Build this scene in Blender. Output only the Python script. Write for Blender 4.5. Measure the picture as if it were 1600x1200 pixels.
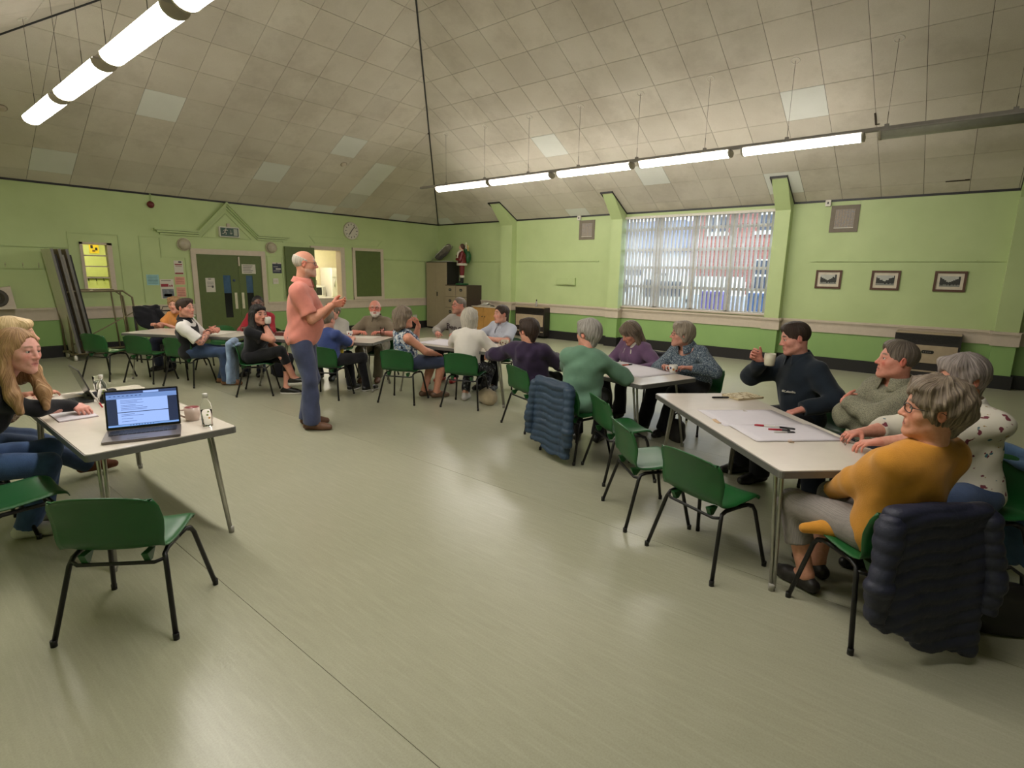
import bpy, math, random
import numpy as np
from mathutils import Matrix, Vector
random.seed(7); np.random.seed(7)
for _o in list(bpy.data.objects): bpy.data.objects.remove(_o, do_unlink=True)
SC = bpy.context.scene
COL = SC.collection
PI = math.pi
# ------------------------------------------------------------------ camera
cd = bpy.data.cameras.new('camera'); cam = bpy.data.objects.new('camera', cd); COL.objects.link(cam)
cd.sensor_fit = 'HORIZONTAL'; cd.sensor_width = 36.0; cd.lens = 847.291 / 1600 * 36.0
cd.clip_start = 0.05; cd.clip_end = 300
cam.matrix_world = Matrix(((0.64110498, 0.14068693, -0.75444787, 0.0), (-0.76723295, 0.1410409, -0.62566849, 0.0),
                           (0.01838463, 0.97995645, 0.19836167, 1.65), (0, 0, 0, 1)))
SC.camera = cam
# ------------------------------------------------------------------ world, exposure
SC.view_settings.view_transform = 'Standard'; SC.view_settings.look = 'None'
SC.view_settings.gamma = 1.0; SC.view_settings.use_curve_mapping = False
SC.view_settings.exposure = 1.4
wd = bpy.data.worlds.new('overcast_sky'); SC.world = wd; wd.use_nodes = True
wd.node_tree.nodes['Background'].inputs[0].default_value = (0.76, 0.86, 1.0, 1)
wd.node_tree.nodes['Background'].inputs[1].default_value = 2.0
LIT = 15            # strength of the lit fluorescent diffusers
# ------------------------------------------------------------------ helpers
def lin(c):
    def f(v):
        v /= 255.0
        return v / 12.92 if v <= 0.04045 else ((v + 0.055) / 1.055) ** 2.4
    return (f(c[0]), f(c[1]), f(c[2]), 1.0)
def setp(o, label=None, cat=None, group=None, kind=None):
    if label: o['label'] = label
    if cat: o['category'] = cat
    if group: o['group'] = group
    if kind: o['kind'] = kind
    return o
class NT:
    """small node-tree helper around one principled material"""
    def __init__(s, name):
        s.m = bpy.data.materials.new(name); s.m.use_nodes = True; s.t = s.m.node_tree; s.b = s.t.nodes['Principled BSDF']
        s._co = None
    def n(s, typ, **kw):
        nd = s.t.nodes.new(typ)
        for k, v in kw.items():
            if k[0] == '_': nd.inputs[k[1:].replace('_', ' ')].default_value = v
            else: setattr(nd, k, v)
        return nd
    def l(s, a, b): s.t.links.new(a, b)
    def co(s, scale=(1, 1, 1), rot=(0, 0, 0), kind='Object'):
        tc = s.n('ShaderNodeTexCoord'); mp = s.n('ShaderNodeMapping')
        mp.inputs['Scale'].default_value = scale; mp.inputs['Rotation'].default_value = rot
        s.l(tc.outputs[kind], mp.inputs[0]); return mp.outputs[0]
    def world(s, scale=(1, 1, 1), rot=(0, 0, 0)):
        g = s.n('ShaderNodeNewGeometry'); mp = s.n('ShaderNodeMapping')
        mp.inputs['Scale'].default_value = scale; mp.inputs['Rotation'].default_value = rot
        s.l(g.outputs['Position'], mp.inputs[0]); return mp.outputs[0]
    def noise(s, vec, scale, detail=3, rough=0.55):
        nd = s.n('ShaderNodeTexNoise'); nd.inputs['Scale'].default_value = scale
        nd.inputs['Detail'].default_value = detail; nd.inputs['Roughness'].default_value = rough
        s.l(vec, nd.inputs['Vector']); return nd.outputs['Fac']
    def ramp(s, fac, stops):
        nd = s.n('ShaderNodeValToRGB'); e = nd.color_ramp.elements
        while len(e) < len(stops): e.new(0.5)
        for i, (p, c) in enumerate(stops): e[i].position = p; e[i].color = c
        s.l(fac, nd.inputs[0]); return nd.outputs[0]
    def mix(s, fac, a, b, blend='MIX'):
        nd = s.n('ShaderNodeMixRGB', blend_type=blend)
        for i, v in ((0, fac), (1, a), (2, b)):
            if isinstance(v, (int, float)): nd.inputs[i].default_value = v
            elif isinstance(v, tuple): nd.inputs[i].default_value = v
            else: s.l(v, nd.inputs[i])
        return nd.outputs[0]
    def math(s, op, a, b=0.0):
        nd = s.n('ShaderNodeMath', operation=op)
        for i, v in ((0, a), (1, b)):
            if isinstance(v, (int, float)): nd.inputs[i].default_value = v
            else: s.l(v, nd.inputs[i])
        return nd.outputs[0]
    def color(s, v):
        if isinstance(v, tuple): s.b.inputs['Base Color'].default_value = v
        else: s.l(v, s.b.inputs['Base Color'])
        return s
    def bump(s, h, strength=0.3, dist=0.01):
        nd = s.n('ShaderNodeBump'); nd.inputs['Strength'].default_value = strength; nd.inputs['Distance'].default_value = dist
        s.l(h, nd.inputs['Height']); s.l(nd.outputs[0], s.b.inputs['Normal']); return s
    def set(s, **kw):
        for k, v in kw.items(): s.b.inputs[k.replace('_', ' ')].default_value = v
        return s
_mc = {}
def mat(name, c, rough=0.6, metal=0.0, var=0.08, scale=12, bump=0.0, bscale=None, spec=None):
    """plain painted/plastic/metal surface with slight procedural mottling"""
    if name in _mc: return _mc[name]
    N = NT(name); c = lin(c); v = N.world()
    f = N.noise(v, scale, 3)
    d = tuple(x * (1 - var) for x in c[:3]) + (1,); u = tuple(min(1, x * (1 + var)) for x in c[:3]) + (1,)
    N.color(N.ramp(f, [(0.3, d), (0.7, u)])).set(Roughness=rough, Metallic=metal)
    if spec is not None: N.set(Specular_IOR_Level=spec)
    if bump: N.bump(N.noise(v, bscale or scale * 6, 2), bump, 0.004)
    _mc[name] = N.m; return N.m
def cloth(name, c, var=0.14, rough=0.9, weave=220, bump=0.25, wr=9):
    if name in _mc: return _mc[name]
    N = NT(name); c = lin(c); v = N.co()
    f = N.noise(v, wr, 4)
    d = tuple(x * (1 - var) for x in c[:3]) + (1,); u = tuple(min(1, x * (1 + var)) for x in c[:3]) + (1,)
    N.color(N.ramp(f, [(0.3, d), (0.7, u)])).set(Roughness=rough, Specular_IOR_Level=0.2, Sheen_Weight=0.15)
    h = N.mix(0.35, N.noise(v, wr * 2.2, 3), N.noise(v, weave, 1))
    N.bump(h, bump, 0.012); _mc[name] = N.m; return N.m
# ------------------------------------------------------------------ polygon mesh builder
class MB:
    def __init__(s): s.v = []; s.f = []; s.sm = []
    def add(s, vs, fs, smooth=False):
        o = len(s.v); s.v += [tuple(map(float, v)) for v in vs]; s.f += [tuple(i + o for i in f) for f in fs]; s.sm += [smooth] * len(fs); return s
    def box(s, c, d, rz=0.0, M=None):
        x, y, z = d[0] / 2, d[1] / 2, d[2] / 2
        vs = [(-x, -y, -z), (x, -y, -z), (x, y, -z), (-x, y, -z), (-x, -y, z), (x, -y, z), (x, y, z), (-x, y, z)]
        R = M or Matrix.Rotation(rz, 3, 'Z')
        vs = [tuple(R @ Vector(v) + Vector(c)) for v in vs]
        return s.add(vs, [(0, 3, 2, 1), (4, 5, 6, 7), (0, 1, 5, 4), (1, 2, 6, 5), (2, 3, 7, 6), (3, 0, 4, 7)])
    def bb(s, a, b): return s.box([(a[i] + b[i]) / 2 for i in range(3)], [abs(b[i] - a[i]) for i in range(3)])
    def rbox(s, c, d, r, n=3, M=None, axis=2):
        """box with rounded vertical edges (rounded in the plane perpendicular to axis)"""
        a, b = [i for i in range(3) if i != axis]; pts = []
        for q, (sx, sy) in enumerate(((1, 1), (-1, 1), (-1, -1), (1, -1))):
            for k in range(n + 1):
                t = (q + k / n) * PI / 2
                pts.append((sx * (d[a] / 2 - r) + r * math.cos(t), sy * (d[b] / 2 - r) + r * math.sin(t)))
        return s.prism(pts, d[axis], c, axis, M)
    def prism(s, pts, h, c=(0, 0, 0), axis=2, M=None, smooth=False):
        a, b = [i for i in range(3) if i != axis]; vs = []; n = len(pts)
        for z in (-h / 2, h / 2):
            for p in pts:
                v = [0, 0, 0]; v[a] = p[0]; v[b] = p[1]; v[axis] = z
                v = Vector(v)
                if M is not None: v = M @ v
                vs.append(tuple(v + Vector(c)))
        fl = axis == 1
        fs = [tuple(range(n))[::1 if fl else -1], tuple(range(n, 2 * n))[::-1 if fl else 1]]
        for i in range(n):
            j = (i + 1) % n; q = (i, j, j + n, i + n); fs.append(q[::-1] if fl else q)
        return s.add(vs, fs, smooth)
    def tube(s, pts, r, n=8, cap=True, closed=False):
        P = [Vector(p) for p in pts]; m = len(P); rs = r if isinstance(r, (list, tuple)) else [r] * m
        vs = []; prev = None
        for i, p in enumerate(P):
            if closed: t = P[(i + 1) % m] - P[i - 1]
            else: t = (P[min(i + 1, m - 1)] - P[max(i - 1, 0)])
            t.normalize()
            if prev is None: u = t.orthogonal().normalized()
            else:
                u = prev - t * prev.dot(t)
                u = u.normalized() if u.length > 1e-6 else t.orthogonal().normalized()
            prev = u; w = t.cross(u)
            for k in range(n):
                a = 2 * PI * k / n; vs.append(tuple(p + (u * math.cos(a) + w * math.sin(a)) * rs[i]))
        fs = []
        for i in range(m if closed else m - 1):
            for k in range(n):
                a = i * n + k; b = i * n + (k + 1) % n; j = ((i + 1) % m) * n
                fs.append((a, b, j + (k + 1) % n, j + k))
        if cap and not closed: fs += [tuple(range(n))[::-1], tuple(range((m - 1) * n, m * n))]
        return s.add(vs, fs, True)
    def lathe(s, prof, c=(0, 0, 0), n=20, M=None, smooth=True):
        vs = []; fs = []; m = len(prof)
        for (r, z) in prof:
            for k in range(n):
                a = 2 * PI * k / n; v = Vector((r * math.cos(a), r * math.sin(a), z))
                if M is not None: v = M @ v
                vs.append(tuple(v + Vector(c)))
        for i in range(m - 1):
            for k in range(n): fs.append((i * n + k, i * n + (k + 1) % n, (i + 1) * n + (k + 1) % n, (i + 1) * n + k))
        if prof[0][0] > 1e-5: fs.append(tuple(range(n))[::-1])
        if prof[-1][0] > 1e-5: fs.append(tuple(range((m - 1) * n, m * n)))
        return s.add(vs, fs, smooth)
    def grid(s, fn, nu, nv, thick=0.0, smooth=True):
        """surface fn(u,v)->point with optional thickness along the normal"""
        P = np.array([[fn(i / nu, j / nv) for j in range(nv + 1)] for i in range(nu + 1)], float)
        du = np.gradient(P, axis=0); dv = np.gradient(P, axis=1); nn = np.cross(du, dv); nn /= np.linalg.norm(nn, axis=2, keepdims=True) + 1e-9
        A = P.reshape(-1, 3); W = nv + 1
        q = [(i * W + j, (i + 1) * W + j, (i + 1) * W + j + 1, i * W + j + 1) for i in range(nu) for j in range(nv)]
        if not thick: return s.add(A, q, smooth)
        B = (P - nn * thick).reshape(-1, 3); o = len(A)
        fs = list(q) + [tuple(k + o for k in f[::-1]) for f in q]
        rim = [(i, 0) for i in range(nu)] + [(nu, j) for j in range(nv)] + [(i, nv) for i in range(nu, 0, -1)] + [(0, j) for j in range(nv, 0, -1)]
        ids = [i * W + j for i, j in rim]
        for k in range(len(ids)):
            a, b = ids[k], ids[(k + 1) % len(ids)]; fs.append((b, a, a + o, b + o))
        return s.add(np.vstack([A, B]), fs, smooth)
    def sphere(s, c, r, n=12, m=8, M=None):
        r = r if isinstance(r, (tuple, list)) else (r, r, r); vs = []; fs = []
        for i in range(m + 1):
            t = PI * i / m
            for k in range(n):
                a = 2 * PI * k / n; v = Vector((r[0] * math.sin(t) * math.cos(a), r[1] * math.sin(t) * math.sin(a), r[2] * math.cos(t)))
                if M is not None: v = M @ v
                vs.append(tuple(v + Vector(c)))
        for i in range(m):
            for k in range(n): fs.append((i * n + k, (i + 1) * n + k, (i + 1) * n + (k + 1) % n, i * n + (k + 1) % n))
        return s.add(vs, fs, True)
    def mesh(s, name, m=None):
        me = bpy.data.meshes.new(name); me.from_pydata(s.v, [], s.f)
        me.polygons.foreach_set('use_smooth', s.sm); me.update()
        if m is not None: me.materials.append(m)
        return me
    def build(s, name, m=None, parent=None, loc=None, rz=None):
        o = bpy.data.objects.new(name, s.mesh(name, m)); COL.objects.link(o)
        if parent is not None: o.parent = parent
        if loc is not None: o.location = loc
        if rz is not None: o.rotation_euler = (0, 0, rz)
        return o
def empty(name, loc=(0, 0, 0), rz=0.0, label=None, cat=None, group=None):
    o = bpy.data.objects.new(name, None); COL.objects.link(o); o.location = loc; o.rotation_euler = (0, 0, rz)
    o.empty_display_size = 0.05
    return setp(o, label, cat, group)
_kids = {}
def copy_tree(o, parent=None):
    c = o.copy(); COL.objects.link(c)
    if parent is not None: c.parent = parent
    for ch in [k for k in o.children]: copy_tree(ch, c)
    return c
def text(name, body, size, m, parent, M, ext=0.0006, align='CENTER'):
    cu = bpy.data.curves.new(name, 'FONT'); cu.body = body; cu.size = size; cu.extrude = ext; cu.align_x = align; cu.align_y = 'CENTER'
    cu.resolution_u = 2
    t = bpy.data.objects.new(name + '_tmp', cu); COL.objects.link(t)
    bpy.context.view_layer.update()
    me = bpy.data.meshes.new_from_object(t.evaluated_get(bpy.context.evaluated_depsgraph_get()))
    bpy.data.objects.remove(t); me.name = name
    me.materials.clear(); me.materials.append(m)
    o = bpy.data.objects.new(name, me); COL.objects.link(o)
    if parent is not None: o.parent = parent
    o.matrix_local = M
    return o
# ------------------------------------------------------------------ implicit surfaces (bodies, hair, clothes)
A_ = lambda *v: np.array(v, np.float32)
def nrm(v): v = np.asarray(v, float); return v / (np.linalg.norm(v) + 1e-9)
def cone(a, b, ra, rb, k=0.02, fa=False, fb=False): return ('c', np.asarray(a, float), np.asarray(b, float), ra, rb, k, fa, fb)
def ell(c, r, R=None, k=0.03): return ('e', np.asarray(c, float), np.asarray(r, float), R, k)
def sub(p): return ('-', p)
def cut(p, n): return ('x', np.asarray(p, float), nrm(n))
def _bb(p):
    if p[0] == 'c':
        m = max(p[3], p[4]); return np.minimum(p[1], p[2]) - m, np.maximum(p[1], p[2]) + m
    m = max(p[2]) if p[3] is not None else p[2]
    return p[1] - m, p[1] + m
def _ev(p, X, Y, Z):
    if p[0] == 'c':
        _, a, b, ra, rb, k, fa, fb = p; ab = b - a; L2 = float(ab @ ab) + 1e-12
        x, y, z = X - a[0], Y - a[1], Z - a[2]
        tt = (x * ab[0] + y * ab[1] + z * ab[2]) / L2; t = np.clip(tt, 0, 1)
        d = np.sqrt((x - t * ab[0]) ** 2 + (y - t * ab[1]) ** 2 + (z - t * ab[2]) ** 2) - (ra + t * (rb - ra))
        L = math.sqrt(L2)
        if fa: d = np.maximum(d, -tt * L)
        if fb: d = np.maximum(d, (tt - 1) * L)
        return d
    _, c, r, R, k = p
    x, y, z = X - c[0], Y - c[1], Z - c[2]
    if R is not None:
        x, y, z = (x * R[0, 0] + y * R[1, 0] + z * R[2, 0]), (x * R[0, 1] + y * R[1, 1] + z * R[2, 1]), (x * R[0, 2] + y * R[1, 2] + z * R[2, 2])
    k0 = np.sqrt((x / r[0]) ** 2 + (y / r[1]) ** 2 + (z / r[2]) ** 2)
    k1 = np.sqrt((x / r[0] ** 2) ** 2 + (y / r[1] ** 2) ** 2 + (z / r[2] ** 2) ** 2) + 1e-6
    return k0 * (k0 - 1) / k1
def sdf(prims, h, wr=None, disp=None):
    """polygonise a blend of primitives with surface nets: returns vertices, quads"""
    lo = np.full(3, 1e9); hi = -lo
    for p in prims:
        if p[0] in 'ce': a, b = _bb(p); lo = np.minimum(lo, a); hi = np.maximum(hi, b)
    lo -= 3 * h; hi += 3 * h; n = np.maximum(4, np.ceil((hi - lo) / h).astype(int) + 1)
    ax = [(lo[i] + h * np.arange(n[i])).astype(np.float32) for i in range(3)]
    D = np.full(n, 0.5, np.float32)
    for p in prims:
        if p[0] == 'x':
            q, m = p[1], p[2]
            D = np.maximum(D, ((ax[0] - q[0]) * m[0])[:, None, None] + ((ax[1] - q[1]) * m[1])[None, :, None] + ((ax[2] - q[2]) * m[2])[None, None, :]); continue
        neg = p[0] == '-'; pp = p[1] if neg else p
        a, b = _bb(pp); k = pp[5] if pp[0] == 'c' else pp[4]; mg = k + 2 * h
        i0 = np.clip(np.floor((a - mg - lo) / h).astype(int), 0, n); i1 = np.clip(np.ceil((b + mg - lo) / h).astype(int) + 1, 0, n)
        if np.any(i1 <= i0): continue
        S = tuple(slice(i0[i], i1[i]) for i in range(3))
        d = _ev(pp, ax[0][S[0]][:, None, None], ax[1][S[1]][None, :, None], ax[2][S[2]][None, None, :])
        e = D[S]
        if neg:
            q = np.maximum(k - np.abs(e + d), 0) / k; D[S] = np.maximum(e, -d) + q * q * k * 0.25
        else:
            q = np.maximum(k - np.abs(e - d), 0) / k; D[S] = np.minimum(e, d) - q * q * k * 0.25
    if wr or disp:
        band = np.where(np.abs(D) < 3.5 * h); X, Y, Z = ax[0][band[0]], ax[1][band[1]], ax[2][band[2]]
        if disp: D[band] += disp(X, Y, Z)
        if wr:
            amp, fr, seed = wr; rg = np.random.RandomState(seed); q = 0
            for _ in range(6):
                v = rg.normal(size=3); v /= np.linalg.norm(v); fq = fr * rg.uniform(0.6, 1.7)
                q = q + np.sin((X * v[0] + Y * v[1] + Z * v[2]) * fq + rg.uniform(0, 6.28) + 1.3 * np.sin((X * v[1] + Y * v[2] + Z * v[0]) * fq * 0.6))
            D[band] += amp * q / 2.2
    I = D < 0
    c = np.zeros(n - 1, np.int8)
    for i in (0, 1):
        for j in (0, 1):
            for k in (0, 1): c += I[i:n[0] - 1 + i, j:n[1] - 1 + j, k:n[2] - 1 + k]
    cell = np.argwhere((c > 0) & (c < 8)); idx = np.full(n - 1, -1, np.int32); idx[tuple(cell.T)] = np.arange(len(cell))
    acc = np.zeros((len(cell), 3), np.float32); cnt = np.zeros(len(cell), np.float32)
    cor = [(i, j, k) for i in (0, 1) for j in (0, 1) for k in (0, 1)]
    val = {q: D[cell[:, 0] + q[0], cell[:, 1] + q[1], cell[:, 2] + q[2]] for q in cor}
    for q in cor:
        for a in range(3):
            if q[a]: continue
            r = tuple(q[t] + (t == a) for t in range(3)); va, vb = val[q], val[r]
            m = (va < 0) != (vb < 0); t = np.where(m, va / np.where(m, va - vb, 1), 0)
            for u in range(3): acc[:, u] += np.where(m, q[u] + (t if u == a else 0), 0)
            cnt += m
    V = lo + (cell + acc / cnt[:, None]) * h
    Q = []
    for a in range(3):
        b, d = (a + 1) % 3, (a + 2) % 3
        s0 = [slice(None)] * 3; s1 = [slice(None)] * 3; s0[a] = slice(0, n[a] - 1); s1[a] = slice(1, n[a])
        ch = I[tuple(s0)] != I[tuple(s1)]; e = np.argwhere(ch)
        e = e[(e[:, b] > 0) & (e[:, d] > 0) & (e[:, b] < n[b] - 1) & (e[:, d] < n[d] - 1)]
        ins = I[tuple(e.T)]
        def cid(ob, od):
            g = e.copy(); g[:, b] -= ob; g[:, d] -= od; return idx[tuple(g.T)]
        q = np.stack([cid(1, 1), cid(0, 1), cid(0, 0), cid(1, 0)], 1)
        q[~ins] = q[~ins][:, ::-1]; Q.append(q)
    return V.astype(np.float32), np.vstack(Q)
def raw_mesh(name, V, Q, m, col=None):
    me = bpy.data.meshes.new(name); nq = len(Q)
    me.vertices.add(len(V)); me.vertices.foreach_set('co', np.ascontiguousarray(V, np.float32).ravel())
    me.loops.add(nq * 4); me.loops.foreach_set('vertex_index', Q.astype(np.int32).ravel())
    me.polygons.add(nq); me.polygons.foreach_set('loop_start', np.arange(nq, dtype=np.int32) * 4)
    me.polygons.foreach_set('use_smooth', np.ones(nq, bool))
    if col is not None:
        at = me.color_attributes.new('Col', 'FLOAT_COLOR', 'POINT'); at.data.foreach_set('color', np.ascontiguousarray(col, np.float32).ravel())
    me.update(calc_edges=True); me.validate()
    if m is not None: me.materials.append(m)
    return me
def sdf_obj(name, prims, h, m, parent, wr=None, disp=None):
    V, Q = sdf(prims, h, wr, disp); o = bpy.data.objects.new(name, raw_mesh(name, V, Q, m)); COL.objects.link(o)
    if parent is not None: o.parent = parent
    return o
# ------------------------------------------------------------------ people
def skin_mat():
    if 'skin' in _mc: return _mc['skin']
    N = NT('skin'); at = N.n('ShaderNodeVertexColor', layer_name='Col'); v = N.co()
    f = N.noise(v, 60, 4); N.color(N.mix(0.12, at.outputs[0], N.ramp(f, [(0.3, (0.28, 0.1, 0.07, 1)), (0.7, (0.85, 0.6, 0.5, 1))])))
    N.set(Roughness=0.5, Specular_IOR_Level=0.35); N.b.inputs['Subsurface Weight'].default_value = 0.0
    N.bump(N.noise(v, 180, 2), 0.12, 0.002); _mc['skin'] = N.m; return N.m
def hair_mat(name, a, b, c=None, sc=(16, 16, 9)):
    if name in _mc: return _mc[name]
    N = NT(name); at = N.n('ShaderNodeAttribute', attribute_name='hs')
    mp = N.n('ShaderNodeMapping'); mp.inputs['Scale'].default_value = (sc[0], sc[0], sc[2]); N.l(at.outputs['Vector'], mp.inputs[0]); v = mp.outputs[0]
    f = N.noise(v, 1.0, 4, 0.65); st = [(0.32, lin(a)), (0.6, lin(b))]
    if c: st.append((0.74, lin(c)))
    N.color(N.ramp(f, st)).set(Roughness=0.5, Specular_IOR_Level=0.4).bump(f, 0.7, 0.012); _mc[name] = N.m; return N.m
def hair_obj(name, P, h, m, parent, hc, HR, amp, fr, wave):
    def strands(X, Y, Z):
        x, y, z = X - hc[0], Y - hc[1], Z - hc[2]
        a, b, c = x * HR[0, 0] + y * HR[1, 0] + z * HR[2, 0], x * HR[0, 1] + y * HR[1, 1] + z * HR[2, 1] + 0.02, x * HR[0, 2] + y * HR[1, 2] + z * HR[2, 2]
        az = np.arctan2(a, b); el = c * 14
        q = np.sin(az * 23 + np.sin(c * wave) * 2.2) + 0.8 * np.sin(az * 41 + 1.7 + np.sin(c * wave * 1.3 + 1) * 2.0) + 0.6 * np.sin(az * 11 + c * 25 + 0.5)
        return amp * q * 0.6
    V, Q = sdf(P, h, (amp * fr, 75, 11) if fr else None, strands)
    L = (V - hc) @ HR; L[:, 1] += 0.02; az = np.arctan2(L[:, 0], L[:, 1])
    me = raw_mesh(name, V, Q, m); at = me.attributes.new('hs', 'FLOAT_VECTOR', 'POINT')
    wv = 0.10 * np.sin(L[:, 2] * wave + az * 3)
    at.data.foreach_set('vector', np.stack([np.cos(az + wv), np.sin(az + wv), L[:, 2]], 1).astype(np.float32).ravel())
    o = bpy.data.objects.new(name, me); COL.objects.link(o); o.parent = parent; return o
def rotm(yaw=0, pitch=0, roll=0):
    """yaw + turns left, pitch + looks up, roll + tilts to the right (degrees); columns right, forward, up"""
    return np.array(Matrix.Rotation(math.radians(yaw), 3, 'Z') @ Matrix.Rotation(math.radians(pitch), 3, 'X') @ Matrix.Rotation(math.radians(roll), 3, 'Y'))
def ik(a, t, l1, l2, hint):
    a = np.asarray(a, float); t = np.asarray(t, float); d = t - a; L = np.linalg.norm(d); u = d / (L + 1e-9)
    L2 = min(L, (l1 + l2) * 0.995); x = (l1 * l1 - l2 * l2 + L2 * L2) / (2 * L2); hh = math.sqrt(max(l1 * l1 - x * x, 1e-6))
    p = np.asarray(hint, float); p = p - u * (p @ u); p = nrm(p)
    return a + u * x + p * hh, a + u * L2
def hand_prims(w, d, n, side, curl=0.35, s=1.0, thumb=0.5, spread=1.0):
    d = nrm(d); n = np.asarray(n, float); n = nrm(n - d * (n @ d)); sd = np.cross(d, n) * side; w = np.asarray(w, float); P = []
    kn = [(0.030, 0.088, 0.074, 0.0088), (0.0105, 0.092, 0.082, 0.009), (-0.0095, 0.088, 0.076, 0.0085), (-0.0285, 0.079, 0.058, 0.0075)]
    P.append(cone(w - d * 0.03, w + d * 0.02, 0.024 * s, 0.022 * s, 0.015))
    for q, (x, y, L, r) in enumerate(kn):
        b0 = w + (d * 0.012 + sd * x * 0.55) * s; b = w + (d * y + sd * x) * s; P.append(cone(b0, b, 0.0145 * s, 0.0115 * s, 0.014))
        dr = nrm(d + sd * (x * 3.0 * spread)); cur = b; ang = 0
        for fr, an in ((0.45, 55), (0.31, 68), (0.24, 42)):
            ang += math.radians(an * min(1.25, curl * (1 + 0.1 * q))); v = dr * math.cos(ang) + n * math.sin(ang); nx = cur + v * L * fr * s
            P.append(cone(cur, nx, r * s, r * 0.9 * s, 0.003)); cur = nx; r *= 0.9
    b = w + (d * 0.018 + sd * 0.024) * s; v = nrm(d * 0.62 + sd * (0.85 - 0.5 * thumb) + n * (0.15 + 0.7 * thumb)); e = b + v * 0.046 * s
    P.append(cone(b, e, 0.0165 * s, 0.0115 * s, 0.012)); v2 = nrm(v + d * 0.5 - sd * 0.45 * thumb + n * 0.25 * thumb)
    P.append(cone(e, e + v2 * 0.034 * s, 0.0108 * s, 0.0088 * s, 0.003)); return P
def head_prims(sx=1.0, female=False, open_=False):
    f = 1.0; j = 0.92 if female else 1.04
    P = [ell((0, -0.014, 0.036), (0.076 * sx, 0.097, 0.086), None, 0.03), ell((0, 0.022, -0.022), (0.064 * sx, 0.066, 0.082), None, 0.04),
         cone((-0.046 * j, 0.004, -0.058), (-0.014, 0.066, -0.094), 0.021, 0.017, 0.035), cone((0.046 * j, 0.004, -0.058), (0.014, 0.066, -0.094), 0.021, 0.017, 0.035),
         ell((0, 0.075, -0.096), (0.018 * j, 0.014, 0.014), None, 0.025),
         ell((-0.042, 0.054, -0.018), (0.022, 0.02, 0.022), None, 0.03), ell((0.042, 0.054, -0.018), (0.022, 0.02, 0.022), None, 0.03),
         cone((-0.036, 0.068, 0.03), (0.036, 0.068, 0.03), 0.013, 0.013, 0.02),
         sub(ell((-0.032, 0.094, 0.010), (0.018, 0.019, 0.013), None, 0.014)), sub(ell((0.032, 0.094, 0.010), (0.018, 0.019, 0.013), None, 0.014)),
         cone((0, 0.083, 0.02), (0, 0.104, -0.020), 0.0075, 0.0105, 0.012), ell((0, 0.106, -0.024), (0.0105, 0.010, 0.009), None, 0.008),
         ell((-0.0125, 0.093, -0.028), (0.007, 0.010, 0.007), None, 0.008), ell((0.0125, 0.093, -0.028), (0.007, 0.010, 0.007), None, 0.008),
         ell((0, 0.080, -0.056), (0.030, 0.012, 0.022), None, 0.015),
         cone((-0.020, 0.083, -0.0545), (0.020, 0.083, -0.0545), 0.0055, 0.0055, 0.008), cone((-0.015, 0.085, -0.066), (0.015, 0.085, -0.066), 0.0068, 0.0068, 0.008),
         sub(cone((-0.021, 0.094, -0.0602), (0.021, 0.094, -0.0602), 0.0032, 0.0032, 0.004))]
    for s in (-1, 1):   # eyelids and ears
        P += [ell((s * 0.032, 0.0745, 0.0192), (0.0168, 0.0125, 0.0078), None, 0.005), ell((s * 0.032, 0.0725, -0.0010), (0.0155, 0.0110, 0.0060), None, 0.005)]
        R = rotm(s * -22, 0, 0)
        P += [ell((s * 0.080 * sx, -0.012, 0.004), (0.008, 0.019, 0.031), R, 0.006), sub(ell((s * 0.091 * sx, -0.008, 0.006), (0.008, 0.010, 0.018), R, 0.005))]
    return P
def tf(P, c, R, s=1.0):
    """place head-space primitives: c centre, R rotation, s scale"""
    out = []
    for p in P:
        if p[0] == '-': out.append(('-', tf([p[1]], c, R, s)[0])); continue
        if p[0] == 'x': out.append(('x', c + R @ (p[1] * s), R @ p[2])); continue
        if p[0] == 'c': out.append(('c', c + R @ (p[1] * s), c + R @ (p[2] * s), p[3] * s, p[4] * s, p[5] * s, p[6], p[7]))
        else: out.append(('e', c + R @ (p[1] * s), p[2] * s, R if p[3] is None else R @ p[3], p[4] * s))
    return out
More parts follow.
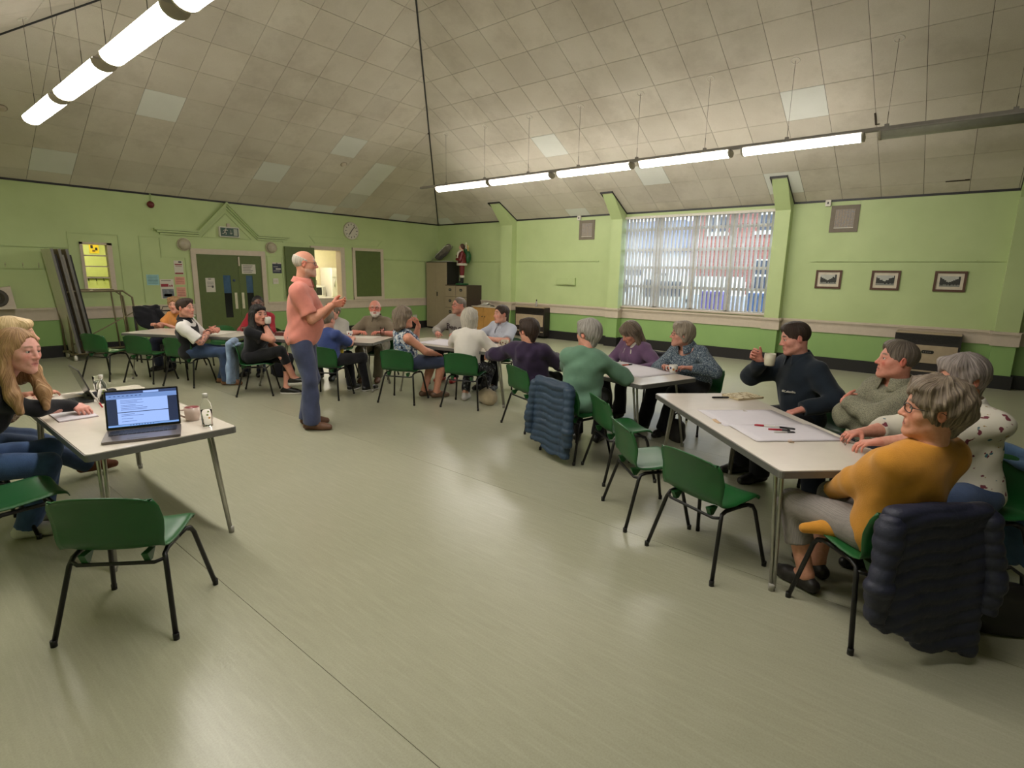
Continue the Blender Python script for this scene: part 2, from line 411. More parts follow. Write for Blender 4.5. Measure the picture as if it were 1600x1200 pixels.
def head_colors(L, skin, brow, beard=None, lips=(168, 92, 84), flush=0.35):
    """vertex colours in head space: lips, brows, cheeks, beard stubble are the face's own colours"""
    x, y, z = L[:, 0], L[:, 1], L[:, 2]; n = len(L)
    C = np.tile(np.array(lin(skin)[:3]), (n, 1)); ax = np.abs(x)
    def blend(w, c): 
        nonlocal C; w = np.clip(w, 0, 1)[:, None]; C = C * (1 - w) + np.array(lin(c)[:3]) * w
    sk = skin; red = (min(255, sk[0] + 4), int(sk[1] * 0.82), int(sk[2] * 0.8))
    g = lambda a, b, s: np.exp(-((a - b) / s) ** 2)
    blend(flush * 1.6 * (g(ax, 0.042, 0.02) * g(z, -0.02, 0.022) * (y > 0.03) + g(ax, 0, 0.014) * g(z, -0.024, 0.016) * (y > 0.09) + (ax > 0.074) * (np.abs(z) < 0.04) * (y < 0.02)), red)
    if beard is not None:
        bc, dens = beard[:2]
        w = np.clip((-0.036 - z) / 0.012, 0, 1) * np.clip((y + 0.012) / 0.015, 0, 1) * (1 - g(ax, 0, 0.022) * g(z, -0.061, 0.009)) * np.clip((z + 0.135) / 0.015, 0, 1)
        blend(w * dens, bc)
    blend(1.5 * g(z, -0.0605, 0.0095) * np.clip(1.25 - ax / 0.022, 0, 1) * (y > 0.074), lips)
    blend(1.2 * g(z, -0.0602, 0.002) * (ax < 0.022) * (y > 0.074), (90, 45, 42))
    zz = 0.0345 + 0.004 * np.cos((ax - 0.03) * 60)
    blend(1.3 * g(z, zz, 0.0048) * np.clip((ax - 0.010) / 0.006, 0, 1) * np.clip((0.056 - ax) / 0.010, 0, 1) * (y > 0.04), brow)
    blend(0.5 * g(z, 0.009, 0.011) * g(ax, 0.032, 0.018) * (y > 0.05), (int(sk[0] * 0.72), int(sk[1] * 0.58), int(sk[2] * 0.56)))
    return C
HC = lambda t, dx=0.0: ell((0, -0.014 - dx, 0.038), (0.076 + t, 0.097 + t, 0.086 + t), None, 0.02)
def hair_prims(style):
    if style == 'short':     # neat men's crop with sideburns
        return [HC(0.008), ell((0, 0.03, 0.085), (0.062, 0.06, 0.045), None, 0.03), sub(ell((0, 0.124, -0.022), (0.076, 0.084, 0.117), None, 0.014)), sub(ell((0, 0.088, -0.085), (0.14, 0.085, 0.085), None, 0.010)), cut((0, 0.0, -0.062), (0, 0.15, -1)),
                sub(ell((0.09, -0.012, -0.012), (0.03, 0.024, 0.032), None, 0.006)), sub(ell((-0.09, -0.012, -0.012), (0.03, 0.024, 0.032), None, 0.006))]
    if style == 'quiff':
        return hair_prims('short')[:2] + [ell((0, 0.058, 0.105), (0.058, 0.034, 0.022), None, 0.03)] + hair_prims('short')[2:]
    if style == 'fringe':    # bald crown, hair round back and sides
        return [HC(0.006), cut((0, -0.01, 0.055), (0, 0.45, 1)), sub(ell((0, 0.120, 0.0), (0.12, 0.120, 0.13), None, 0.012)), cut((0, 0.0, -0.058), (0, 0.35, -1)),
                sub(ell((0.088, 0.0, -0.0), (0.03, 0.026, 0.032), None, 0.006)), sub(ell((-0.088, 0.0, -0.0), (0.03, 0.026, 0.032), None, 0.006))]
    if style == 'buzz':
        return [HC(0.004), sub(ell((0, 0.128, -0.01), (0.078, 0.092, 0.112), None, 0.014)), sub(ell((0, 0.088, -0.085), (0.14, 0.085, 0.085), None, 0.010)), cut((0, 0.0, -0.062), (0, 0.15, -1)),
                sub(ell((0.088, 0.0, -0.0), (0.03, 0.026, 0.032), None, 0.006)), sub(ell((-0.088, 0.0, -0.0), (0.03, 0.026, 0.032), None, 0.006))]
    if style == 'bob':       # chin-length
        P = [HC(0.020)]
        for s in (-1, 1): P += [cone((s * 0.072, -0.015, 0.02), (s * 0.068, -0.005, -0.075), 0.034, 0.030, 0.03), cone((s * 0.045, -0.07, 0.0), (s * 0.04, -0.062, -0.085), 0.045, 0.036, 0.03)]
        return P + [cone((0, -0.08, 0.0), (0, -0.07, -0.09), 0.045, 0.036, 0.03), cone((-0.05, 0.055, 0.085), (0.05, 0.06, 0.075), 0.03, 0.028, 0.03),
                    sub(ell((0, 0.112, -0.04), (0.068, 0.085, 0.102), None, 0.012)), cut((0, 0, -0.112), (0, 0.1, -1))]
    if style == 'crop':      # short layered women's cut, ears half covered, swept fringe
        P = [HC(0.019)]
        for s in (-1, 1): P += [cone((s * 0.064, -0.005, 0.040), (s * 0.068, 0.006, 0.004), 0.03, 0.014, 0.03)]
        return P + [cone((0, -0.075, 0.0), (0, -0.055, -0.075), 0.05, 0.034, 0.03), cone((-0.052, 0.052, 0.094), (0.05, 0.056, 0.100), 0.024, 0.026, 0.03),
                    sub(ell((0, 0.120, -0.038), (0.076, 0.086, 0.114), None, 0.012)), sub(ell((0.097, -0.012, -0.022), (0.034, 0.027, 0.042), None, 0.008)), sub(ell((-0.097, -0.012, -0.022), (0.034, 0.027, 0.042), None, 0.008)), sub(ell((0, 0.085, -0.10), (0.14, 0.085, 0.09), None, 0.01))]
    if style == 'curlybob':
        P = [HC(0.024)]
        for s in (-1, 1): P += [cone((s * 0.072, -0.02, 0.02), (s * 0.08, -0.02, -0.085), 0.04, 0.036, 0.03), cone((s * 0.05, -0.07, 0.0), (s * 0.055, -0.075, -0.10), 0.05, 0.042, 0.03)]
        return P + [cone((0, -0.08, 0.0), (0, -0.085, -0.11), 0.05, 0.042, 0.03), cone((-0.05, 0.05, 0.09), (0.05, 0.05, 0.09), 0.03, 0.03, 0.03), sub(ell((0, 0.105, -0.05), (0.068, 0.085, 0.10), None, 0.015))]
    if style == 'shoulder':  # straight to the shoulders with a fringe
        P = [HC(0.018)]
        for s in (-1, 1): P += [cone((s * 0.074, -0.012, 0.02), (s * 0.075, 0.0, -0.13), 0.03, 0.026, 0.03), cone((s * 0.045, -0.07, 0.0), (s * 0.05, -0.065, -0.15), 0.045, 0.035, 0.03)]
        return P + [cone((0, -0.08, 0.0), (0, -0.075, -0.15), 0.045, 0.035, 0.03), cone((-0.05, 0.062, 0.075), (0.05, 0.062, 0.075), 0.026, 0.026, 0.03), sub(ell((0, 0.11, -0.06), (0.062, 0.085, 0.10), None, 0.012))]
    if style == 'long':      # long waves falling over the shoulders
        P = [HC(0.012, 0.008)]
        for s in (-1, 1): P += [cone((s * 0.074, -0.01, 0.01), (s * 0.085, 0.0, -0.12), 0.03, 0.032, 0.03), cone((s * 0.085, 0.0, -0.12), (s * 0.095, 0.055, -0.24), 0.034, 0.036, 0.03),
                                cone((s * 0.095, 0.055, -0.24), (s * 0.085, 0.085, -0.33), 0.036, 0.018, 0.03), cone((s * 0.045, -0.07, 0.0), (s * 0.07, -0.06, -0.17), 0.045, 0.04, 0.03)]
        return P + [cone((0, -0.08, 0.0), (0, -0.085, -0.26), 0.045, 0.03, 0.03), sub(ell((0, 0.124, -0.01), (0.076, 0.088, 0.136), None, 0.010))]
    if style == 'tied':      # drawn back to a low tail
        return [HC(0.010), cone((0, -0.085, -0.03), (0, -0.095, -0.16), 0.028, 0.014, 0.03), sub(ell((0, 0.112, -0.045), (0.092, 0.084, 0.106), None, 0.012)), cut((0, 0.0, -0.06), (0, 0.9, -0.5)),
                sub(ell((0.09, 0.0, -0.01), (0.03, 0.026, 0.032), None, 0.006)), sub(ell((-0.09, 0.0, -0.01), (0.03, 0.026, 0.032), None, 0.006))]
def glasses(parent, c, R, s, m, w=0.024, hgt=0.017, r=0.0016, y=0.094):
    mb = MB(); T = lambda x, yy, z: tuple(c + R @ (np.array((x, yy, z)) * s))
    for sg in (-1, 1):
        pts = [T(sg * 0.033 + w * math.copysign(abs(math.cos(a)) ** 0.7, math.cos(a)), y - 0.35 * abs(0.033 + sg * w * math.cos(a)) + 0.008, 0.008 + hgt * math.copysign(abs(math.sin(a)) ** 0.7, math.sin(a))) for a in np.linspace(0, 2 * PI, 16, endpoint=False)]
        mb.tube(pts, r * s * 1.15, 5, closed=True)
        mb.tube([T(sg * 0.058, y - 0.014, 0.014), T(sg * 0.079, 0.05, 0.014), T(sg * 0.084, -0.01, 0.013), T(sg * 0.084, -0.03, 0.0)], r * s, 5)
    mb.tube([T(-0.009, y + 0.004, 0.012), T(0, y + 0.008, 0.015), T(0.009, y + 0.004, 0.012)], r * s, 5)
    return mb.build('glasses', m, parent)
def person(x, y, yaw, head, label, skin, top, bottom, shoe, hair, seat=0.41, pitch=0, hyaw=0, roll=0, twist=0, hands=None, elbows=None, feet=None, knees=None, sc=1.0, g=1.0, sh=1.0,
           hs=1.0, female=False, beard=None, brow=None, glass=None, near=False, stand=False, hip_z=None, belly=0.0, bust=0.0, wr=None, fl=0.35, twin=None, wid=1.0, lips=None):
    """x,y hip on the floor plan; yaw = heading in degrees; head = world position of head centre.
    hands: [(x,y,z,dict)] left,right in person space (x right, y forward, z up) or ('w',x,y,z,dict) in world space"""
    root = empty('person', (x, y, 0), math.radians(yaw - 90), label, 'person')
    ca, sa = math.cos(math.radians(yaw - 90)), math.sin(math.radians(yaw - 90))
    def loc(p): dx, dy = p[0] - x, p[1] - y; return np.array((dx * ca + dy * sa, -dx * sa + dy * ca, p[2]))
    hv, cv, nv = (0.0042, 0.009, 0.0045) if near else (0.0056, 0.0125, 0.0055)
    hz = hip_z if hip_z else (0.93 * sc if stand else seat + 0.088 * g)
    H = np.array((0, 0, hz)); hd = loc(head)
    ax = hd - H; L = np.linalg.norm(ax); up = ax / L
    fw = np.array((-math.sin(math.radians(twist)), math.cos(math.radians(twist)), 0)); fw = nrm(fw - up * (fw @ up)); rt = np.cross(fw, up)
    B = np.stack([rt, fw, up], 1); at = lambda a, b, c: H + rt * a + fw * b + up * (c * L)
    S = [at(-0.155 * sc * sh, -0.025, 0.64), at(0.155 * sc * sh, -0.025, 0.64)]
    nb = at(0, -0.03, 0.755); HR = rotm(hyaw + twist, pitch, roll); hsz = hs * 1.07
    # joints
    def tgt(p):
        if p[0] == 'w': return loc(p[1:4]), (p[4] if len(p) > 4 else {})
        return np.array(p[:3], float), (p[3] if len(p) > 3 else {})
    hands = hands or [(-0.13, 0.30, seat + 0.24, {}), (0.13, 0.30, seat + 0.24, {})]
    elbows = elbows or [(-0.6, -0.5, -0.6), (0.6, -0.5, -0.6)]
    l1, l2 = 0.285 * sc, 0.25 * sc; W = []; E = []; HD = []
    for i in (0, 1):
        t, o = tgt(hands[i]); e, w = ik(S[i], t, l1, l2, elbows[i]); E.append(e); W.append(w); HD.append(o)
    hips = [H + np.array((-0.088 * g, 0.02 if not stand else 0, -0.0)), H + np.array((0.088 * g, 0.02 if not stand else 0, -0.0))]
    feet = feet or ([(-0.1, 0.0), (0.1, 0.05)] if stand else [(-0.11, 0.42), (0.11, 0.42)]); K = []; AN = []; FD = []
    knees = knees or [(-0.15, 1, 0.5), (0.15, 1, 0.5)]
    t1, t2 = 0.425 * sc, 0.40 * sc
    for i in (0, 1):
        f = feet[i]; fz = f[2] if len(f) > 2 else 0.0
        a = np.array((f[0], f[1], 0.085 + fz)); k, a = ik(hips[i], a, t1, t2, knees[i]); K.append(k); AN.append(a)
        fd = math.radians(f[3] if len(f) > 3 else (8 if i == 0 else -8)); FD.append(np.array((-math.sin(fd), math.cos(fd), f[4] if len(f) > 4 else 0.0)))
    gg = 0.5 + 0.5 * g
    ra = [0.050 * gg, 0.041 * gg, 0.027 * gg]; rl = [0.082 * g, 0.056 * gg, 0.037 * gg]
    def torso(o):
        P = [ell(at(0, -0.01, 0.02), (0.158 * g * wid + o, 0.112 * g + o, 0.115 + o), B, 0.05), ell(at(0, 0.0, 0.23), (0.138 * g * wid + o, 0.102 * g + o, 0.16 + o), B, 0.06),
             ell(at(0, -0.008, 0.47), (0.152 * gg * sh + o, 0.108 * gg + o, 0.165 + o), B, 0.06),
             cone(S[0], S[1], 0.050 * gg + o * 0.8, 0.050 * gg + o * 0.8, 0.06), cone(at(-0.10 * sh, -0.03, 0.66), nb, 0.045 + o, 0.05 + o * 0.3, 0.04), cone(at(0.10 * sh, -0.03, 0.66), nb, 0.045 + o, 0.05 + o * 0.3, 0.04)]
        if belly: P.append(ell(at(0, 0.05 + belly * 0.4, 0.2), (0.125 * g + o, 0.085 * g + belly * 0.6 + o, 0.13 + o), B, 0.06))
        if bust:
            for s in (-1, 1): P.append(ell(at(s * 0.07, 0.075 + bust * 0.3, 0.46), (0.062 + bust * 0.3 + o, 0.045 + bust * 0.5 + o, 0.062 + bust * 0.3 + o), B, 0.05))
        return P
    # ---------------- body: one continuous skin
    P = [p for p in torso(-0.006)]
    for i in (0, 1):
        P += [cone(S[i], E[i], ra[0], ra[1], 0.03), cone(E[i], W[i], ra[1] * 1.03, ra[2], 0.02), cone(E[i] * 0.75 + W[i] * 0.25, E[i] * 0.5 + W[i] * 0.5, ra[1] * 1.04, ra[1] * 0.86, 0.02)]
        P += [cone(hips[i], K[i], rl[0], rl[1], 0.03), cone(K[i], AN[i], rl[1] * 0.98, rl[2], 0.02), cone(K[i] * 0.8 + AN[i] * 0.2, K[i] * 0.55 + AN[i] * 0.45, rl[1] * 1.0, rl[1] * 0.85, 0.02),
              cone(AN[i], AN[i] + FD[i] * 0.10 - np.array((0, 0, 0.045)), rl[2], 0.028, 0.02)]
    V1, Q1 = sdf(P, cv * 1.15)
    hc = hd; hp = tf(head_prims(wid * 0.5 + 0.5, female), hc, HR, hsz)
    hp += [cone(hc + HR @ np.array((0, -0.022, -0.05)) * hsz, nb + np.array((0, 0, -0.03)), 0.053 * gg * (0.9 if female else 1.05), 0.062 * gg, 0.035)]
    V2, Q2 = sdf(hp, hv); parts = [(V1, Q1), (V2, Q2)]
    for i in (0, 1):
        o = HD[i]; dn = o.get('d'); dn = nrm(W[i] - E[i]) if dn is None else np.array(dn, float)
        pn = np.array(o.get('n', (0, 0, -1)), float)
        parts.append(sdf(hand_prims(W[i], dn, pn, 1 if i else -1, o.get('curl', 0.4), sc * o.get('s', 1.0), o.get('thumb', 0.4)), nv))
    sk = np.array(lin(skin)[:3]); cols = []
    for q, (v, _) in enumerate(parts):
        if q == 1: cols.append(head_colors(((v - hc) @ HR) / hsz, skin, brow or (90, 70, 55), beard, lips or (int(skin[0] * 0.86), int(skin[1] * 0.62), int(skin[2] * 0.62)), fl))
        elif q >= 2:
            red = np.array(lin((skin[0], int(skin[1] * 0.86), int(skin[2] * 0.84)))[:3]); cols.append(np.tile(sk * 0.5 + red * 0.5, (len(v), 1)))
        else: cols.append(np.tile(sk, (len(v), 1)))
    if not isinstance(top, dict) and top[0].get('tattoo'):
        v = V1; e, w = E[1], W[1]; u = nrm(w - e); t = ((v - e) @ u); dist = np.linalg.norm(v - e - t[:, None] * u, axis=1)
        m = (t > -0.1) & (t < 0.16) & (dist < 0.09) & (np.sin(v[:, 0] * 95 + np.sin(v[:, 2] * 80) * 2) * np.sin(v[:, 1] * 80 + 1) > 0.05); cols[0][m] = cols[0][m] * 0.4 + np.array((0.02, 0.03, 0.04))
    off = 0; QQ = []
    for v, q in parts: QQ.append(q + off); off += len(v)
    C = np.hstack([np.vstack(cols), np.ones((off, 1))])
    body = bpy.data.objects.new('body', raw_mesh('body', np.vstack([p[0] for p in parts]), np.vstack(QQ), skin_mat(), C)); COL.objects.link(body); body.parent = root
    # eyes
    for s in (-1, 1):
        ec = hc + HR @ (np.array((s * 0.032, 0.0735, 0.0095)) * hsz); eb = MB(); M3 = Matrix([list(r) for r in (HR @ np.array(((1, 0, 0), (0, 0, 1), (0, -1, 0)), float))])
        eb.sphere(ec, 0.0115 * hsz, 12, 8, M3); eb.build('eye', eye_mat(), body)
        ib = MB(); io = ec + HR @ np.array((0, 0.0066, 0.0002)) * hsz; ib.sphere(io, (0.0066 * hsz, 0.0066 * hsz, 0.0066 * hsz), 10, 6, M3); ib.build('iris', iris_mat(), body)
    # ---------------- clothes
    for top in ([top] if isinstance(top, dict) else top):
        o = top.get('o', 0.012); P = torso(o); sl = top.get('sleeve', 2.0); lo_ = top.get('loose', 0.012)
        P.append(cut(at(0, 0, top.get('neck', 0.805)), up + fw * top.get('vneck', 0.25)))
        hemz = top.get('hem', -0.10); P.append(cut(at(0, 0, 0) + np.array((0, 0, hemz)), (0, 0, -1)) if stand else cut(at(0, 0, 0) + np.array((0, 0.03, hemz)), (0, 0.25, -1)))
        for i in (0, 1):
            if sl > 0:
                r0 = ra[0] + lo_ * 0.8; r1 = ra[1] + lo_
                if sl < 1:
                    b = S[i] + (E[i] - S[i]) * sl; P.append(cone(S[i], b, r0, (r0 + r1) / 2 + top.get('flare', 0.008), 0.035, False, True))
                else:
                    P.append(cone(S[i], E[i], r0, r1, 0.035)); b = E[i] + (W[i] - E[i]) * min(1.0, sl - 1); P.append(cone(E[i], b, r1, ra[2] + lo_ * 0.9 + (r1 - ra[2]) * (2 - sl) * 0.5, 0.03, False, True))
        if sl == 0:
            for i in (0, 1): P.append(sub(ell(S[i] + rt * (0.045 if i else -0.045), (0.075, 0.12, 0.10), B, 0.02)))
        if top.get('hood'):
            P += [cone(at(-0.085, -0.085, 0.69), at(0.085, -0.085, 0.69), 0.042, 0.042, 0.03), cone(at(-0.05, -0.115, 0.60), at(0.05, -0.115, 0.60), 0.052, 0.052, 0.04), cone(at(-0.085, -0.085, 0.69), at(-0.06, 0.045, 0.70), 0.036, 0.022, 0.02), cone(at(0.085, -0.085, 0.69), at(0.06, 0.045, 0.70), 0.036, 0.022, 0.02)]
        t = sdf_obj(top.get('name', 'shirt'), P, cv, top['m'], root, wr or (top.get('amp', 0.0045), top.get('fr', 26), int(abs(x * 97 + y * 31)) + 3))
        if top.get('lab'): t['label'] = top['lab']
        if top.get('collar'):
            cm = top['collar'] if not isinstance(top['collar'], bool) else top['m']; cb = MB(); c0 = at(0, -0.022, top.get('ch', 0.785)); r_ = 0.068 * gg + o * 0.25
            def fn(u, v):
                a = PI / 2 + 0.32 + (2 * PI - 0.64) * u; fl_ = (1 + math.cos(2 * PI * u)) / 2; k = 1.0 + 0.30 * v + 0.10 * fl_ * v
                return c0 + rt * (r_ * k * math.cos(a)) + fw * (r_ * k * 1.05 * math.sin(a)) + up * (0.034 - 0.050 * v - 0.035 * fl_ * (v + 0.3))
            cb.grid(fn, 28, 4, 0.003); cb.build('collar', cm, t)
        for hk, fnc in (top.get('extra') or {}).items():
            fnc(t, at, rt, fw, up, gg)
    if bottom:
        o = bottom.get('o', 0.010); ln = bottom.get('len', 2.0); P = [ell(at(0, -0.01, 0.02), (0.155 * g * wid + o, 0.112 * g + o, 0.125 + o), None, 0.05), cut(H + np.array((0, 0, bottom.get('rise', 0.10))), (0, 0, 1))]
        for i in (0, 1):
            r0, r1, r2 = rl[0] + o, rl[1] + o, rl[2] + o + bottom.get('leg', 0.018)
            P.append(cone(hips[i], K[i], r0, r1, 0.035))
            if ln > 1: b = K[i] + (AN[i] - K[i]) * min(1.0, ln - 1) + (np.array((0, 0, -0.02)) if ln >= 2 else 0); P.append(cone(K[i], b, r1, r1 + (r2 - r1) * min(1, ln - 1), 0.03, False, True))
            else:
                P[-1] = cone(hips[i], hips[i] + (K[i] - hips[i]) * ln, r0, r1 + 0.02, 0.03, False, True)
        t = sdf_obj(bottom.get('name', 'trousers'), P, cv, bottom['m'], root, (bottom.get('amp', 0.004), 24, int(abs(x * 53 + y * 17)) + 5))
    if shoe:
        for i in (0, 1):
            d = FD[i]; a = AN[i]; d2 = nrm((d[0], d[1], 0)); zb = a[2] - 0.085; s_ = shoe.get('s', 1.0) * sc; tip = d[2]
            z1 = zb + 0.036; heel = np.array((a[0], a[1], z1 + 0.004)) - d2 * 0.045 * s_; ball = np.array((a[0], a[1], z1 - 0.002 + tip * 0.11)) + d2 * 0.11 * s_; toe = np.array((a[0], a[1], z1 - 0.006 + tip * 0.16)) + d2 * 0.165 * s_
            P = [cone(heel, ball, 0.038, 0.043, 0.02), cone(ball, toe, 0.043, 0.032, 0.02), cone(a + np.array((0, 0, -0.01)) - d2 * 0.005, np.array((a[0], a[1], z1 + 0.02)) + d2 * 0.05, 0.044 if shoe.get('high', True) else 0.03, 0.036, 0.03)]
            if shoe.get('high2'): P.append(cone(a + np.array((0, 0, 0.08)), a, 0.05, 0.046, 0.03, True, False))
            if not tip: P.append(cut((0, 0, zb + 0.004), (0, 0, -1)))
            so = sdf_obj('shoe', P, cv * 0.8, shoe['m'], root)
            if shoe.get('sole'):
                sp = [cone(heel * (1, 1, 0) + (0, 0, zb + 0.012 ), ball * (1, 1, 0) + (0, 0, zb + 0.012 + tip * 0.11), 0.040, 0.046, 0.01), cone(ball * (1, 1, 0) + (0, 0, zb + 0.012 + tip * 0.11), toe * (1, 1, 0) + (0, 0, zb + 0.014 + tip * 0.16), 0.046, 0.034, 0.01)]
                if not tip: sp += [cut((0, 0, zb + shoe.get('st', 0.026)), (0, 0, 1)), cut((0, 0, zb + 0.001), (0, 0, -1))]
                sdf_obj('sole', sp, cv * 0.7, shoe['sole'], so)
    if hair:
        hm, style = hair[0], hair[1]; P = tf(hair_prims(style), hc, HR, hsz); amp = hair[2] if len(hair) > 2 else 0.002; fr = hair[3] if len(hair) > 3 else 0; wv = hair[5] if len(hair) > 5 else 18
        if len(hair) > 4 and hair[4]: P += tf(hair[4], hc, HR, hsz)
        hair_obj('hair', P, hv * 1.1, hm, root, hc, HR, amp, fr, wv)
    if beard is not None and len(beard) > 2:   # full beard as hair
        P = tf([cone((-0.055, 0.012, -0.058), (-0.02, 0.068, -0.098), 0.020, 0.022, 0.02), cone((0.055, 0.012, -0.058), (0.02, 0.068, -0.098), 0.020, 0.022, 0.02), ell((0, 0.076, -0.104), (0.032, 0.026, 0.026), None, 0.02),
                cone((-0.026, 0.080, -0.062), (0, 0.094, -0.044), 0.007, 0.007, 0.006), cone((0.026, 0.080, -0.062), (0, 0.094, -0.044), 0.007, 0.007, 0.006), sub(ell((0, 0.1, -0.061), (0.02, 0.02, 0.008), None, 0.004))], hc, HR, hsz)
        hair_obj('beard', P, hv, beard[2], root, hc, HR, 0.0012, 0.6, 20)
    if glass is not None: glasses(root, hc, HR, hsz, glass)
    bpy.context.view_layer.update
    return dict(root=root, hd=hc, HR=HR, W=W, E=E, at=at, rt=rt, fw=fw, up=up, loc=loc, S=S, hs=hsz, gg=gg)
def eye_mat(): return mat('eye_white', (205, 198, 190), 0.25, var=0.02)
def iris_mat(): return mat('iris', (38, 32, 28), 0.2, var=0.02)
# ------------------------------------------------------------------ room shell
X0, Y0, ZH, XL, YR, SL = 11.68, 12.72, 3.08, -1.09, -8.0, 0.53
def wall_mat():
    N = NT('wall_paint'); v = N.world(); sx = N.n('ShaderNodeSeparateXYZ'); N.l(v, sx.inputs[0])
    f = N.noise(v, 1.3, 4); up = N.ramp(f, [(0.3, lin((174, 190, 134))), (0.7, lin((184, 200, 144)))])
    lo = N.ramp(f, [(0.3, lin((132, 165, 98))), (0.7, lin((142, 175, 106)))])
    N.color(N.mix(N.math('GREATER_THAN', sx.outputs[2], 0.7), lo, up)).set(Roughness=0.55)
    N.bump(N.noise(v, 90, 3), 0.08, 0.004); return N.m
WALL = wall_mat()
GREEN = mat('paint_lime', (176, 192, 136), 0.5, var=0.03)
DGREEN = mat('paint_dark_green', (84, 98, 48), 0.55, var=0.06)
CREAM = mat('paint_cream', (196, 182, 164), 0.5, var=0.04)
BLACKP = mat('paint_black', (26, 24, 24), 0.5, var=0.1)
def floor_mat():
    N = NT('vinyl_floor'); w = N.world()
    a = N.noise(N.world(scale=(9, 2.2, 1), rot=(0, 0, 0.12)), 3.0, 5, 0.7); b = N.noise(N.world(scale=(30, 1.6, 1), rot=(0, 0, 0.12)), 2.0, 3, 0.6); g = N.noise(w, 0.6, 2, 0.5); p = N.noise(w, 130, 2, 0.6)
    base = N.ramp(a, [(0.25, lin((140, 139, 116))), (0.5, lin((156, 155, 132))), (0.78, lin((166, 165, 144)))])
    base = N.mix(0.5, base, N.ramp(b, [(0.30, lin((146, 145, 122))), (0.52, lin((158, 157, 134))), (0.70, lin((178, 176, 156)))]))
    base = N.mix(0.25, base, N.ramp(p, [(0.3, lin((120, 119, 98))), (0.6, lin((168, 166, 144)))]))
    N.color(N.mix(0.30, base, N.ramp(g, [(0.3, lin((142, 142, 118))), (0.7, lin((172, 170, 148)))])))
    N.set(Roughness=0.30)
    N.set(Specular_IOR_Level=0.5); N.bump(a, 0.03, 0.003); return N.m
FLOORM = floor_mat()
fl = empty('floor'); setp(fl, kind='structure')
for i in range(7):      # vinyl laid in two-metre sheets with fine seams between
    xa = XL + (-0.86 + 2.0 * i if i else 0); xa = max(XL, 1.05 + 2.0 * (i - 1)); xb = min(X0, 1.05 + 2.0 * i)
    if xb > xa: MB().bb((xa + 0.0012, YR, -0.03), (xb - 0.0012, Y0, 0)).build('vinyl_sheet', FLOORM, fl)
MB().bb((XL - 0.2, YR - 0.2, -0.12), (X0 + 0.2, Y0 + 0.2, -0.03)).build('subfloor', mat('subfloor', (40, 38, 32)), fl)
def holes_wall(name, axis, pos, u0, u1, z0, z1, holes, out, m=WALL):
    """wall slab with rectangular openings; axis 'y' = wall at y=pos running along x"""
    us = sorted({u0, u1} | {h[k] for h in holes for k in (0, 1)}); zs = sorted({z0, z1} | {h[k] for h in holes for k in (2, 3)}); mb = MB()
    for a, b in zip(us, us[1:]):
        for c, d in zip(zs, zs[1:]):
            if any(h[0] <= a and b <= h[1] and h[2] <= c and d <= h[3] for h in holes): continue
            if axis == 'y': mb.bb((a, pos, c), (b, pos + out, d))
            else: mb.bb((pos, a, c), (pos + out, b, d))
    return setp(mb.build(name, m), kind='structure')
holes_wall('wall_back', 'y', Y0, XL, X0 + 0.2, 0, ZH + 0.25, [(2.80, 3.26, 1.23, 2.07), (7.48, 8.25, 0.96, 2.17)], 0.2)
holes_wall('wall_right', 'x', X0, YR, Y0, 0, ZH + 0.25, [(3.10, 6.42, 0.96, 2.985)], 0.25)
holes_wall('wall_left', 'x', XL, YR, Y0, 0, ZH + 0.25, [], -0.2)
holes_wall('wall_rear', 'y', YR, XL, X0, 0, ZH + 0.25, [], -0.2)
# pillars with splayed tops on the window wall
PIL = [(9.62, 10.0), (6.34, 6.62), (2.81, 3.08), (-0.66, -0.37), (-4.3, -3.9)]
for k, (a, b) in enumerate(PIL):
    mb = MB(); pr = [(X0 + 0.02, 0.0), (X0 - 0.2, 0.0), (X0 - 0.2, 2.93), (X0 - 0.72, ZH + SL * 0.72 + 0.03), (X0 + 0.02, ZH + 0.3)]
    mb.prism(pr, b - a, (0, (a + b) / 2, 0), 1); setp(mb.build('wall_pillar', WALL), kind='structure')
    mb = MB(); dz = 0.03
    for yy in (a - 0.012, b + 0.002):
        mb.add([(X0 - 0.74, yy, ZH + SL * 0.74 - dz), (X0 - 0.74, yy + 0.01, ZH + SL * 0.74 - dz), (X0 - 0.01, yy + 0.01, ZH - dz), (X0 - 0.01, yy, ZH - dz),
                (X0 - 0.74, yy, ZH + SL * 0.74), (X0 - 0.74, yy + 0.01, ZH + SL * 0.74), (X0 - 0.01, yy + 0.01, ZH), (X0 - 0.01, yy, ZH)], [(0, 1, 2, 3), (7, 6, 5, 4), (0, 4, 5, 1), (1, 5, 6, 2), (2, 6, 7, 3), (3, 7, 4, 0)])
    mb.box((X0 - 0.73, (a + b) / 2, ZH + SL * 0.73 - 0.015), (0.02, b - a + 0.03, 0.035)); setp(mb.build('trim_1', BLACKP), kind='structure')
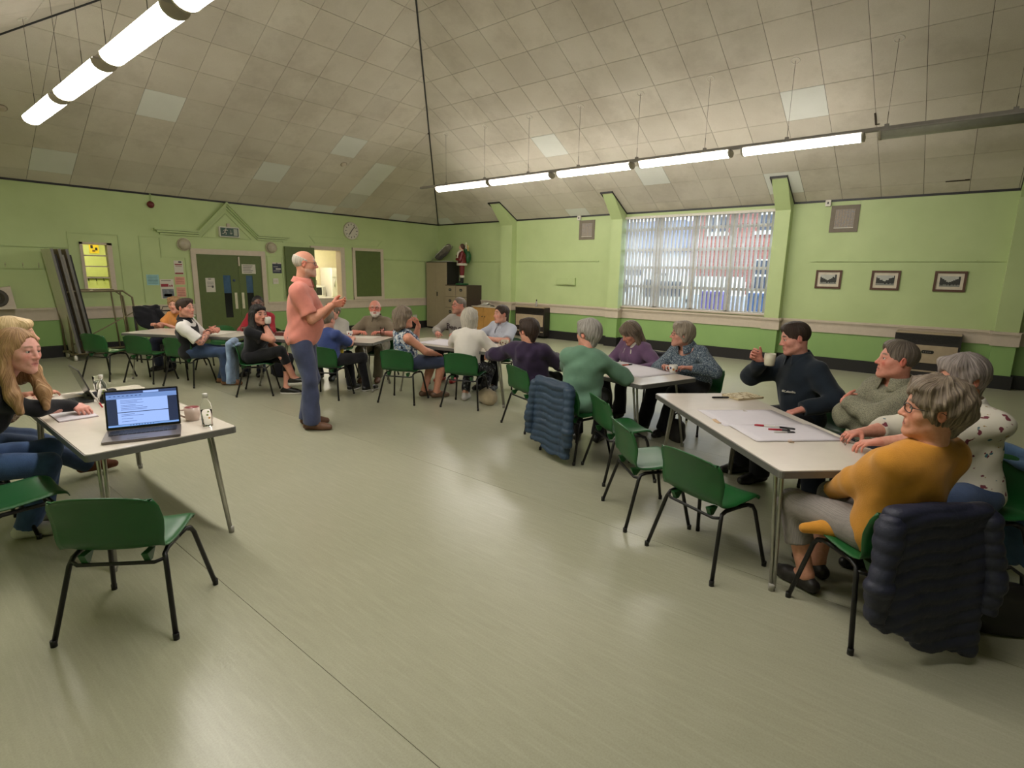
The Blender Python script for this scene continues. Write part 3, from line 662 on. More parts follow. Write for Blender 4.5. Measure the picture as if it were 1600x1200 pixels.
# dado rail, skirting
def rail(name, kind, m, prof):
    """runs a profile (out, z) polygons along back wall, window wall and round the pillars"""
    mb = MB()
    def run(p, q, nx, ny):
        for (o0, o1, za, zb) in prof:
            a = (min(p[0], q[0], p[0] + nx * o1, q[0] + nx * o1), min(p[1], q[1], p[1] + ny * o1, q[1] + ny * o1), za)
            b = (max(p[0], q[0], p[0] + nx * o1, q[0] + nx * o1), max(p[1], q[1], p[1] + ny * o1, q[1] + ny * o1), zb); mb.bb(a, b)
    if kind == 'back':
        for a, b in ((XL, 4.65), (6.24, X0)): run((a, Y0), (b, Y0), 0, -1)
    elif kind == 'right':
        ys = [YR]
        for a, b in sorted(PIL): ys += [a, b]
        ys.append(Y0)
        for k in range(0, len(ys), 2): run((X0, ys[k]), (X0, ys[k + 1]), -1, 0)
        for a, b in PIL:
            o = prof[0][1]; run((X0 - 0.2, a - 0.03), (X0 - 0.2, b + 0.03), -1, 0)
            for (o0, o1, za, zb) in prof: mb.bb((X0 - 0.2, a - o1, za), (X0, a, zb)); mb.bb((X0 - 0.2, b, za), (X0, b + o1, zb))
    elif kind == 'left': run((XL, YR), (XL, Y0), 1, 0)
    else: run((XL, YR), (X0, YR), 0, 1)
    return setp(mb.build(name, m), kind='structure')
DADO = [(0, 0.022, 0.68, 0.83), (0, 0.05, 0.865, 0.905), (0, 0.036, 0.845, 0.865), (0, 0.028, 0.83, 0.845)]
SKIRT = [(0, 0.025, 0.0, 0.20), (0, 0.015, 0.20, 0.215)]
for k, kd in enumerate(('back', 'right', 'left', 'rear')):
    rail('trim_%d' % (k + 2), kd, CREAM, DADO); rail('baseboard_' + kd, kd, BLACKP, SKIRT)
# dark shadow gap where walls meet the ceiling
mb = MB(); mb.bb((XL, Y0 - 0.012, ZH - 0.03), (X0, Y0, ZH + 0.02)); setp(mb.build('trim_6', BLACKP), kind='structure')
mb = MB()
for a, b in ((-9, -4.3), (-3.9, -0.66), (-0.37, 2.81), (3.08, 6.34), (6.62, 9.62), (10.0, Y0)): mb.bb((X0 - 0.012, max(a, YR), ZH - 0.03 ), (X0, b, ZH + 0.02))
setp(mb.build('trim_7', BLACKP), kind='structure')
# ------------------------------------------------------------------ hipped ceiling of square boards
def tile_mat(name, a, b, dirty=0.5):
    N = NT(name); v = N.world(); oi = N.n('ShaderNodeObjectInfo')
    c = N.ramp(N.noise(v, 1.1, 4, 0.6), [(0.35, lin(a)), (0.68, lin(b))])
    sp = N.ramp(N.noise(v, 150, 2, 0.8), [(0.35, lin((128, 118, 102))), (0.6, (1, 1, 1, 1))]); c = N.mix(dirty * 0.6, c, sp, 'MULTIPLY')
    st = N.ramp(N.noise(v, 0.8, 5, 0.7), [(0.33, lin((150, 138, 118))), (0.5, (1, 1, 1, 1))]); c = N.mix(dirty, c, st, 'MULTIPLY')
    t = N.math('ADD', N.math('MULTIPLY', oi.outputs['Random'], 0.10), 0.92); k = N.n('ShaderNodeCombineColor')
    for i in range(3): N.l(t, k.inputs[i])
    N.color(N.mix(1.0, c, k.outputs[0], 'MULTIPLY')).set(Roughness=0.9, Specular_IOR_Level=0.1); N.bump(N.noise(v, 220, 2), 0.25, 0.003); return N.m
TILE = tile_mat('ceiling_board', (206, 197, 182), (216, 208, 194), 0.22); TILEW = tile_mat('ceiling_board_new', (222, 222, 214), (228, 228, 220), 0.05)
TSTAIN = tile_mat('ceiling_board_stained', (206, 204, 194), (220, 218, 208), 0.45)
def clip(poly, n, c):
    out = []
    for i, p in enumerate(poly):
        q = poly[(i + 1) % len(poly)]; a = p[0] * n[0] + p[1] * n[1] - c; b = q[0] * n[0] + q[1] * n[1] - c
        if a <= 0: out.append(p)
        if (a < 0 < b) or (b < 0 < a): t = a / (a - b); out.append((p[0] + (q[0] - p[0]) * t, p[1] + (q[1] - p[1]) * t))
    return out
XM = (X0 + XL) / 2; DM = X0 - XM; cth = math.sqrt(1 + SL * SL)
def slope(name, to3, u0, u1, ustart, w, umin, umax, white, stain=()):
    """to3(u,d)->xyz on the underside; trapezoid limits u in [u0+d,u1-d]"""
    root = empty(name); setp(root, kind='structure')
    nv = np.cross(np.array(to3(1, 0)) - np.array(to3(0, 0)), np.array(to3(0, 1)) - np.array(to3(0, 0))); nv = nv / np.linalg.norm(nv); nv = nv * (1 if nv[2] > 0 else -1)
    def slab(poly, t0, t1, nm, m):
        a = [np.array(to3(*p)) + nv * t0 for p in poly]; b = [np.array(to3(*p)) + nv * t1 for p in poly]; n = len(poly)
        fs = [tuple(range(n)), tuple(range(n, 2 * n))[::-1]] + [(i + n, (i + 1) % n + n, (i + 1) % n, i) for i in range(n)]
        if np.dot(np.cross(a[1] - a[0], a[2] - a[1]), nv) > 0: fs = [f[::-1] for f in fs]
        return MB().add(a + b, fs).build(nm, m, root)
    slab([(u0, 0), (u1, 0), (u1 - DM, DM), (u0 + DM, DM)] if u1 - u0 > 2 * DM + 0.02 else [(u0, 0), (u1, 0), ((u0 + u1) / 2, (u1 - u0) / 2)], 0.008, 0.06, 'backing_board', mat('ceiling_gap', (70, 62, 52)))
    r = 0.0030; dd = 0.541; j = -1
    while 0.27 + dd * j < DM:
        da, db = max(0, 0.27 + dd * j), min(DM, 0.27 + dd * (j + 1)); i = math.floor((umin - ustart) / w)
        while ustart + w * i < umax:
            ua, ub = ustart + w * i, ustart + w * (i + 1)
            poly = [(ua + r, da + r), (ub - r, da + r), (ub - r, db - r), (ua + r, db - r)]
            poly = clip(clip(poly, (-1, 1), -u0 - 0.012), (1, 1), u1 - 0.012)
            if len(poly) > 2 and abs(sum(p[0] * q[1] - q[0] * p[1] for p, q in zip(poly, poly[1:] + poly[:1]))) > 0.004:
                m = TILEW if (i, j) in white else TSTAIN if (i, j) in stain else TILE
                slab(poly, 0.0 if m is TILE else -0.001, 0.008, 'ceiling_tile', m)
            i += 1
        j += 1
    return root
bk = lambda u, d: (u, Y0 - d, ZH + SL * d); wn = lambda u, d: (X0 - d, u, ZH + SL * d); lf = lambda u, d: (XL + d, u, ZH + SL * d); rr_ = lambda u, d: (u, YR + d, ZH + SL * d)
WHB = {(0, 3), (6, 3), (4, 1), (8, 1), (8, 2), (7, -1), (6, -1), (-2, 0), (11, -1)}
slope('ceiling', bk, XL, X0, 3.345, 0.588, 0.2, X0, WHB, {(8, 0)})
slope('ceiling', wn, YR, Y0, 2.015, 0.588, -2.6, Y0, {(0, 3), (8, 3), (5, 1), (9, -1), (17, -1), (1, 0)})
slope('ceiling', lf, YR, Y0, 2.015, 0.588, 3.5, Y0, set())
slope('ceiling', rr_, XL, X0, 3.345, 0.588, 50, 51, set())
mb = MB()   # black battens down the hips
for sx, xe in ((-1, X0), (1, XL)):
    mb.tube([(xe + sx * t, Y0 - t, ZH + SL * t - 0.004) for t in np.linspace(0, DM, 8)], 0.016, 6)
mb.tube([(XM, Y0 - DM, ZH + SL * DM), (XM, YR + DM, ZH + SL * DM)], 0.016, 6); setp(mb.build('trim_8', BLACKP), kind='structure')
# ------------------------------------------------------------------ fluorescent rows
def emit(name, c, s):
    N = NT(name); v = N.co(); f = N.noise(v, 3, 2); N.color(N.ramp(f, [(0.3, (0.82, 0.8, 0.76, 1)), (0.7, (0.88, 0.86, 0.82, 1))])).set(Roughness=0.4)
    N.b.inputs['Emission Color'].default_value = c; N.b.inputs['Emission Strength'].default_value = s; return N.m
DIFF = emit('lit_diffuser', (1.0, 0.945, 0.87, 1), LIT); DIFFOFF = mat('unlit_diffuser', (150, 150, 138), 0.35)
STEEL = mat('grey_steel', (160, 154, 148), 0.45, 0.1); DSTEEL = mat('dark_grey_steel', (150, 144, 138), 0.5, 0.1); WIRE = mat('hanging_wire', (84, 78, 70), 0.5, 0.4)
def half(y0_, y1_, zt, w=0.10, hgt=0.075, n=10):
    vs = []; fs = []
    prof = [(-w, 0.0)] + [(-w * math.cos(a), -0.012 - hgt * math.sin(a)) for a in np.linspace(0, PI, n)] + [(w, 0.0)]
    for yy in (y0_, y1_): vs += [(p[0], yy, zt + p[1]) for p in prof]
    k = len(prof); fs += [(i, i + 1, i + 1 + k, i + k) for i in range(k - 1)] + [(k - 1, 0, k, 2 * k - 1), tuple(range(k))[::-1], tuple(range(k, 2 * k))]
    return vs, fs
def light_row(x, zb, spans, where, trunk, drops):
    tr = empty('lighting_trunking', (x, (trunk[0] + trunk[1]) / 2, zb + 0.11), 0, 'grey suspended lighting trunking with hanging wires, ' + where, 'trunking')
    cy = tr.location.y
    MB().bb((-0.03, trunk[0] - cy, 0.0), (0.03, trunk[1] - cy, 0.045)).build('channel', DSTEEL, tr)
    for yy in drops:
        d = (X0 - x) if x > XM else (x - XL); top = ZH + SL * d - (zb + 0.11)
        MB().tube([(0, yy - cy, 0.04), (0, yy - cy, 0.22)], 0.0035, 5).tube([(0, yy - cy, 0.2), (0, yy - cy, top)], 0.0022, 5).build('wire', WIRE, tr)
        q = MB().bb((-0.015, yy - cy - 0.025, 0.04), (0.015, yy - cy + 0.025, 0.075)); q.build('clamp', DSTEEL, tr)
        n_ = Vector((-SL if x > XM else SL, 0, -1)).normalized(); M = n_.to_track_quat('Z', 'Y').to_matrix()
        MB().tube([tuple(M @ Vector((0.055 * math.cos(q), 0.055 * math.sin(q), 0.002)) + Vector((0, yy - cy, top))) for q in np.linspace(0, 2 * PI, 18, endpoint=False)], 0.007, 6, closed=True).build('ceiling_rose', mat('ring_white', (226, 220, 208), 0.7), tr)
    return tr
def lamp(x, zb, a, b, label, lit=True, group=None):
    cy = (a + b) / 2; r = empty('fluorescent_light', (x, cy, zb), 0, label, 'light', group); L = (b - a) / 2
    MB().bb((-0.085, -L + 0.005, 0.088), (0.085, L - 0.005, 0.108)).build('housing', STEEL, r)
    vs, fs = half(-L + 0.03, L - 0.03, 0.088); MB().add(vs, fs, True).build('diffuser', DIFF if lit else DIFFOFF, r)
    for s in (-1, 1):
        vs, fs = half(s * (L - 0.015) - 0.014, s * (L - 0.015) + 0.014, 0.089, 0.103, 0.080); MB().add(vs, fs).build('end_cap', mat('endcap', (176, 168, 150), 0.5), r)
    return r
ORD = ('farthest', 'second farthest', 'third farthest', 'fourth farthest', 'fifth farthest')
light_row(8.79, 3.44, None, 'running along the window side', (-2.2, 10.15), [9.3, 8.14, 6.98, 5.82, 4.65, 3.49, 2.31, 1.13, -0.1, -1.3])
for k, (a, b) in enumerate(((8.0, 9.57), (6.40, 7.95), (4.72, 6.25), (3.07, 4.58), (1.36, 2.91))):
    lamp(8.79, 3.44, a, b, 'lit fluorescent light with curved diffuser in the window side row, %s from the camera' % ORD[k])
lamp(8.79, 3.44, -0.35, 1.20, 'unlit grey fluorescent light at the right end of the window side row', False)
light_row(1.80, 3.44, None, 'running overhead on the left side', (-2.0, 10.0), [9.4, 8.08, 7.2, 6.4, 5.3, 4.6, 3.2, 1.5, 0.0])
for k, (a, b) in enumerate(((8.19, 9.68), (6.50, 8.00), (4.75, 6.28), (3.08, 4.58))):
    lamp(1.80, 3.44, a, b, 'lit fluorescent light with curved diffuser in the left overhead row, %s from the camera' % ORD[k])
for k, (a, b) in enumerate(((1.36, 2.91), (-0.35, 1.20))):
    lamp(1.80, 3.44, a, b, 'lit fluorescent light of the left row %s the picture edge' % ('just beyond', 'farther beyond')[k])
for (x, y_, up_) in ((1.75, 11.2, 'left of the far left light'), (7.35, 11.05, 'near the stained ceiling board')):
    d = Y0 - y_; n_ = Vector((0, -SL, -1)).normalized(); M = n_.to_track_quat('Z', 'Y').to_matrix(); r = empty('smoke_detector', (x, y_, ZH + SL * d), 0, 'small round smoke detector on the sloping ceiling ' + up_, 'detector')
    MB().lathe([(0.06, 0), (0.06, 0.012), (0.045, 0.03), (0.02, 0.036), (0, 0.036)], (0, 0, 0), 18, M).build('cover', CREAM, r); MB().lathe([(0.075, -0.002), (0.075, 0.006)], (0, 0, 0), 18, M).build('base_plate', mat('dim_beige', (150, 138, 118)), r)
# small damage marks on the ceiling boards
for (x, y_, w, lab) in ((9.97, 1.435, 0.24, 'dark broken joint strip hanging from the ceiling beside the unlit light'), (11.40, 0.41, 0.30, 'dark chipped strip on the ceiling board above the right hand wall')):
    d = X0 - x; r = empty('broken_joint_strip', (x, y_, ZH + SL * d - 0.004), 0, lab, 'strip'); r.rotation_euler = (0, math.atan(SL), 0)
    if w < 0.27: MB().bb((-w / 2, -0.010, -0.012), (w / 2, 0.010, 0)).bb((w / 2 - 0.01, -0.05, -0.010), (w / 2, 0.0, 0)).build('strip', mat('damage_dark', (64, 52, 42), 0.8), r)
    else: MB().bb((-0.010, -w / 2, -0.008), (0.010, w / 2, 0)).bb((-0.02, -w / 2, -0.008), (0.006, -w / 2 + 0.06, 0)).build('strip', mat('damage_dark', (64, 52, 42), 0.8), r)
# ------------------------------------------------------------------ window wall
WHITE = mat('paint_white', (205, 200, 188), 0.45, var=0.03); OFFW = None
def blind_mat():
    N = NT('blind_cloth'); f = N.noise(N.world(), 60, 2); N.color(N.ramp(f, [(0.3, lin((226, 223, 218))), (0.7, lin((236, 234, 230)))])).set(Roughness=0.85)
    t = N.n('ShaderNodeBsdfTranslucent'); t.inputs[0].default_value = lin((238, 236, 232)); mx = N.n('ShaderNodeMixShader'); mx.inputs[0].default_value = 0.62
    out = N.t.nodes['Material Output']; N.l(N.b.outputs[0], mx.inputs[1]); N.l(t.outputs[0], mx.inputs[2]); N.l(mx.outputs[0], out.inputs[0]); return N.m
OFFW = blind_mat()
def glass_mat():
    N = NT('window_glass'); N.color((0.9, 0.95, 0.97, 1)).set(Roughness=0.02, Transmission_Weight=1.0, IOR=1.01); return N.m
GLASS = glass_mat()
w1 = empty('window_1', (X0 + 0.12, 0, 0)); setp(w1, kind='structure')
ya, yb = 3.10, 6.42; ym = [ya, 3.92, 4.71, 5.55, yb]; zm = [0.96, 1.43, 1.86, 2.25, 2.70, 2.985]
FRAME = mat('window_frame', (196, 190, 176), 0.5)
mb = MB()
for y_ in ym: mb.bb((-0.04, y_ - (0.045 if y_ in (ya, yb) else 0.05), 0.96), (0.04, y_ + 0.05, 2.985))
mb.build('window_frame', FRAME, w1)
for a, b in zip(ym, ym[1:]):
    for z_ in zm[1:-1]: MB().bb((-0.03, a + 0.05, z_ - 0.03), (0.03, b - 0.05, z_ + 0.03)).build('glazing_bar', FRAME, w1)
    for c, d in zip(zm, zm[1:]): MB().bb((-0.004, a + 0.05, c + 0.02), (0.004, b - 0.05, d - 0.02)).build('pane', GLASS, w1)
MB().bb((-0.04, ya, 0.94), (0.04, yb, 0.99)).bb((-0.04, ya, 2.94), (0.04, yb, 2.985)).build('window_rail', FRAME, w1)
MB().bb((-0.16, ya - 0.02, 0.925), (0.1, yb + 0.02, 0.962)).build('window_sill', CREAM, w1)
bl = empty('vertical_blind', (X0 - 0.02, 0, 0), 0, 'off-white vertical slat blind hanging across the wide window', 'blind')
MB().bb((-0.03, ya - 0.01, 2.935), (0.03, yb + 0.01, 2.985)).build('headrail', WHITE, bl)
sl = MB()
def sf(u, v): x_ = (u - 0.5) * 0.089; return (x_, 0.005 * math.cos(x_ / 0.089 * PI), 0.98 + 1.955 * v)
sl.grid(sf, 4, 1, 0.0015); sm_ = sl.mesh('slat', OFFW)
n = 38
for i in range(n):
    o = bpy.data.objects.new('slat', sm_); COL.objects.link(o); o.parent = bl; o.location = (0.0, ya + 0.045 + (yb - ya - 0.09) * i / (n - 1), 0); o.rotation_euler = (0, 0, math.radians(-16 + random.uniform(-7, 7)))
for k, (y_, pos) in enumerate(((0.295, 'rightmost of three'), (1.19, 'middle of three'), (2.075, 'leftmost of three'))):
    p = empty('framed_picture', (X0, y_, 1.665), 0, 'brown framed black and white street photograph on the green wall, ' + pos, 'picture'); w, h = 0.425, 0.335
    mb = MB()
    for s in (-1, 1): mb.bb((-0.025, s * w / 2 - (0.035 if s > 0 else 0), -h / 2), (0, s * w / 2 + (0.035 if s < 0 else 0), h / 2)); mb.bb((-0.0245, -w / 2, s * h / 2 - (0.035 if s > 0 else 0)), (0, w / 2, s * h / 2 + (0.035 if s < 0 else 0)))
    mb.build('frame', mat('frame_wood', (82, 50, 32), 0.4), p); MB().bb((-0.012, -w / 2 + 0.03, -h / 2 + 0.03), (-0.002, w / 2 - 0.03, h / 2 - 0.03)).build('mount', mat('mount_card', (206, 196, 176), 0.8), p)
    mb = MB().bb((-0.0135, -0.135, -0.085), (-0.012, 0.135, 0.085)); ph = mb.build('photograph', mat('photo_sky', (176, 176, 168), 0.3), p)
    g1 = MB(); g2 = MB(); rg = random.Random(k); yy = -0.135
    while yy < 0.13:
        w_ = rg.uniform(0.012, 0.03); edge = abs(yy) / 0.135; hh = 0.03 + 0.11 * edge * rg.uniform(0.6, 1.0)
        g1.bb((-0.0142, yy, -0.05), (-0.0134, min(0.135, yy + w_), -0.05 + hh)); yy += w_
    g1.build('street_houses', mat('photo_dark', (44, 44, 42), 0.3, var=0.5, scale=90), ph)
    for q in range(9): a = rg.uniform(-0.12, 0.12); g2.bb((-0.0145, a, -0.065), (-0.0136, a + 0.01, -0.04))
    g2.build('street_people', mat('photo_black', (20, 20, 20), 0.3), ph); MB().bb((-0.0141, -0.135, -0.085), (-0.0134, 0.135, -0.05)).build('street_road', mat('photo_road', (128, 128, 120), 0.3), ph)
for (a, b, c, d, lab) in ((7.18, 7.62, 2.51, 2.97, 'grey framed vent panel high on the wall left of the window'), (1.72, 2.17, 2.51, 2.98, 'grey framed vent panel high on the wall above the pictures')):
    v = empty('wall_vent', (X0, (a + b) / 2, (c + d) / 2), 0, lab, 'vent'); w, h = (b - a) / 2, (d - c) / 2; mb = MB(); t = 0.07
    mb.bb((-0.015, -w, -h), (0, -w + t, h)).bb((-0.015, w - t, -h), (0, w, h)).bb((-0.0145, -w, -h), (0, w, -h + t)).bb((-0.0145, -w, h - t), (0, w, h)); mb.build('frame', mat('vent_grey', (118, 108, 94), 0.7), v)
    N = NT('vent_mesh_' + str(int(a))); vv = N.world(); f = N.noise(vv, 40, 2); N.color(N.ramp(f, [(0.3, lin((126, 124, 128))), (0.5, lin((158, 142, 122))), (0.7, lin((134, 142, 150)))])).set(Roughness=0.6).bump(N.noise(vv, 260, 1), 0.5, 0.004)
    MB().bb((-0.008, -w + t, -h + t), (-0.002, w - t, h - t)).build('mesh_panel', N.m, v); MB().bb((-0.012, -w + t, -h + t), (-0.008, w - t, -h + t + 0.012)).build('ledge', WHITE, v)
    for q in range(7): MB().bb((-0.0105, -w + t + 0.02 + q * (2 * w - 2 * t - 0.04) / 6 - 0.003, -h + t), (-0.008, -w + t + 0.02 + q * (2 * w - 2 * t - 0.04) / 6 + 0.003, h - t)).build('rib', mat('vent_rib', (128, 124, 122), 0.6), v)
for (y_, lab) in ((7.62, 'small white alarm sensor at the ceiling line left of the window'), (2.23, 'small white alarm sensor at the ceiling line above the pictures')):
    s = empty('alarm_sensor', (X0, y_, 3.03), 0, lab, 'sensor'); MB().rbox((-0.03, 0, 0), (0.05, 0.09, 0.11), 0.012, axis=0).build('casing', WHITE, s); MB().bb((-0.058, -0.012, -0.02), (-0.054, 0.012, 0.02)).build('lens', BLACKP, s)
def pegrail(axis, p, a, b, z, hooks, label, m=GREEN):
    r = empty('peg_rail', (X0, (a + b) / 2, z) if axis == 'x' else ((a + b) / 2, Y0, z), 0, label, 'rail'); h = (b - a) / 2
    if axis == 'x': MB().bb((-0.022, -h, -0.010), (0, h, 0.010)).build('batten', m, r)
    else: MB().bb((-h, -0.022, -0.010), (h, 0, 0.010)).build('batten', m, r)
    for q in hooks:
        t = q - (a + b) / 2
        if axis == 'x': MB().tube([(0, t, 0.0), (-0.03, t, 0.0), (-0.03, t, 0.03)], 0.004, 5).build('hook', m, r)
        else: MB().tube([(t, 0, 0.05), (t, -0.035, 0.05), (t, -0.035, 0.09)], 0.005, 6).tube([(t, -0.01, 0.02), (t, -0.035, 0.015), (t, -0.035, 0.035)], 0.005, 6).build('hook', CREAM, r)
pegrail('x', X0, 7.02, 9.60, 2.0, [7.1, 7.5, 7.9, 8.4, 8.9, 9.3], 'thin green batten along the wall left of the window')
pegrail('x', X0, -0.36, 2.41, 1.995, [0.0, 1.2, 2.3], 'thin green batten along the wall above the pictures')
pegrail('x', X0, 10.02, 11.9, 1.99, [10.5], 'thin green batten on the wall behind the figurine')
b_ = empty('wall_box', (X0, 7.95, 1.505), 0, 'flat green painted box on the wall left of the window', 'box'); MB().rbox((-0.03, 0, 0), (0.06, 0.58, 0.16), 0.008, axis=0).build('cover', GREEN, b_); MB().bb((-0.05, -0.3, -0.095), (0, 0.29, -0.08)).build('base', GREEN, b_)
# gas wall heaters
HBEIGE = mat('heater_beige', (166, 148, 122), 0.5); HBROWN = mat('heater_dark', (34, 28, 26), 0.5)
for (a, b, lab) in ((8.42, 9.40, 'beige and dark brown wall heater behind the seated group'), (0.0, 0.9, 'beige and dark brown wall heater below the pictures')):
    h = empty('wall_heater', (X0 - 0.02, (a + b) / 2, 0.06), 0, lab, 'heater'); w = (b - a) / 2
    MB().rbox((-0.12, 0, 0.37), (0.24, 2 * w, 0.74), 0.015, axis=1).build('body', HBROWN, h)
    MB().rbox((-0.245, 0, 0.40), (0.02, 2 * w * 0.93, 0.30), 0.006, axis=1).build('front_panel', HBEIGE, h); MB().rbox((-0.13, 0, 0.745), (0.25, 2 * w * 0.98, 0.03), 0.006, axis=1).build('top', HBEIGE, h)
    for q in range(5): MB().bb((-0.246, -w * 0.93, 0.60 + q * 0.024), (-0.238, w * 0.93, 0.612 + q * 0.024)).build('grille_bar', mat('grille', (18, 15, 15), 0.4), h)
    MB().rbox((-0.257, -0.03, 0.44), (0.008, 0.17, 0.055), 0.025, n=5, axis=0).build('badge', mat('badge_black', (20, 18, 18), 0.3), h); MB().bb((-0.25, -w * 0.93, 0.10), (-0.236, w * 0.93, 0.125)).build('lower_strip', HBEIGE, h)
    for q in range(4): MB().bb((-0.262, -0.075 + q * 0.03, 0.432), (-0.2605, -0.058 + q * 0.03, 0.446)).build('badge_mark', mat('badge_grey', (120, 115, 110)), h)
# ------------------------------------------------------------------ street outside the window
setp(MB().bb((X0 + 0.3, -30, -0.5), (60, 40, -0.3)).build('street_ground', mat('asphalt', (120, 120, 122), 0.8)), kind='structure')
def brick_mat():
    N = NT('brick'); v = N.world(rot=(PI / 2, 0, PI / 2)); b = N.n('ShaderNodeTexBrick'); N.l(v, b.inputs['Vector']); b.inputs['Scale'].default_value = 4.2
    b.inputs['Color1'].default_value = lin((158, 100, 86)); b.inputs['Color2'].default_value = lin((130, 80, 70)); b.inputs['Mortar'].default_value = lin((180, 160, 150)); b.inputs['Mortar Size'].default_value = 0.012
    N.color(b.outputs[0]).set(Roughness=0.9); return N.m
BR = brick_mat(); SLATE = mat('slate', (96, 104, 122), 0.7); REND = mat('render_white', (214, 216, 220), 0.8)
def house(x, a, b, zt, m, wins, label, roof=True):
    h = empty('terraced_house', (x, (a + b) / 2, -0.3), 0, label, 'house'); w = (b - a) / 2; mb = MB(); mb.bb((0, -w, 0), (6, w, zt)); mb.build('wall', m, h)
    if roof: MB().prism([(-0.3, zt), (6.3, zt), (3, zt + 1.8)], 2 * w + 0.3, (0, 0, 0), 1).build('roof', SLATE, h)
    for (y_, z_, ww, hh) in wins:
        fr = MB().bb((-0.05, y_ - ww / 2, z_), (0.02, y_ + ww / 2, z_ + hh)).build('window_frame', WHITE, h)
        for q in (-1, 1):
            for t in (0, 1): MB().bb((-0.06, y_ + q * ww / 4 - ww / 4 + 0.05, z_ + t * hh / 2 + 0.05), (-0.045, y_ + q * ww / 4 + ww / 4 - 0.05, z_ + (t + 1) * hh / 2 - 0.05)).build('pane', mat('dark_pane', (58, 62, 72), 0.3), fr)
        MB().bb((-0.09, y_ - ww / 2 - 0.1, z_ - 0.14), (0, y_ + ww / 2 + 0.1, z_)).build('sill', WHITE, h)
    return h
house(26, 4.4, 10.6, 6.4, BR, [(-0.3, 4.0, 0.9, 1.5), (-0.3, 1.4, 0.9, 1.4), (1.9, 4.0, 0.9, 1.5)], 'red brick house seen through the right of the window')
house(27, 10.95, 13.6, 3.2, REND, [(0.2, 1.2, 1.0, 1.0)], 'low white rendered building with slate roof outside the window')
house(30, 14.0, 21, 3.6, REND, [(-2, 1.3, 1.2, 1.1), (1.0, 1.3, 1.2, 1.1)], 'pale rendered house seen through the left of the window')
def van(x, y_, m, label, L=4.6, hgt=2.0):
    v = empty('parked_van', (x, y_, -0.3), 0, label, 'van'); pr = [(-L / 2, 0.35), (L / 2, 0.35), (L / 2, 0.95), (L / 2 - 0.9, 1.15), (L / 2 - 1.5, hgt), (-L / 2 + 0.1, hgt), (-L / 2, hgt - 0.2)]
    MB().prism(pr, 1.8, (0, 0, 0), 0, None).build('body', m, v)
    for t in (-L / 2 + 0.9, L / 2 - 0.9):
        for s in (-0.86, 0.86): MB().lathe([(0, -0.09), (0.33, -0.09), (0.33, 0.09), (0, 0.09)], (s, t, 0.33), 16, Matrix.Rotation(PI / 2, 3, 'Y')).build('wheel', mat('tyre', (28, 28, 30)), v)
    MB().bb((-0.915, 0.5, 1.2), (-0.895, L / 2 - 1.35, hgt - 0.15)).bb((-0.915, -0.6, 1.25), (-0.895, 0.35, hgt - 0.2)).build('side_window', mat('dark_pane', (58, 62, 72), 0.3), v)
    return v
van(20.5, 8.8, mat('van_cream', (206, 200, 186), 0.3), 'cream van parked outside the middle of the window'); van(17.2, 6.1, mat('car_silver', (186, 188, 192), 0.3), 'silver car parked outside the right of the window', 3.9, 1.45); van(23.5, 12.6, mat('van_white', (222, 222, 224), 0.3), 'white van parked outside the left of the window')
for (x, y_, c, nm) in ((15.5, 5.55, (96, 80, 150), 'purple'), (15.2, 4.2, (72, 92, 136), 'blue')):
    b = empty('wheelie_bin', (x, y_, -0.3), 0, nm + ' wheeled bin on the street outside the window', 'bin'); mm = mat('bin_' + nm, c, 0.5); MB().add([(-0.2, -0.2, 0.05), (0.2, -0.2, 0.05), (0.2, 0.2, 0.05), (-0.2, 0.2, 0.05), (-0.27, -0.27, 1.5), (0.27, -0.27, 1.5), (0.27, 0.27, 1.5), (-0.27, 0.27, 1.5)], [(3, 2, 1, 0), (4, 5, 6, 7), (0, 1, 5, 4), (1, 2, 6, 5), (2, 3, 7, 6), (3, 0, 4, 7)]).build('tub', mm, b)
    MB().rbox((0, 0, 1.54), (0.6, 0.6, 0.08), 0.05).build('lid', mm, b)
# ------------------------------------------------------------------ back wall: doors, hatches, trims
def frame_strip(mb, pts, wid, th, closed=False):
    """mitred moulding strip following points (x,z) on the back wall"""
    n = len(pts); L = []
    for i in range(n):
        p = Vector(pts[i]); a = Vector(pts[i - 1]) if (i or closed) else None; b = Vector(pts[(i + 1) % n]) if (i < n - 1 or closed) else None
        d1 = (p - a).normalized() if a is not None else (b - p).normalized(); d2 = (b - p).normalized() if b is not None else d1
        n1 = Vector((-d1.y, d1.x)); n2 = Vector((-d2.y, d2.x)); m = (n1 + n2); m = m / max(0.3, (1 + n1.dot(n2))); L.append((p, m * wid / 2))
    seg = n if closed else n - 1
    for i in range(seg):
        (p, m), (q, k) = L[i], L[(i + 1) % n]; c = [p + m, p - m, q - k, q + k]
        vs = [(v.x, Y0 - th, v.y) for v in c] + [(v.x, Y0 + 0.01, v.y) for v in c]
        mb.add(vs, [(0, 1, 2, 3), (4, 7, 6, 5), (0, 4, 5, 1), (1, 5, 6, 2), (2, 6, 7, 3), (3, 7, 4, 0)])
    return mb
GP = GREEN
mb = MB()
for off, th, wd_ in ((0.0, 0.095, 0.03), (-0.038, 0.065, 0.035), (-0.085, 0.035, 0.035)):
    k = off * 1.25; frame_strip(mb, [(4.01 - off * 1.2, 2.41 + off), (4.84, 2.41 + off), (5.45, 3.05 + k), (6.10, 2.41 + off), (6.84 + off * 1.2, 2.41 + off)], wd_, th)
frame_strip(mb, [(4.92, 2.31), (5.44, 2.83), (5.96, 2.31)], 0.015, 0.02, True); setp(mb.build('trim_9', GP), kind='structure')
mb = MB()
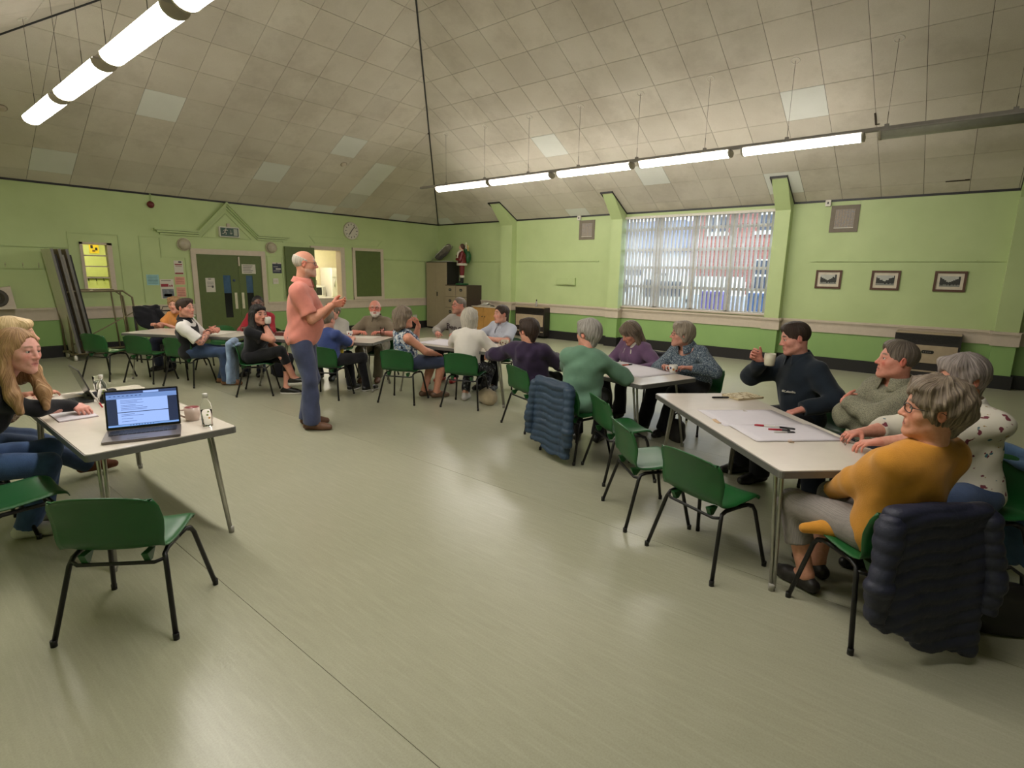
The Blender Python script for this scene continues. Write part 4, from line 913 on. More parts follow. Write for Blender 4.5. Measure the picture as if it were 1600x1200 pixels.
for pts in ([(2.63, 1.10), (2.63, 2.25), (3.40, 2.25), (3.41, 1.10)], [(3.75, 0.94), (3.75, 2.25), (4.11, 2.25), (4.11, 1.86), (4.55, 1.86), (4.55, 0.94)], [(7.41, 2.48), (9.58, 2.48), (9.43, 2.32), (7.54, 2.32)], [(6.3, 0.95), (6.3, 1.95), (6.66, 1.95), (6.66, 0.95)], [(6.7, 2.30), (7.3, 2.30)]):
    frame_strip(mb, pts, 0.022, 0.012, len(pts) > 2 and pts[0][0] == 7.41)
setp(mb.build('trim_10', GP), kind='structure')
pegrail('y', Y0, 9.65, 11.6, 1.99, [], 'thin green batten along the back wall right of the hatches'); pegrail('y', Y0, 0.6, 2.62, 1.975, [], 'thin green batten high on the back wall at far left')
pegrail('y', Y0, 0.6, 2.58, 1.60, [1.25, 1.48, 1.72, 1.95, 2.16, 2.39], 'coat hook rail on the back wall at far left')
# double door
d1 = empty('door_1', (0, Y0, 0)); setp(d1, kind='structure'); mb = MB()
mb.bb((4.65, -0.035, 0), (4.75, 0.02, 1.955)).bb((6.14, -0.035, 0), (6.24, 0.02, 1.955)).bb((4.65, -0.036, 1.95), (6.24, 0.02, 2.06)); mb.build('door_frame', CREAM, d1)
for (a, b, ga, gb, pa, pb) in ((4.755, 5.605, 5.27, 5.43, 5.49, 5.545), (5.615, 6.135, 5.77, 5.92, 5.645, 5.70)):
    mb = MB()
    for (x1, x2, z1, z2) in ((a, ga, 0.01, 1.945), (gb, b, 0.01, 1.945), (ga, gb, 0.01, 0.58), (ga, gb, 1.51, 1.945)): mb.bb((x1, -0.012, z1), (x2, 0.01, z2))
    lf_ = mb.build('door_leaf', DGREEN, d1); MB().bb((ga, -0.002, 0.58), (gb, 0.004, 1.51)).build('pane', mat('door_glass', (66, 92, 120), 0.12, var=0.25, scale=5), lf_)
    MB().bb((ga, -0.004, 0.58), (gb, -0.002, 1.12)).build('lower_pane', mat('door_glass_dark', (26, 28, 30), 0.15), lf_); MB().bb((pa, -0.018, 0.77), (pb, -0.012, 1.13)).build('push_plate', mat('plate_cream', (206, 198, 172), 0.4), lf_)
MB().bb((5.62, -0.03, 1.72), (5.65, -0.012, 1.92)).build('door_closer', CREAM, d1); MB().lathe([(0.03, 0), (0.03, 0.004), (0, 0.004)], (5.50, -0.013, 1.40), 14, Matrix.Rotation(PI / 2, 3, 'X')).build('door_sign_disc', mat('sign_blue', (52, 66, 96)), d1)
def sheet(name, a, b, c, d, m, label, lines=(), dy=0.0, cat='notice', lm=None, blocks=()):
    o = empty(name, ((a + b) / 2, Y0 - 0.001 - dy, (c + d) / 2), 0, label, cat); w, h = (b - a) / 2, (d - c) / 2; MB().bb((-w, -0.004, -h), (w, 0, h)).build('sheet', m, o)
    if lines:
        for (x1, x2, z_, t) in lines: MB().bb((-w + 2 * w * x1, -0.005, -h + 2 * h * z_ - t), (-w + 2 * w * x2, -0.004, -h + 2 * h * z_ + t)).build('print_line', lm or mat('print_grey', (70, 68, 70)), o)
    for (x1, x2, z1, z2, mm) in blocks: MB().bb((-w + 2 * w * x1, -0.0055, -h + 2 * h * z1), (-w + 2 * w * x2, -0.004, -h + 2 * h * z2)).build('print_block', mm, o)
    return o
PAPER = mat('paper_white', (204, 198, 186), 0.8, var=0.03); txt = [(0.15, 0.85, 0.9 - i * 0.1, 0.004) for i in range(7)]
sheet('paper_notice', 4.90, 5.09, 1.15, 1.45, PAPER, 'white paper notice on the left leaf of the green door', [(0.3, 0.6, 0.92, 0.008)] + txt[2:6], 0.012, blocks=[(0.62, 0.8, 0.3, 0.45, mat('print_grey', (70, 68, 70)))])
sheet('paper_notice', 5.69, 6.0, 1.55, 1.76, PAPER, 'white paper notice on the right leaf of the green door', [(0.08, 0.8 - 0.08 * (i % 3), 0.85 - i * 0.17, 0.006) for i in range(5)], 0.012)
sheet('notice', 3.80, 4.02, 1.30, 1.51, mat('paper_blue', (150, 190, 190), 0.8), 'pale blue notice on the wall left of the green door', [(0.1, 0.9, 0.85 - i * 0.14, 0.004) for i in range(6)], lm=mat('print_teal', (70, 110, 120)))
RED = mat('print_red', (140, 40, 52), 0.6)
sheet('poster', 4.03, 4.28, 1.02, 1.42, PAPER, 'white poster with red band and a car photograph beside the green door', [(0.1, 0.8, 0.93, 0.004)], blocks=[(0.05, 0.6, 0.62, 0.76, RED), (0.65, 0.75, 0.62, 0.70, RED), (0.8, 0.9, 0.62, 0.72, RED), (0.1, 0.95, 0.04, 0.5, mat('photo_grey', (112, 118, 124), 0.4, var=0.5, scale=14)), (0.2, 0.8, 0.12, 0.26, mat('photo_tan', (160, 150, 130)))])
sheet('poster', 4.32, 4.49, 1.52, 1.80, PAPER, 'white poster with red lettering above the pink notices', [(0.1, 0.9, 0.72, 0.012), (0.15, 0.85, 0.6, 0.006)], lm=RED, blocks=[(0.5, 0.85, 0.84, 0.95, mat('print_grey', (70, 68, 70))), (0.05, 0.95, 0.02, 0.12, RED)])
PK = mat('paper_pink', (214, 160, 140), 0.8); sheet('notice', 4.31, 4.50, 1.31, 1.47, PK, 'upper pink notice beside the green door', [(0.1, 0.9, 0.8 - i * 0.2, 0.004) for i in range(4)], lm=RED); sheet('notice', 4.32, 4.50, 1.05, 1.26, PK, 'lower pink notice beside the green door', [(0.1, 0.9, 0.8 - i * 0.16, 0.004) for i in range(5)], lm=RED)
sheet('wall_sign', 6.41, 6.63, 1.57, 1.82, mat('sign_navy', (34, 40, 62), 0.4), 'navy blue sign with white lettering between the doors and the hatch', [(0.1, 0.6, 0.6, 0.004), (0.35, 0.9, 0.4, 0.012), (0.1, 0.8, 0.22, 0.004)], lm=WHITE, cat='sign', blocks=[(0.0, 1.0, 0.88, 1.0, PAPER), (0.42, 0.58, 0.86, 0.97, BLACKP)])
s = empty('light_switch', (6.465, Y0, 1.385), 0, 'white square light switch below the navy sign', 'switch'); MB().rbox((0, -0.008, 0), (0.13, 0.016, 0.13), 0.008, axis=1).build('plate', WHITE, s)
for q in (-1, 1): MB().bb((q * 0.025 - 0.012, -0.022, -0.018), (q * 0.025 + 0.012, -0.016, 0.018)).build('rocker', CREAM, s)
s = empty('wall_socket', (10.70, Y0, 0.36), 0, 'white double wall socket low on the green wall', 'socket'); MB().rbox((0, -0.008, 0), (0.15, 0.016, 0.09), 0.008, axis=1).build('plate', WHITE, s)
for q in (-1, 1): MB().bb((q * 0.035 - 0.01, -0.02, 0.01), (q * 0.035 + 0.01, -0.016, 0.03)).build('rocker', CREAM, s)
# exit sign
e = empty('exit_sign', (5.465, Y0 - 0.0, 2.44), 0, 'green emergency exit sign with running figure and down arrow', 'sign'); SG = mat('sign_green', (24, 66, 48), 0.4)
MB().rbox((0, -0.035, 0), (0.42, 0.07, 0.215), 0.012, axis=1).build('casing', WHITE, e); MB().bb((-0.19, -0.073, -0.088), (0.19, -0.068, 0.088)).build('panel', SG, e)
rm = MB(); T = lambda a, b, r=0.008: rm.tube([(a[0], -0.075, a[1]), (b[0], -0.075, b[1])], r, 5)
rm.sphere((-0.075, -0.075, 0.062), (0.014, 0.004, 0.014), 10, 6); T((-0.085, 0.045), (-0.105, 0.0), 0.012); T((-0.088, 0.045), (-0.055, 0.025)); T((-0.055, 0.025), (-0.04, 0.04)); T((-0.09, 0.042), (-0.125, 0.03)); T((-0.125, 0.03), (-0.14, 0.01)); T((-0.105, 0), (-0.075, -0.02), 0.009); T((-0.075, -0.02), (-0.085, -0.06)); T((-0.105, 0), (-0.125, -0.035), 0.009); T((-0.125, -0.035), (-0.165, -0.04))
rm.build('running_figure', PAPER, e); rm = MB(); T((0.025, 0.045), (0.025, -0.04), 0.006); T((0.025, -0.045), (0.0, -0.015), 0.006); T((0.025, -0.045), (0.05, -0.015), 0.006); rm.build('arrow', PAPER, e)
MB().bb((0.085, -0.075, -0.07), (0.165, -0.072, 0.07)).build('doorway_symbol', mat('sign_pale', (166, 170, 156)), e); MB().bb((-0.03, -0.04, 0.108), (0.03, 0.0, 0.18)).build('wire_box', CREAM, e)
for (x, z_, lab) in ((4.545, 2.135, 'round white bulkhead lamp on the wall left of the exit sign'), (6.405, 2.155, 'round white bulkhead lamp on the wall right of the exit sign')):
    b = empty('bulkhead_lamp', (x, Y0, z_), 0, lab, 'lamp'); M = Matrix.Rotation(PI / 2, 3, 'X'); MB().lathe([(0.13, 0.0), (0.13, 0.03), (0.122, 0.036)], (0, 0, 0), 24, M).build('rim', CREAM, b)
    MB().lathe([(0.120, 0.03), (0.112, 0.065), (0.08, 0.095), (0.04, 0.108), (0, 0.11)], (0, 0, 0), 24, M).build('globe', mat('lamp_glass', (176, 166, 146), 0.2), b)
b = empty('fire_bell', (4.01, Y0, 2.87), 0, 'red round fire alarm bell near the ceiling', 'bell'); M = Matrix.Rotation(PI / 2, 3, 'X'); MB().lathe([(0.062, 0.0), (0.066, 0.02), (0.058, 0.05), (0.03, 0.066), (0, 0.068)], (0, 0, 0), 20, M).build('gong', mat('bell_red', (104, 26, 26), 0.35), b); MB().tube([(0, -0.01, 0.06), (0, -0.01, 0.21)], 0.006, 6).tube([(0.02, -0.01, 0.06), (0.02, -0.01, 0.21)], 0.006, 6).build('conduit', GREEN, b)
c = empty('wall_clock', (8.585, Y0, 2.685), 0, 'round white wall clock on the green wall above the hatches', 'clock'); MB().lathe([(0.225, 0), (0.225, 0.035), (0.212, 0.045), (0.200, 0.035)], (0, 0, 0), 32, M).build('rim', mat('clock_rim', (196, 190, 170), 0.4), c); MB().lathe([(0.2, 0.02), (0, 0.02)], (0, 0, 0), 32, M).add([(0.198 * math.cos(a), -0.0365, 0.198 * math.sin(a)) for a in np.linspace(0, 2 * PI, 32, endpoint=False)], [tuple(range(32))]).build('face', PAPER, c)
for k in range(12):
    a = k * PI / 6; MB().box((0.165 * math.sin(a), -0.038, 0.165 * math.cos(a)), (0.014, 0.006, 0.040), M=Matrix.Rotation(a, 3, 'Y')).build('hour_mark', BLACKP, c)
for (ang, L, w) in ((math.radians(42), 0.16, 0.014), (math.radians(215), 0.12, 0.018)): MB().box((L / 2 * math.sin(ang), -0.043, L / 2 * math.cos(ang)), (w, 0.006, L), M=Matrix.Rotation(ang, 3, 'Y')).build('hand', BLACKP, c)
# hatch openings
h1 = empty('window_3', (0, Y0, 0)); setp(h1, kind='structure'); mb = MB(); mb.bb((7.40, -0.03, 0.93), (7.49, 0.195, 2.20)).bb((8.24, -0.03, 0.93), (8.36, 0.195, 2.20)).bb((7.40, -0.031, 2.16), (8.36, 0.195, 2.25)); mb.build('frame', CREAM, h1); MB().bb((7.40, -0.05, 0.91), (8.36, 0.195, 0.965)).build('sill', CREAM, h1)
sh = empty('hatch_shutter', (7.1, Y0 - 0.02, 1.58), 0, 'dark green hatch shutter folded open against the wall', 'shutter'); MB().bb((-0.385, -0.035, -0.62), (0.385, -0.0, 0.62)).build('panel', DGREEN, sh)
for z_ in (-0.4, 0.4): MB().tube([(0.39, -0.01, z_ - 0.05), (0.39, -0.01, z_ + 0.05)], 0.01, 6).build('hinge', STEEL, sh)
h2 = empty('window_4', (0, Y0, 0)); setp(h2, kind='structure'); mb = MB(); mb.bb((8.60, -0.035, 0.92), (8.68, 0.01, 2.26)).bb((9.50, -0.035, 0.92), (9.59, 0.01, 2.26)).bb((8.60, -0.036, 2.19), (9.59, 0.01, 2.26)); mb.build('frame', CREAM, h2); MB().bb((8.68, -0.015, 0.98), (9.50, 0.01, 2.20)).build('shutter_panel', DGREEN, h2); MB().bb((8.60, -0.04, 0.91), (9.59, 0.0, 0.98)).build('sill', CREAM, h2)
# small internal window and the room behind it
w2 = empty('window_2', (0, Y0, 0)); setp(w2, kind='structure'); mb = MB(); mb.bb((2.78, -0.02, 1.20), (2.83, 0.12, 2.09)).bb((3.20, -0.02, 1.20), (3.28, 0.12, 2.09)).bb((2.78, -0.02, 2.05), (3.28, 0.12, 2.09)).bb((2.78, -0.03, 1.19), (3.28, 0.12, 1.24)); mb.build('frame', CREAM, w2)
for z_ in (1.85, 1.65, 1.44): MB().bb((2.83, 0.02, z_ - 0.012), (3.20, 0.06, z_ + 0.012)).build('glazing_bar', CREAM, w2)
zz = [1.24, 1.44, 1.65, 1.85, 2.05]
for a, b in zip(zz, zz[1:]): MB().bb((2.83, 0.036, a + 0.012), (3.20, 0.042, b - 0.012)).build('pane', GLASS, w2)
def back_room(name, a, b, dep, m, zt=2.5):
    mb = MB(); y1 = Y0 + 0.2; mb.bb((a, y1 + dep, 0), (b, y1 + dep + 0.1, zt)).bb((a - 0.1, y1, 0), (a, y1 + dep + 0.1, zt)).bb((b, y1, 0), (b + 0.1, y1 + dep + 0.1, zt)).bb((a - 0.1, y1, zt), (b + 0.1, y1 + dep + 0.1, zt + 0.1)).bb((a, y1, -0.1), (b, y1 + dep, 0))
    return setp(mb.build(name, m), kind='structure')
KW = mat('kitchen_wall', (222, 212, 178), 0.6, var=0.03); back_room('wall_kitchen', 6.6, 10.4, 2.2, KW); back_room('wall_lobby', 1.6, 4.6, 2.4, mat('lobby_wall', (190, 196, 124), 0.6, var=0.03))
def room_lamp(x, y_, e_, lab, c=(1, 0.9, 0.7)):
    r = empty('ceiling_lamp', (x, y_, 2.5), 0, lab, 'lamp'); N = NT('lamp_' + str(int(x))); N.color((0.8, 0.8, 0.75, 1)); N.b.inputs['Emission Color'].default_value = (*c, 1); N.b.inputs['Emission Strength'].default_value = e_
    MB().lathe([(0.0, -0.09), (0.12, -0.08), (0.18, -0.04), (0.19, 0.0)], (0, 0, 0), 20).build('globe', N.m, r); MB().lathe([(0.2, -0.012), (0.2, 0.0)], (0, 0, 0), 20).build('ring', WHITE, r)
room_lamp(8.2, Y0 + 1.1, 65, 'round ceiling lamp in the kitchen behind the hatch', (1, 0.93, 0.8)); room_lamp(3.2, Y0 + 1.5, 40, 'round ceiling lamp in the lobby behind the small window', (1, 0.86, 0.6))
# kitchen things seen through the hatch
k = empty('kitchen_counter', (8.3, Y0 + 2.05, 0), 0, 'white kitchen counter seen through the hatch', 'counter'); MB().bb((-1.2, -0.3, 0.1), (1.6, 0.3, 0.86)).build('body', WHITE, k); MB().bb((-1.22, -0.33, 0.86), (1.62, 0.3, 0.9)).build('worktop', mat('worktop', (190, 186, 178), 0.4), k)
k = empty('refrigerator', (9.33, Y0 + 2.0, 0.9), 0, 'white refrigerator in the kitchen behind the hatch', 'refrigerator'); MB().rbox((0, 0, 0.42), (0.62, 0.6, 0.84), 0.03).build('body', WHITE, k); MB().bb((-0.3, -0.32, 0.02), (0.3, -0.3, 0.55)).build('door', WHITE, k); MB().bb((-0.3, -0.32, 0.57), (0.3, -0.3, 0.82)).build('freezer_door', WHITE, k); MB().tube([(-0.24, -0.34, 0.3), (-0.24, -0.34, 0.5)], 0.01, 6).build('handle', STEEL, k)
k = empty('microwave', (8.66, Y0 + 2.05, 0.9), 0, 'white microwave oven with black door on the kitchen counter', 'microwave'); MB().rbox((0, 0, 0.16), (0.5, 0.4, 0.31), 0.02).build('body', WHITE, k); MB().bb((-0.22, -0.205, 0.05), (0.12, -0.199, 0.27)).build('door', BLACKP, k); MB().bb((0.15, -0.205, 0.04), (0.23, -0.199, 0.28)).build('control_panel', STEEL, k)
k = empty('kettle', (8.62, Y0 + 2.05, 1.216), 0, 'dark kettle on top of the microwave', 'kettle'); MB().lathe([(0.09, 0), (0.095, 0.03), (0.075, 0.15), (0.05, 0.18), (0, 0.19)], (0, 0, 0), 18).build('body', mat('kettle_grey', (70, 68, 66), 0.3), k); MB().tube([(0.07, 0, 0.14), (0.13, 0, 0.15), (0.13, 0, 0.05), (0.09, 0, 0.03)], 0.01, 6).build('handle', BLACKP, k)
# lobby details seen through the small window
o = sheet('lobby_poster', 3.52, 3.70, 1.94, 2.15, mat('poster_yellow', (222, 190, 40), 0.6), 'yellow poster with dark print behind the small internal window', cat='poster', dy=-2.59, blocks=[(0.15, 0.4, 0.5, 0.85, BLACKP), (0.6, 0.85, 0.3, 0.6, BLACKP), (0.3, 0.6, 0.15, 0.35, mat('print_brown', (120, 80, 20)))])
o = empty('lobby_rail', (3.65, Y0 + 2.59, 1.4), 0, 'dark peg rail in the lobby behind the small internal window', 'rail'); MB().bb((-0.6, -0.03, -0.02), (0.6, 0, 0.02)).build('batten', mat('dark_wood', (60, 44, 32)), o)
for q in range(8): MB().tube([(-0.5 + q * 0.14, -0.03, -0.02), (-0.5 + q * 0.14, -0.05, -0.07), (-0.5 + q * 0.14, -0.07, -0.05)], 0.008, 5).build('hook', BLACKP, o)
# ------------------------------------------------------------------ stacking chairs
def plastic(name, c):
    N = NT(name); v = N.co(); f = N.noise(v, 8, 3); c = lin(c); N.color(N.ramp(f, [(0.3, tuple(x * 0.88 for x in c[:3]) + (1,)), (0.7, c)])).set(Roughness=0.38)
    N.bump(N.noise(v, 420, 2), 0.12, 0.001); return N.m
CHG = plastic('chair_green_plastic', (29, 88, 42)); CHBLK = mat('chair_black_tube', (24, 22, 22), 0.4, 0.2)
_prof = [(0.205, 0.385), (0.195, 0.408), (0.15, 0.420), (0.06, 0.412), (-0.04, 0.402), (-0.11, 0.402), (-0.158, 0.418), (-0.185, 0.455), (-0.198, 0.505), (-0.212, 0.565), (-0.232, 0.630), (-0.250, 0.680), (-0.262, 0.700)]
_wid = [0.180, 0.195, 0.205, 0.212, 0.215, 0.215, 0.216, 0.220, 0.226, 0.230, 0.226, 0.205, 0.165]
def _shell(u, v):
    t = v * (len(_prof) - 1); i = min(int(t), len(_prof) - 2); k = t - i
    y = _prof[i][0] * (1 - k) + _prof[i + 1][0] * k; z = _prof[i][1] * (1 - k) + _prof[i + 1][1] * k; w = _wid[i] * (1 - k) + _wid[i + 1] * k
    s = 2 * u - 1; back = min(1, max(0, (v - 0.48) / 0.25)); e = abs(s) ** 2.4
    return (s * w, y + back * 0.045 * e, z + (1 - back) * 0.020 * e - (1 - back) * 0.012 * max(0, abs(s) - 0.85) / 0.15 - (0.02 * e if v > 0.93 else 0))
def make_chair():
    r = empty('stacking_chair'); MB().grid(_shell, 18, 30, 0.006).build('shell', CHG, r)
    for sx in (-1, 1):
        tf_, tb = (sx * 0.185, 0.135, 0.375), (sx * 0.185, -0.105, 0.368)
        MB().tube([(sx * 0.185, 0.02, 0.383), (sx * 0.187, 0.10, 0.384), (sx * 0.192, 0.138, 0.372), (sx * 0.200, 0.155, 0.34), (sx * 0.248, 0.222, 0.012)], 0.0115, 8).lathe([(0.0, 0.0), (0.0135, 0.0), (0.0135, 0.03), (0.0115, 0.03)], (sx * 0.249, 0.223, 0.0), 10).build('leg', CHBLK, r)
        MB().tube([(sx * 0.185, 0.02, 0.383), (sx * 0.187, -0.08, 0.380), (sx * 0.192, -0.118, 0.368), (sx * 0.202, -0.135, 0.335), (sx * 0.252, -0.222, 0.012)], 0.0115, 8).lathe([(0.0, 0.0), (0.0135, 0.0), (0.0135, 0.03), (0.0115, 0.03)], (sx * 0.253, -0.223, 0.0), 10).build('leg', CHBLK, r)
    for y_, z_ in ((-0.128, 0.352), (0.12, 0.372)): MB().tube([(-0.195, y_, z_), (-0.16, y_ - 0.02 * (1 if y_ < 0 else -1), z_ - 0.008), (0.16, y_ - 0.02 * (1 if y_ < 0 else -1), z_ - 0.008), (0.195, y_, z_)], 0.009, 8).build('crossbar', CHBLK, r)
    for sx in (-1, 1): MB().prism([(-0.165, 0.395), (-0.095, 0.395), (-0.125, 0.352), (-0.145, 0.352)], 0.028, (sx * 0.13, 0, 0), 0).build('shell_lug', CHG, r)
    return r
_ch0 = make_chair(); _chused = [False]
def chair(x, y, yaw, label):
    o = _ch0 if not _chused[0] else copy_tree(_ch0); _chused[0] = True
    o.location = (x, y, 0); o.rotation_euler = (0, 0, math.radians(yaw - 90)); return setp(o, label, 'chair', 'green plastic stacking chairs')
G = 'green plastic stacking chair '
chair(0.685, 2.88, 47, 'empty ' + G + 'in front of the laptop table, nearest the camera')
chair(0.40, 3.87, 2, 'empty ' + G + 'cut off by the left edge of the picture')
chair(0.28, 4.42, 4, G + 'under the person in the black top')
chair(0.30, 5.22, 4, G + 'under the person in the beige patterned blouse')
chair(2.30, 9.80, 27, 'empty ' + G + 'at the far left table, leftmost of the back row')
chair(2.66, 9.17, 28, 'empty ' + G + 'beside the person in the black waistcoat')
chair(2.95, 8.50, 28, G + 'under the person in the black waistcoat')
chair(3.44, 10.14, 211, G + 'under the person in orange')
chair(3.77, 9.57, 211, 'empty ' + G + 'behind the far left table near the green doors')
chair(3.36, 7.27, -37, G + 'with a denim jacket, under the person drinking from a white mug')
chair(4.20, 8.80, 211, G + 'under the person in red')
chair(3.90, 6.42, 30, G + 'under the person in the blue top behind the standing person')
chair(4.86, 7.72, 211, G + 'under the person in the grey cardigan')
chair(5.22, 7.12, 211, G + 'under the person in the khaki shirt')
chair(4.435, 5.52, 25, G + 'under the person in the patterned sleeveless top')
chair(6.12, 6.08, 200, G + 'under the person in the grey hooded top')
chair(4.82, 4.75, 21, G + 'under the person in the white top')
chair(6.12, 5.22, 190, G + 'under the person in the pale blue shirt')
chair(4.62, 3.56, -20, G + 'under the person in the purple hooded jacket')
chair(4.16, 2.66, -17, G + 'with a blue puffer jacket, under the person in green')
chair(6.10, 2.98, 163, G + 'under the person in the mauve fleece')
chair(5.78, 2.18, 163, G + 'under the person in the blue patterned blouse')
chair(3.96, 2.10, -38, 'empty ' + G + 'along the near table, farthest of three in a row')
chair(3.37, 1.56, -43, 'empty ' + G + 'along the near table, middle of three in a row')
chair(3.08, 1.02, -21, 'empty ' + G + 'along the near table, nearest of three in a row')
chair(5.02, 0.90, 140, G + 'under the person in the dark fleece holding a mug')
chair(4.50, 0.27, 140, G + 'under the person with folded arms')
chair(3.90, -0.16, 140, G + 'with a denim jacket, under the person in the floral blouse')
chair(2.985, 0.185, 48, G + 'with a navy jacket, under the person in mustard')
# ------------------------------------------------------------------ folding tables
TOPM = mat('table_laminate', (212, 203, 191), 0.22, var=0.04, scale=5); EDGE = mat('table_edge', (112, 110, 106), 0.4, 0.3); CHROME = mat('chrome_tube', (168, 166, 156), 0.28, 0.8)
def make_table():
    r = empty('folding_table'); L, W = 1.83, 0.76
    MB().rbox((0, 0, 0.694), (L - 0.012, W - 0.012, 0.012), 0.02).build('table_top', TOPM, r); MB().rbox((0, 0, 0.678), (L, W, 0.036), 0.022).build('edging', EDGE, r)
    MB().bb((-0.8, -0.32, 0.645), (0.8, -0.29, 0.662)).bb((-0.8, 0.29, 0.645), (0.8, 0.32, 0.662)).build('under_rail', EDGE, r)
    for sx in (-1, 1):
        MB().tube([(sx * 0.70, -0.30, 0.648), (sx * 0.70, 0.30, 0.648)], 0.011, 8).build('leg_hinge_bar', CHROME, r)
        for sy in (-1, 1):
            f = (sx * 0.86, sy * 0.315); mb = MB()
            for k in (0, 1):
                tx, ty = sx * (0.73 + 0.02 * k), sy * (0.27 + 0.024 * (1 - k))
                mb.tube([(sx * 0.70, ty - sy * 0.05, 0.652), (tx, ty - sy * 0.01, 0.648), (tx + sx * 0.012, ty, 0.62), (f[0] - sx * 0.006 + sx * 0.012 * k, f[1] - sy * 0.010 * k, 0.02)], 0.0105, 8)
            mb.build('leg', CHROME, r); MB().lathe([(0.0, 0.0), (0.016, 0.0), (0.018, 0.035), (0.014, 0.04)], (f[0], f[1], 0), 10).build('rubber_foot', mat('rubber_grey', (150, 146, 138), 0.7), r)
    return r
_tb0 = make_table(); _tbu = [False]
def table(x, y, ang, label):
    o = _tb0 if not _tbu[0] else copy_tree(_tb0); _tbu[0] = True; o.location = (x, y, 0); o.rotation_euler = (0, 0, math.radians(ang)); return setp(o, label, 'table', 'folding tables')
table(1.02, 4.275, 90, 'white folding table with the open laptop at the left')
table(3.786, 0.988, 45, 'long folding table with pens and papers at the right foreground')
table(5.02, 2.906, 73.1, 'folding table in front of the person in the mauve fleece')
table(5.213, 5.20, 98.7, 'folding table with papers in the middle, in front of the person in the white top')
table(4.284, 7.12, 120.5, 'folding table with a mug, in front of the person in khaki')
table(3.222, 8.924, 120.5, 'folding table at the far left beside the person in the black waistcoat')
# ------------------------------------------------------------------ cabinets in the corner
CBG = mat('cabinet_beige', (160, 144, 120), 0.45, var=0.03); CBB = mat('cabinet_brown', (66, 52, 44), 0.5); CBK = mat('cabinet_black', (30, 26, 24), 0.5)
c = empty('tall_cupboard', (11.37, 12.2, 0), 0, 'tall beige metal cupboard in the corner', 'cupboard'); MB().bb((-0.24, -0.44, 0), (0.24, 0.44, 1.97)).build('body', CBK, c); MB().bb((-0.265, -0.435, 0.05), (-0.24, -0.002, 1.95)).build('door', CBG, c); d = MB().bb((-0.265, 0.002, 0.05), (-0.24, 0.435, 1.95)).build('door', CBG, c)
MB().bb((-0.28, -0.06, 0.98), (-0.265, -0.03, 1.10)).build('handle', BLACKP, d); MB().lathe([(0.012, 0), (0.012, 0.01), (0, 0.01)], (-0.265, 0.03, 1.13), 10, Matrix.Rotation(-PI / 2, 3, 'Y')).build('lock', STEEL, d)
for k, (y_, lab) in enumerate(((11.545, 'left beige and brown filing cabinet below the figurine'), (11.105, 'right beige and brown filing cabinet below the figurine'))):
    c = empty('filing_cabinet', (11.36, y_, 0), 0, lab, 'cabinet'); MB().bb((-0.30, -0.215, 0), (0.31, 0.215, 1.32)).build('body', CBB, c)
    for q in range(4):
        z_ = 0.05 + q * 0.313; d = MB().bb((-0.318, -0.205, z_), (-0.30, 0.205, z_ + 0.302)).build('drawer', CBG, c)
        MB().rbox((-0.322, 0, z_ + 0.19), (0.01, 0.11, 0.075), 0.035, n=4, axis=0).build('cup_handle', BLACKP, d); MB().rbox((-0.328, 0, z_ + 0.19), (0.006, 0.075, 0.012), 0.004, axis=0).build('label_slot', mat('slot_grey', (150, 146, 140)), d)
c = empty('wooden_cupboard', (11.20, 10.13, 0), 0, 'low yellow wood cupboard beside the filing cabinets', 'cupboard'); WOOD = mat('cupboard_wood', (186, 138, 74), 0.5, var=0.1, scale=6); MB().bb((-0.24, -0.42, 0), (0.24, 0.42, 0.75)).build('body', WOOD, c); MB().bb((-0.27, -0.45, 0.75), (0.25, 0.45, 0.775)).build('top', CREAM, c)
for s in (-1, 1):
    d = MB().bb((-0.258, min(0.003 * s, 0.415 * s), 0.04), (-0.24, max(0.003 * s, 0.415 * s), 0.74)).build('door', WOOD, c); MB().lathe([(0.012, 0), (0.015, 0.015), (0, 0.02)], (-0.258, 0.05 * s, 0.5), 10, Matrix.Rotation(-PI / 2, 3, 'Y')).build('knob', BLACKP, d)
p = empty('paper_pile', (11.2, 10.25, 0.775), 0, 'loose white papers on the low wood cupboard', 'papers')
for k in range(4): MB().box((random.uniform(-0.05, 0.05), random.uniform(-0.12, 0.12), 0.006 + k * 0.008), (0.21, 0.30, 0.006), random.uniform(-0.5, 0.5)).build('sheet', PAPER, p)
MB().grid(lambda u, v: (-0.1 + 0.2 * u, -0.1 + 0.2 * v, 0.034 + 0.07 * max(0, 1 - abs(2 * u - 0.9))), 8, 2, 0.002).build('folded_sheet', PAPER, p)
b = empty('black_stapler', (11.1, 9.95, 0.775), 0, 'small black stapler on the low wood cupboard', 'stapler'); MB().bb((-0.02, -0.07, 0), (0.02, 0.07, 0.012)).build('base', BLACKP, b); MB().add([(-0.015, -0.06, 0.014), (0.015, -0.06, 0.014), (0.015, 0.07, 0.03), (-0.015, 0.07, 0.03), (-0.015, -0.06, 0.026), (0.015, -0.06, 0.026), (0.015, 0.07, 0.05), (-0.015, 0.07, 0.05)], [(3, 2, 1, 0), (4, 5, 6, 7), (0, 1, 5, 4), (1, 2, 6, 5), (2, 3, 7, 6), (3, 0, 4, 7)]).build('arm', BLACKP, b)
b = empty('spray_bottle', (11.5, 8.75, 0.82), 0, 'grey spray bottle standing on the heater', 'bottle'); MB().lathe([(0.03, 0), (0.032, 0.02), (0.03, 0.11), (0.014, 0.14), (0.014, 0.15)], (0, 0, 0), 14).build('body', STEEL, b); MB().lathe([(0.014, 0.15), (0.016, 0.16), (0.012, 0.19), (0, 0.192)], (0, 0, 0), 12).build('cap', BLACKP, b)
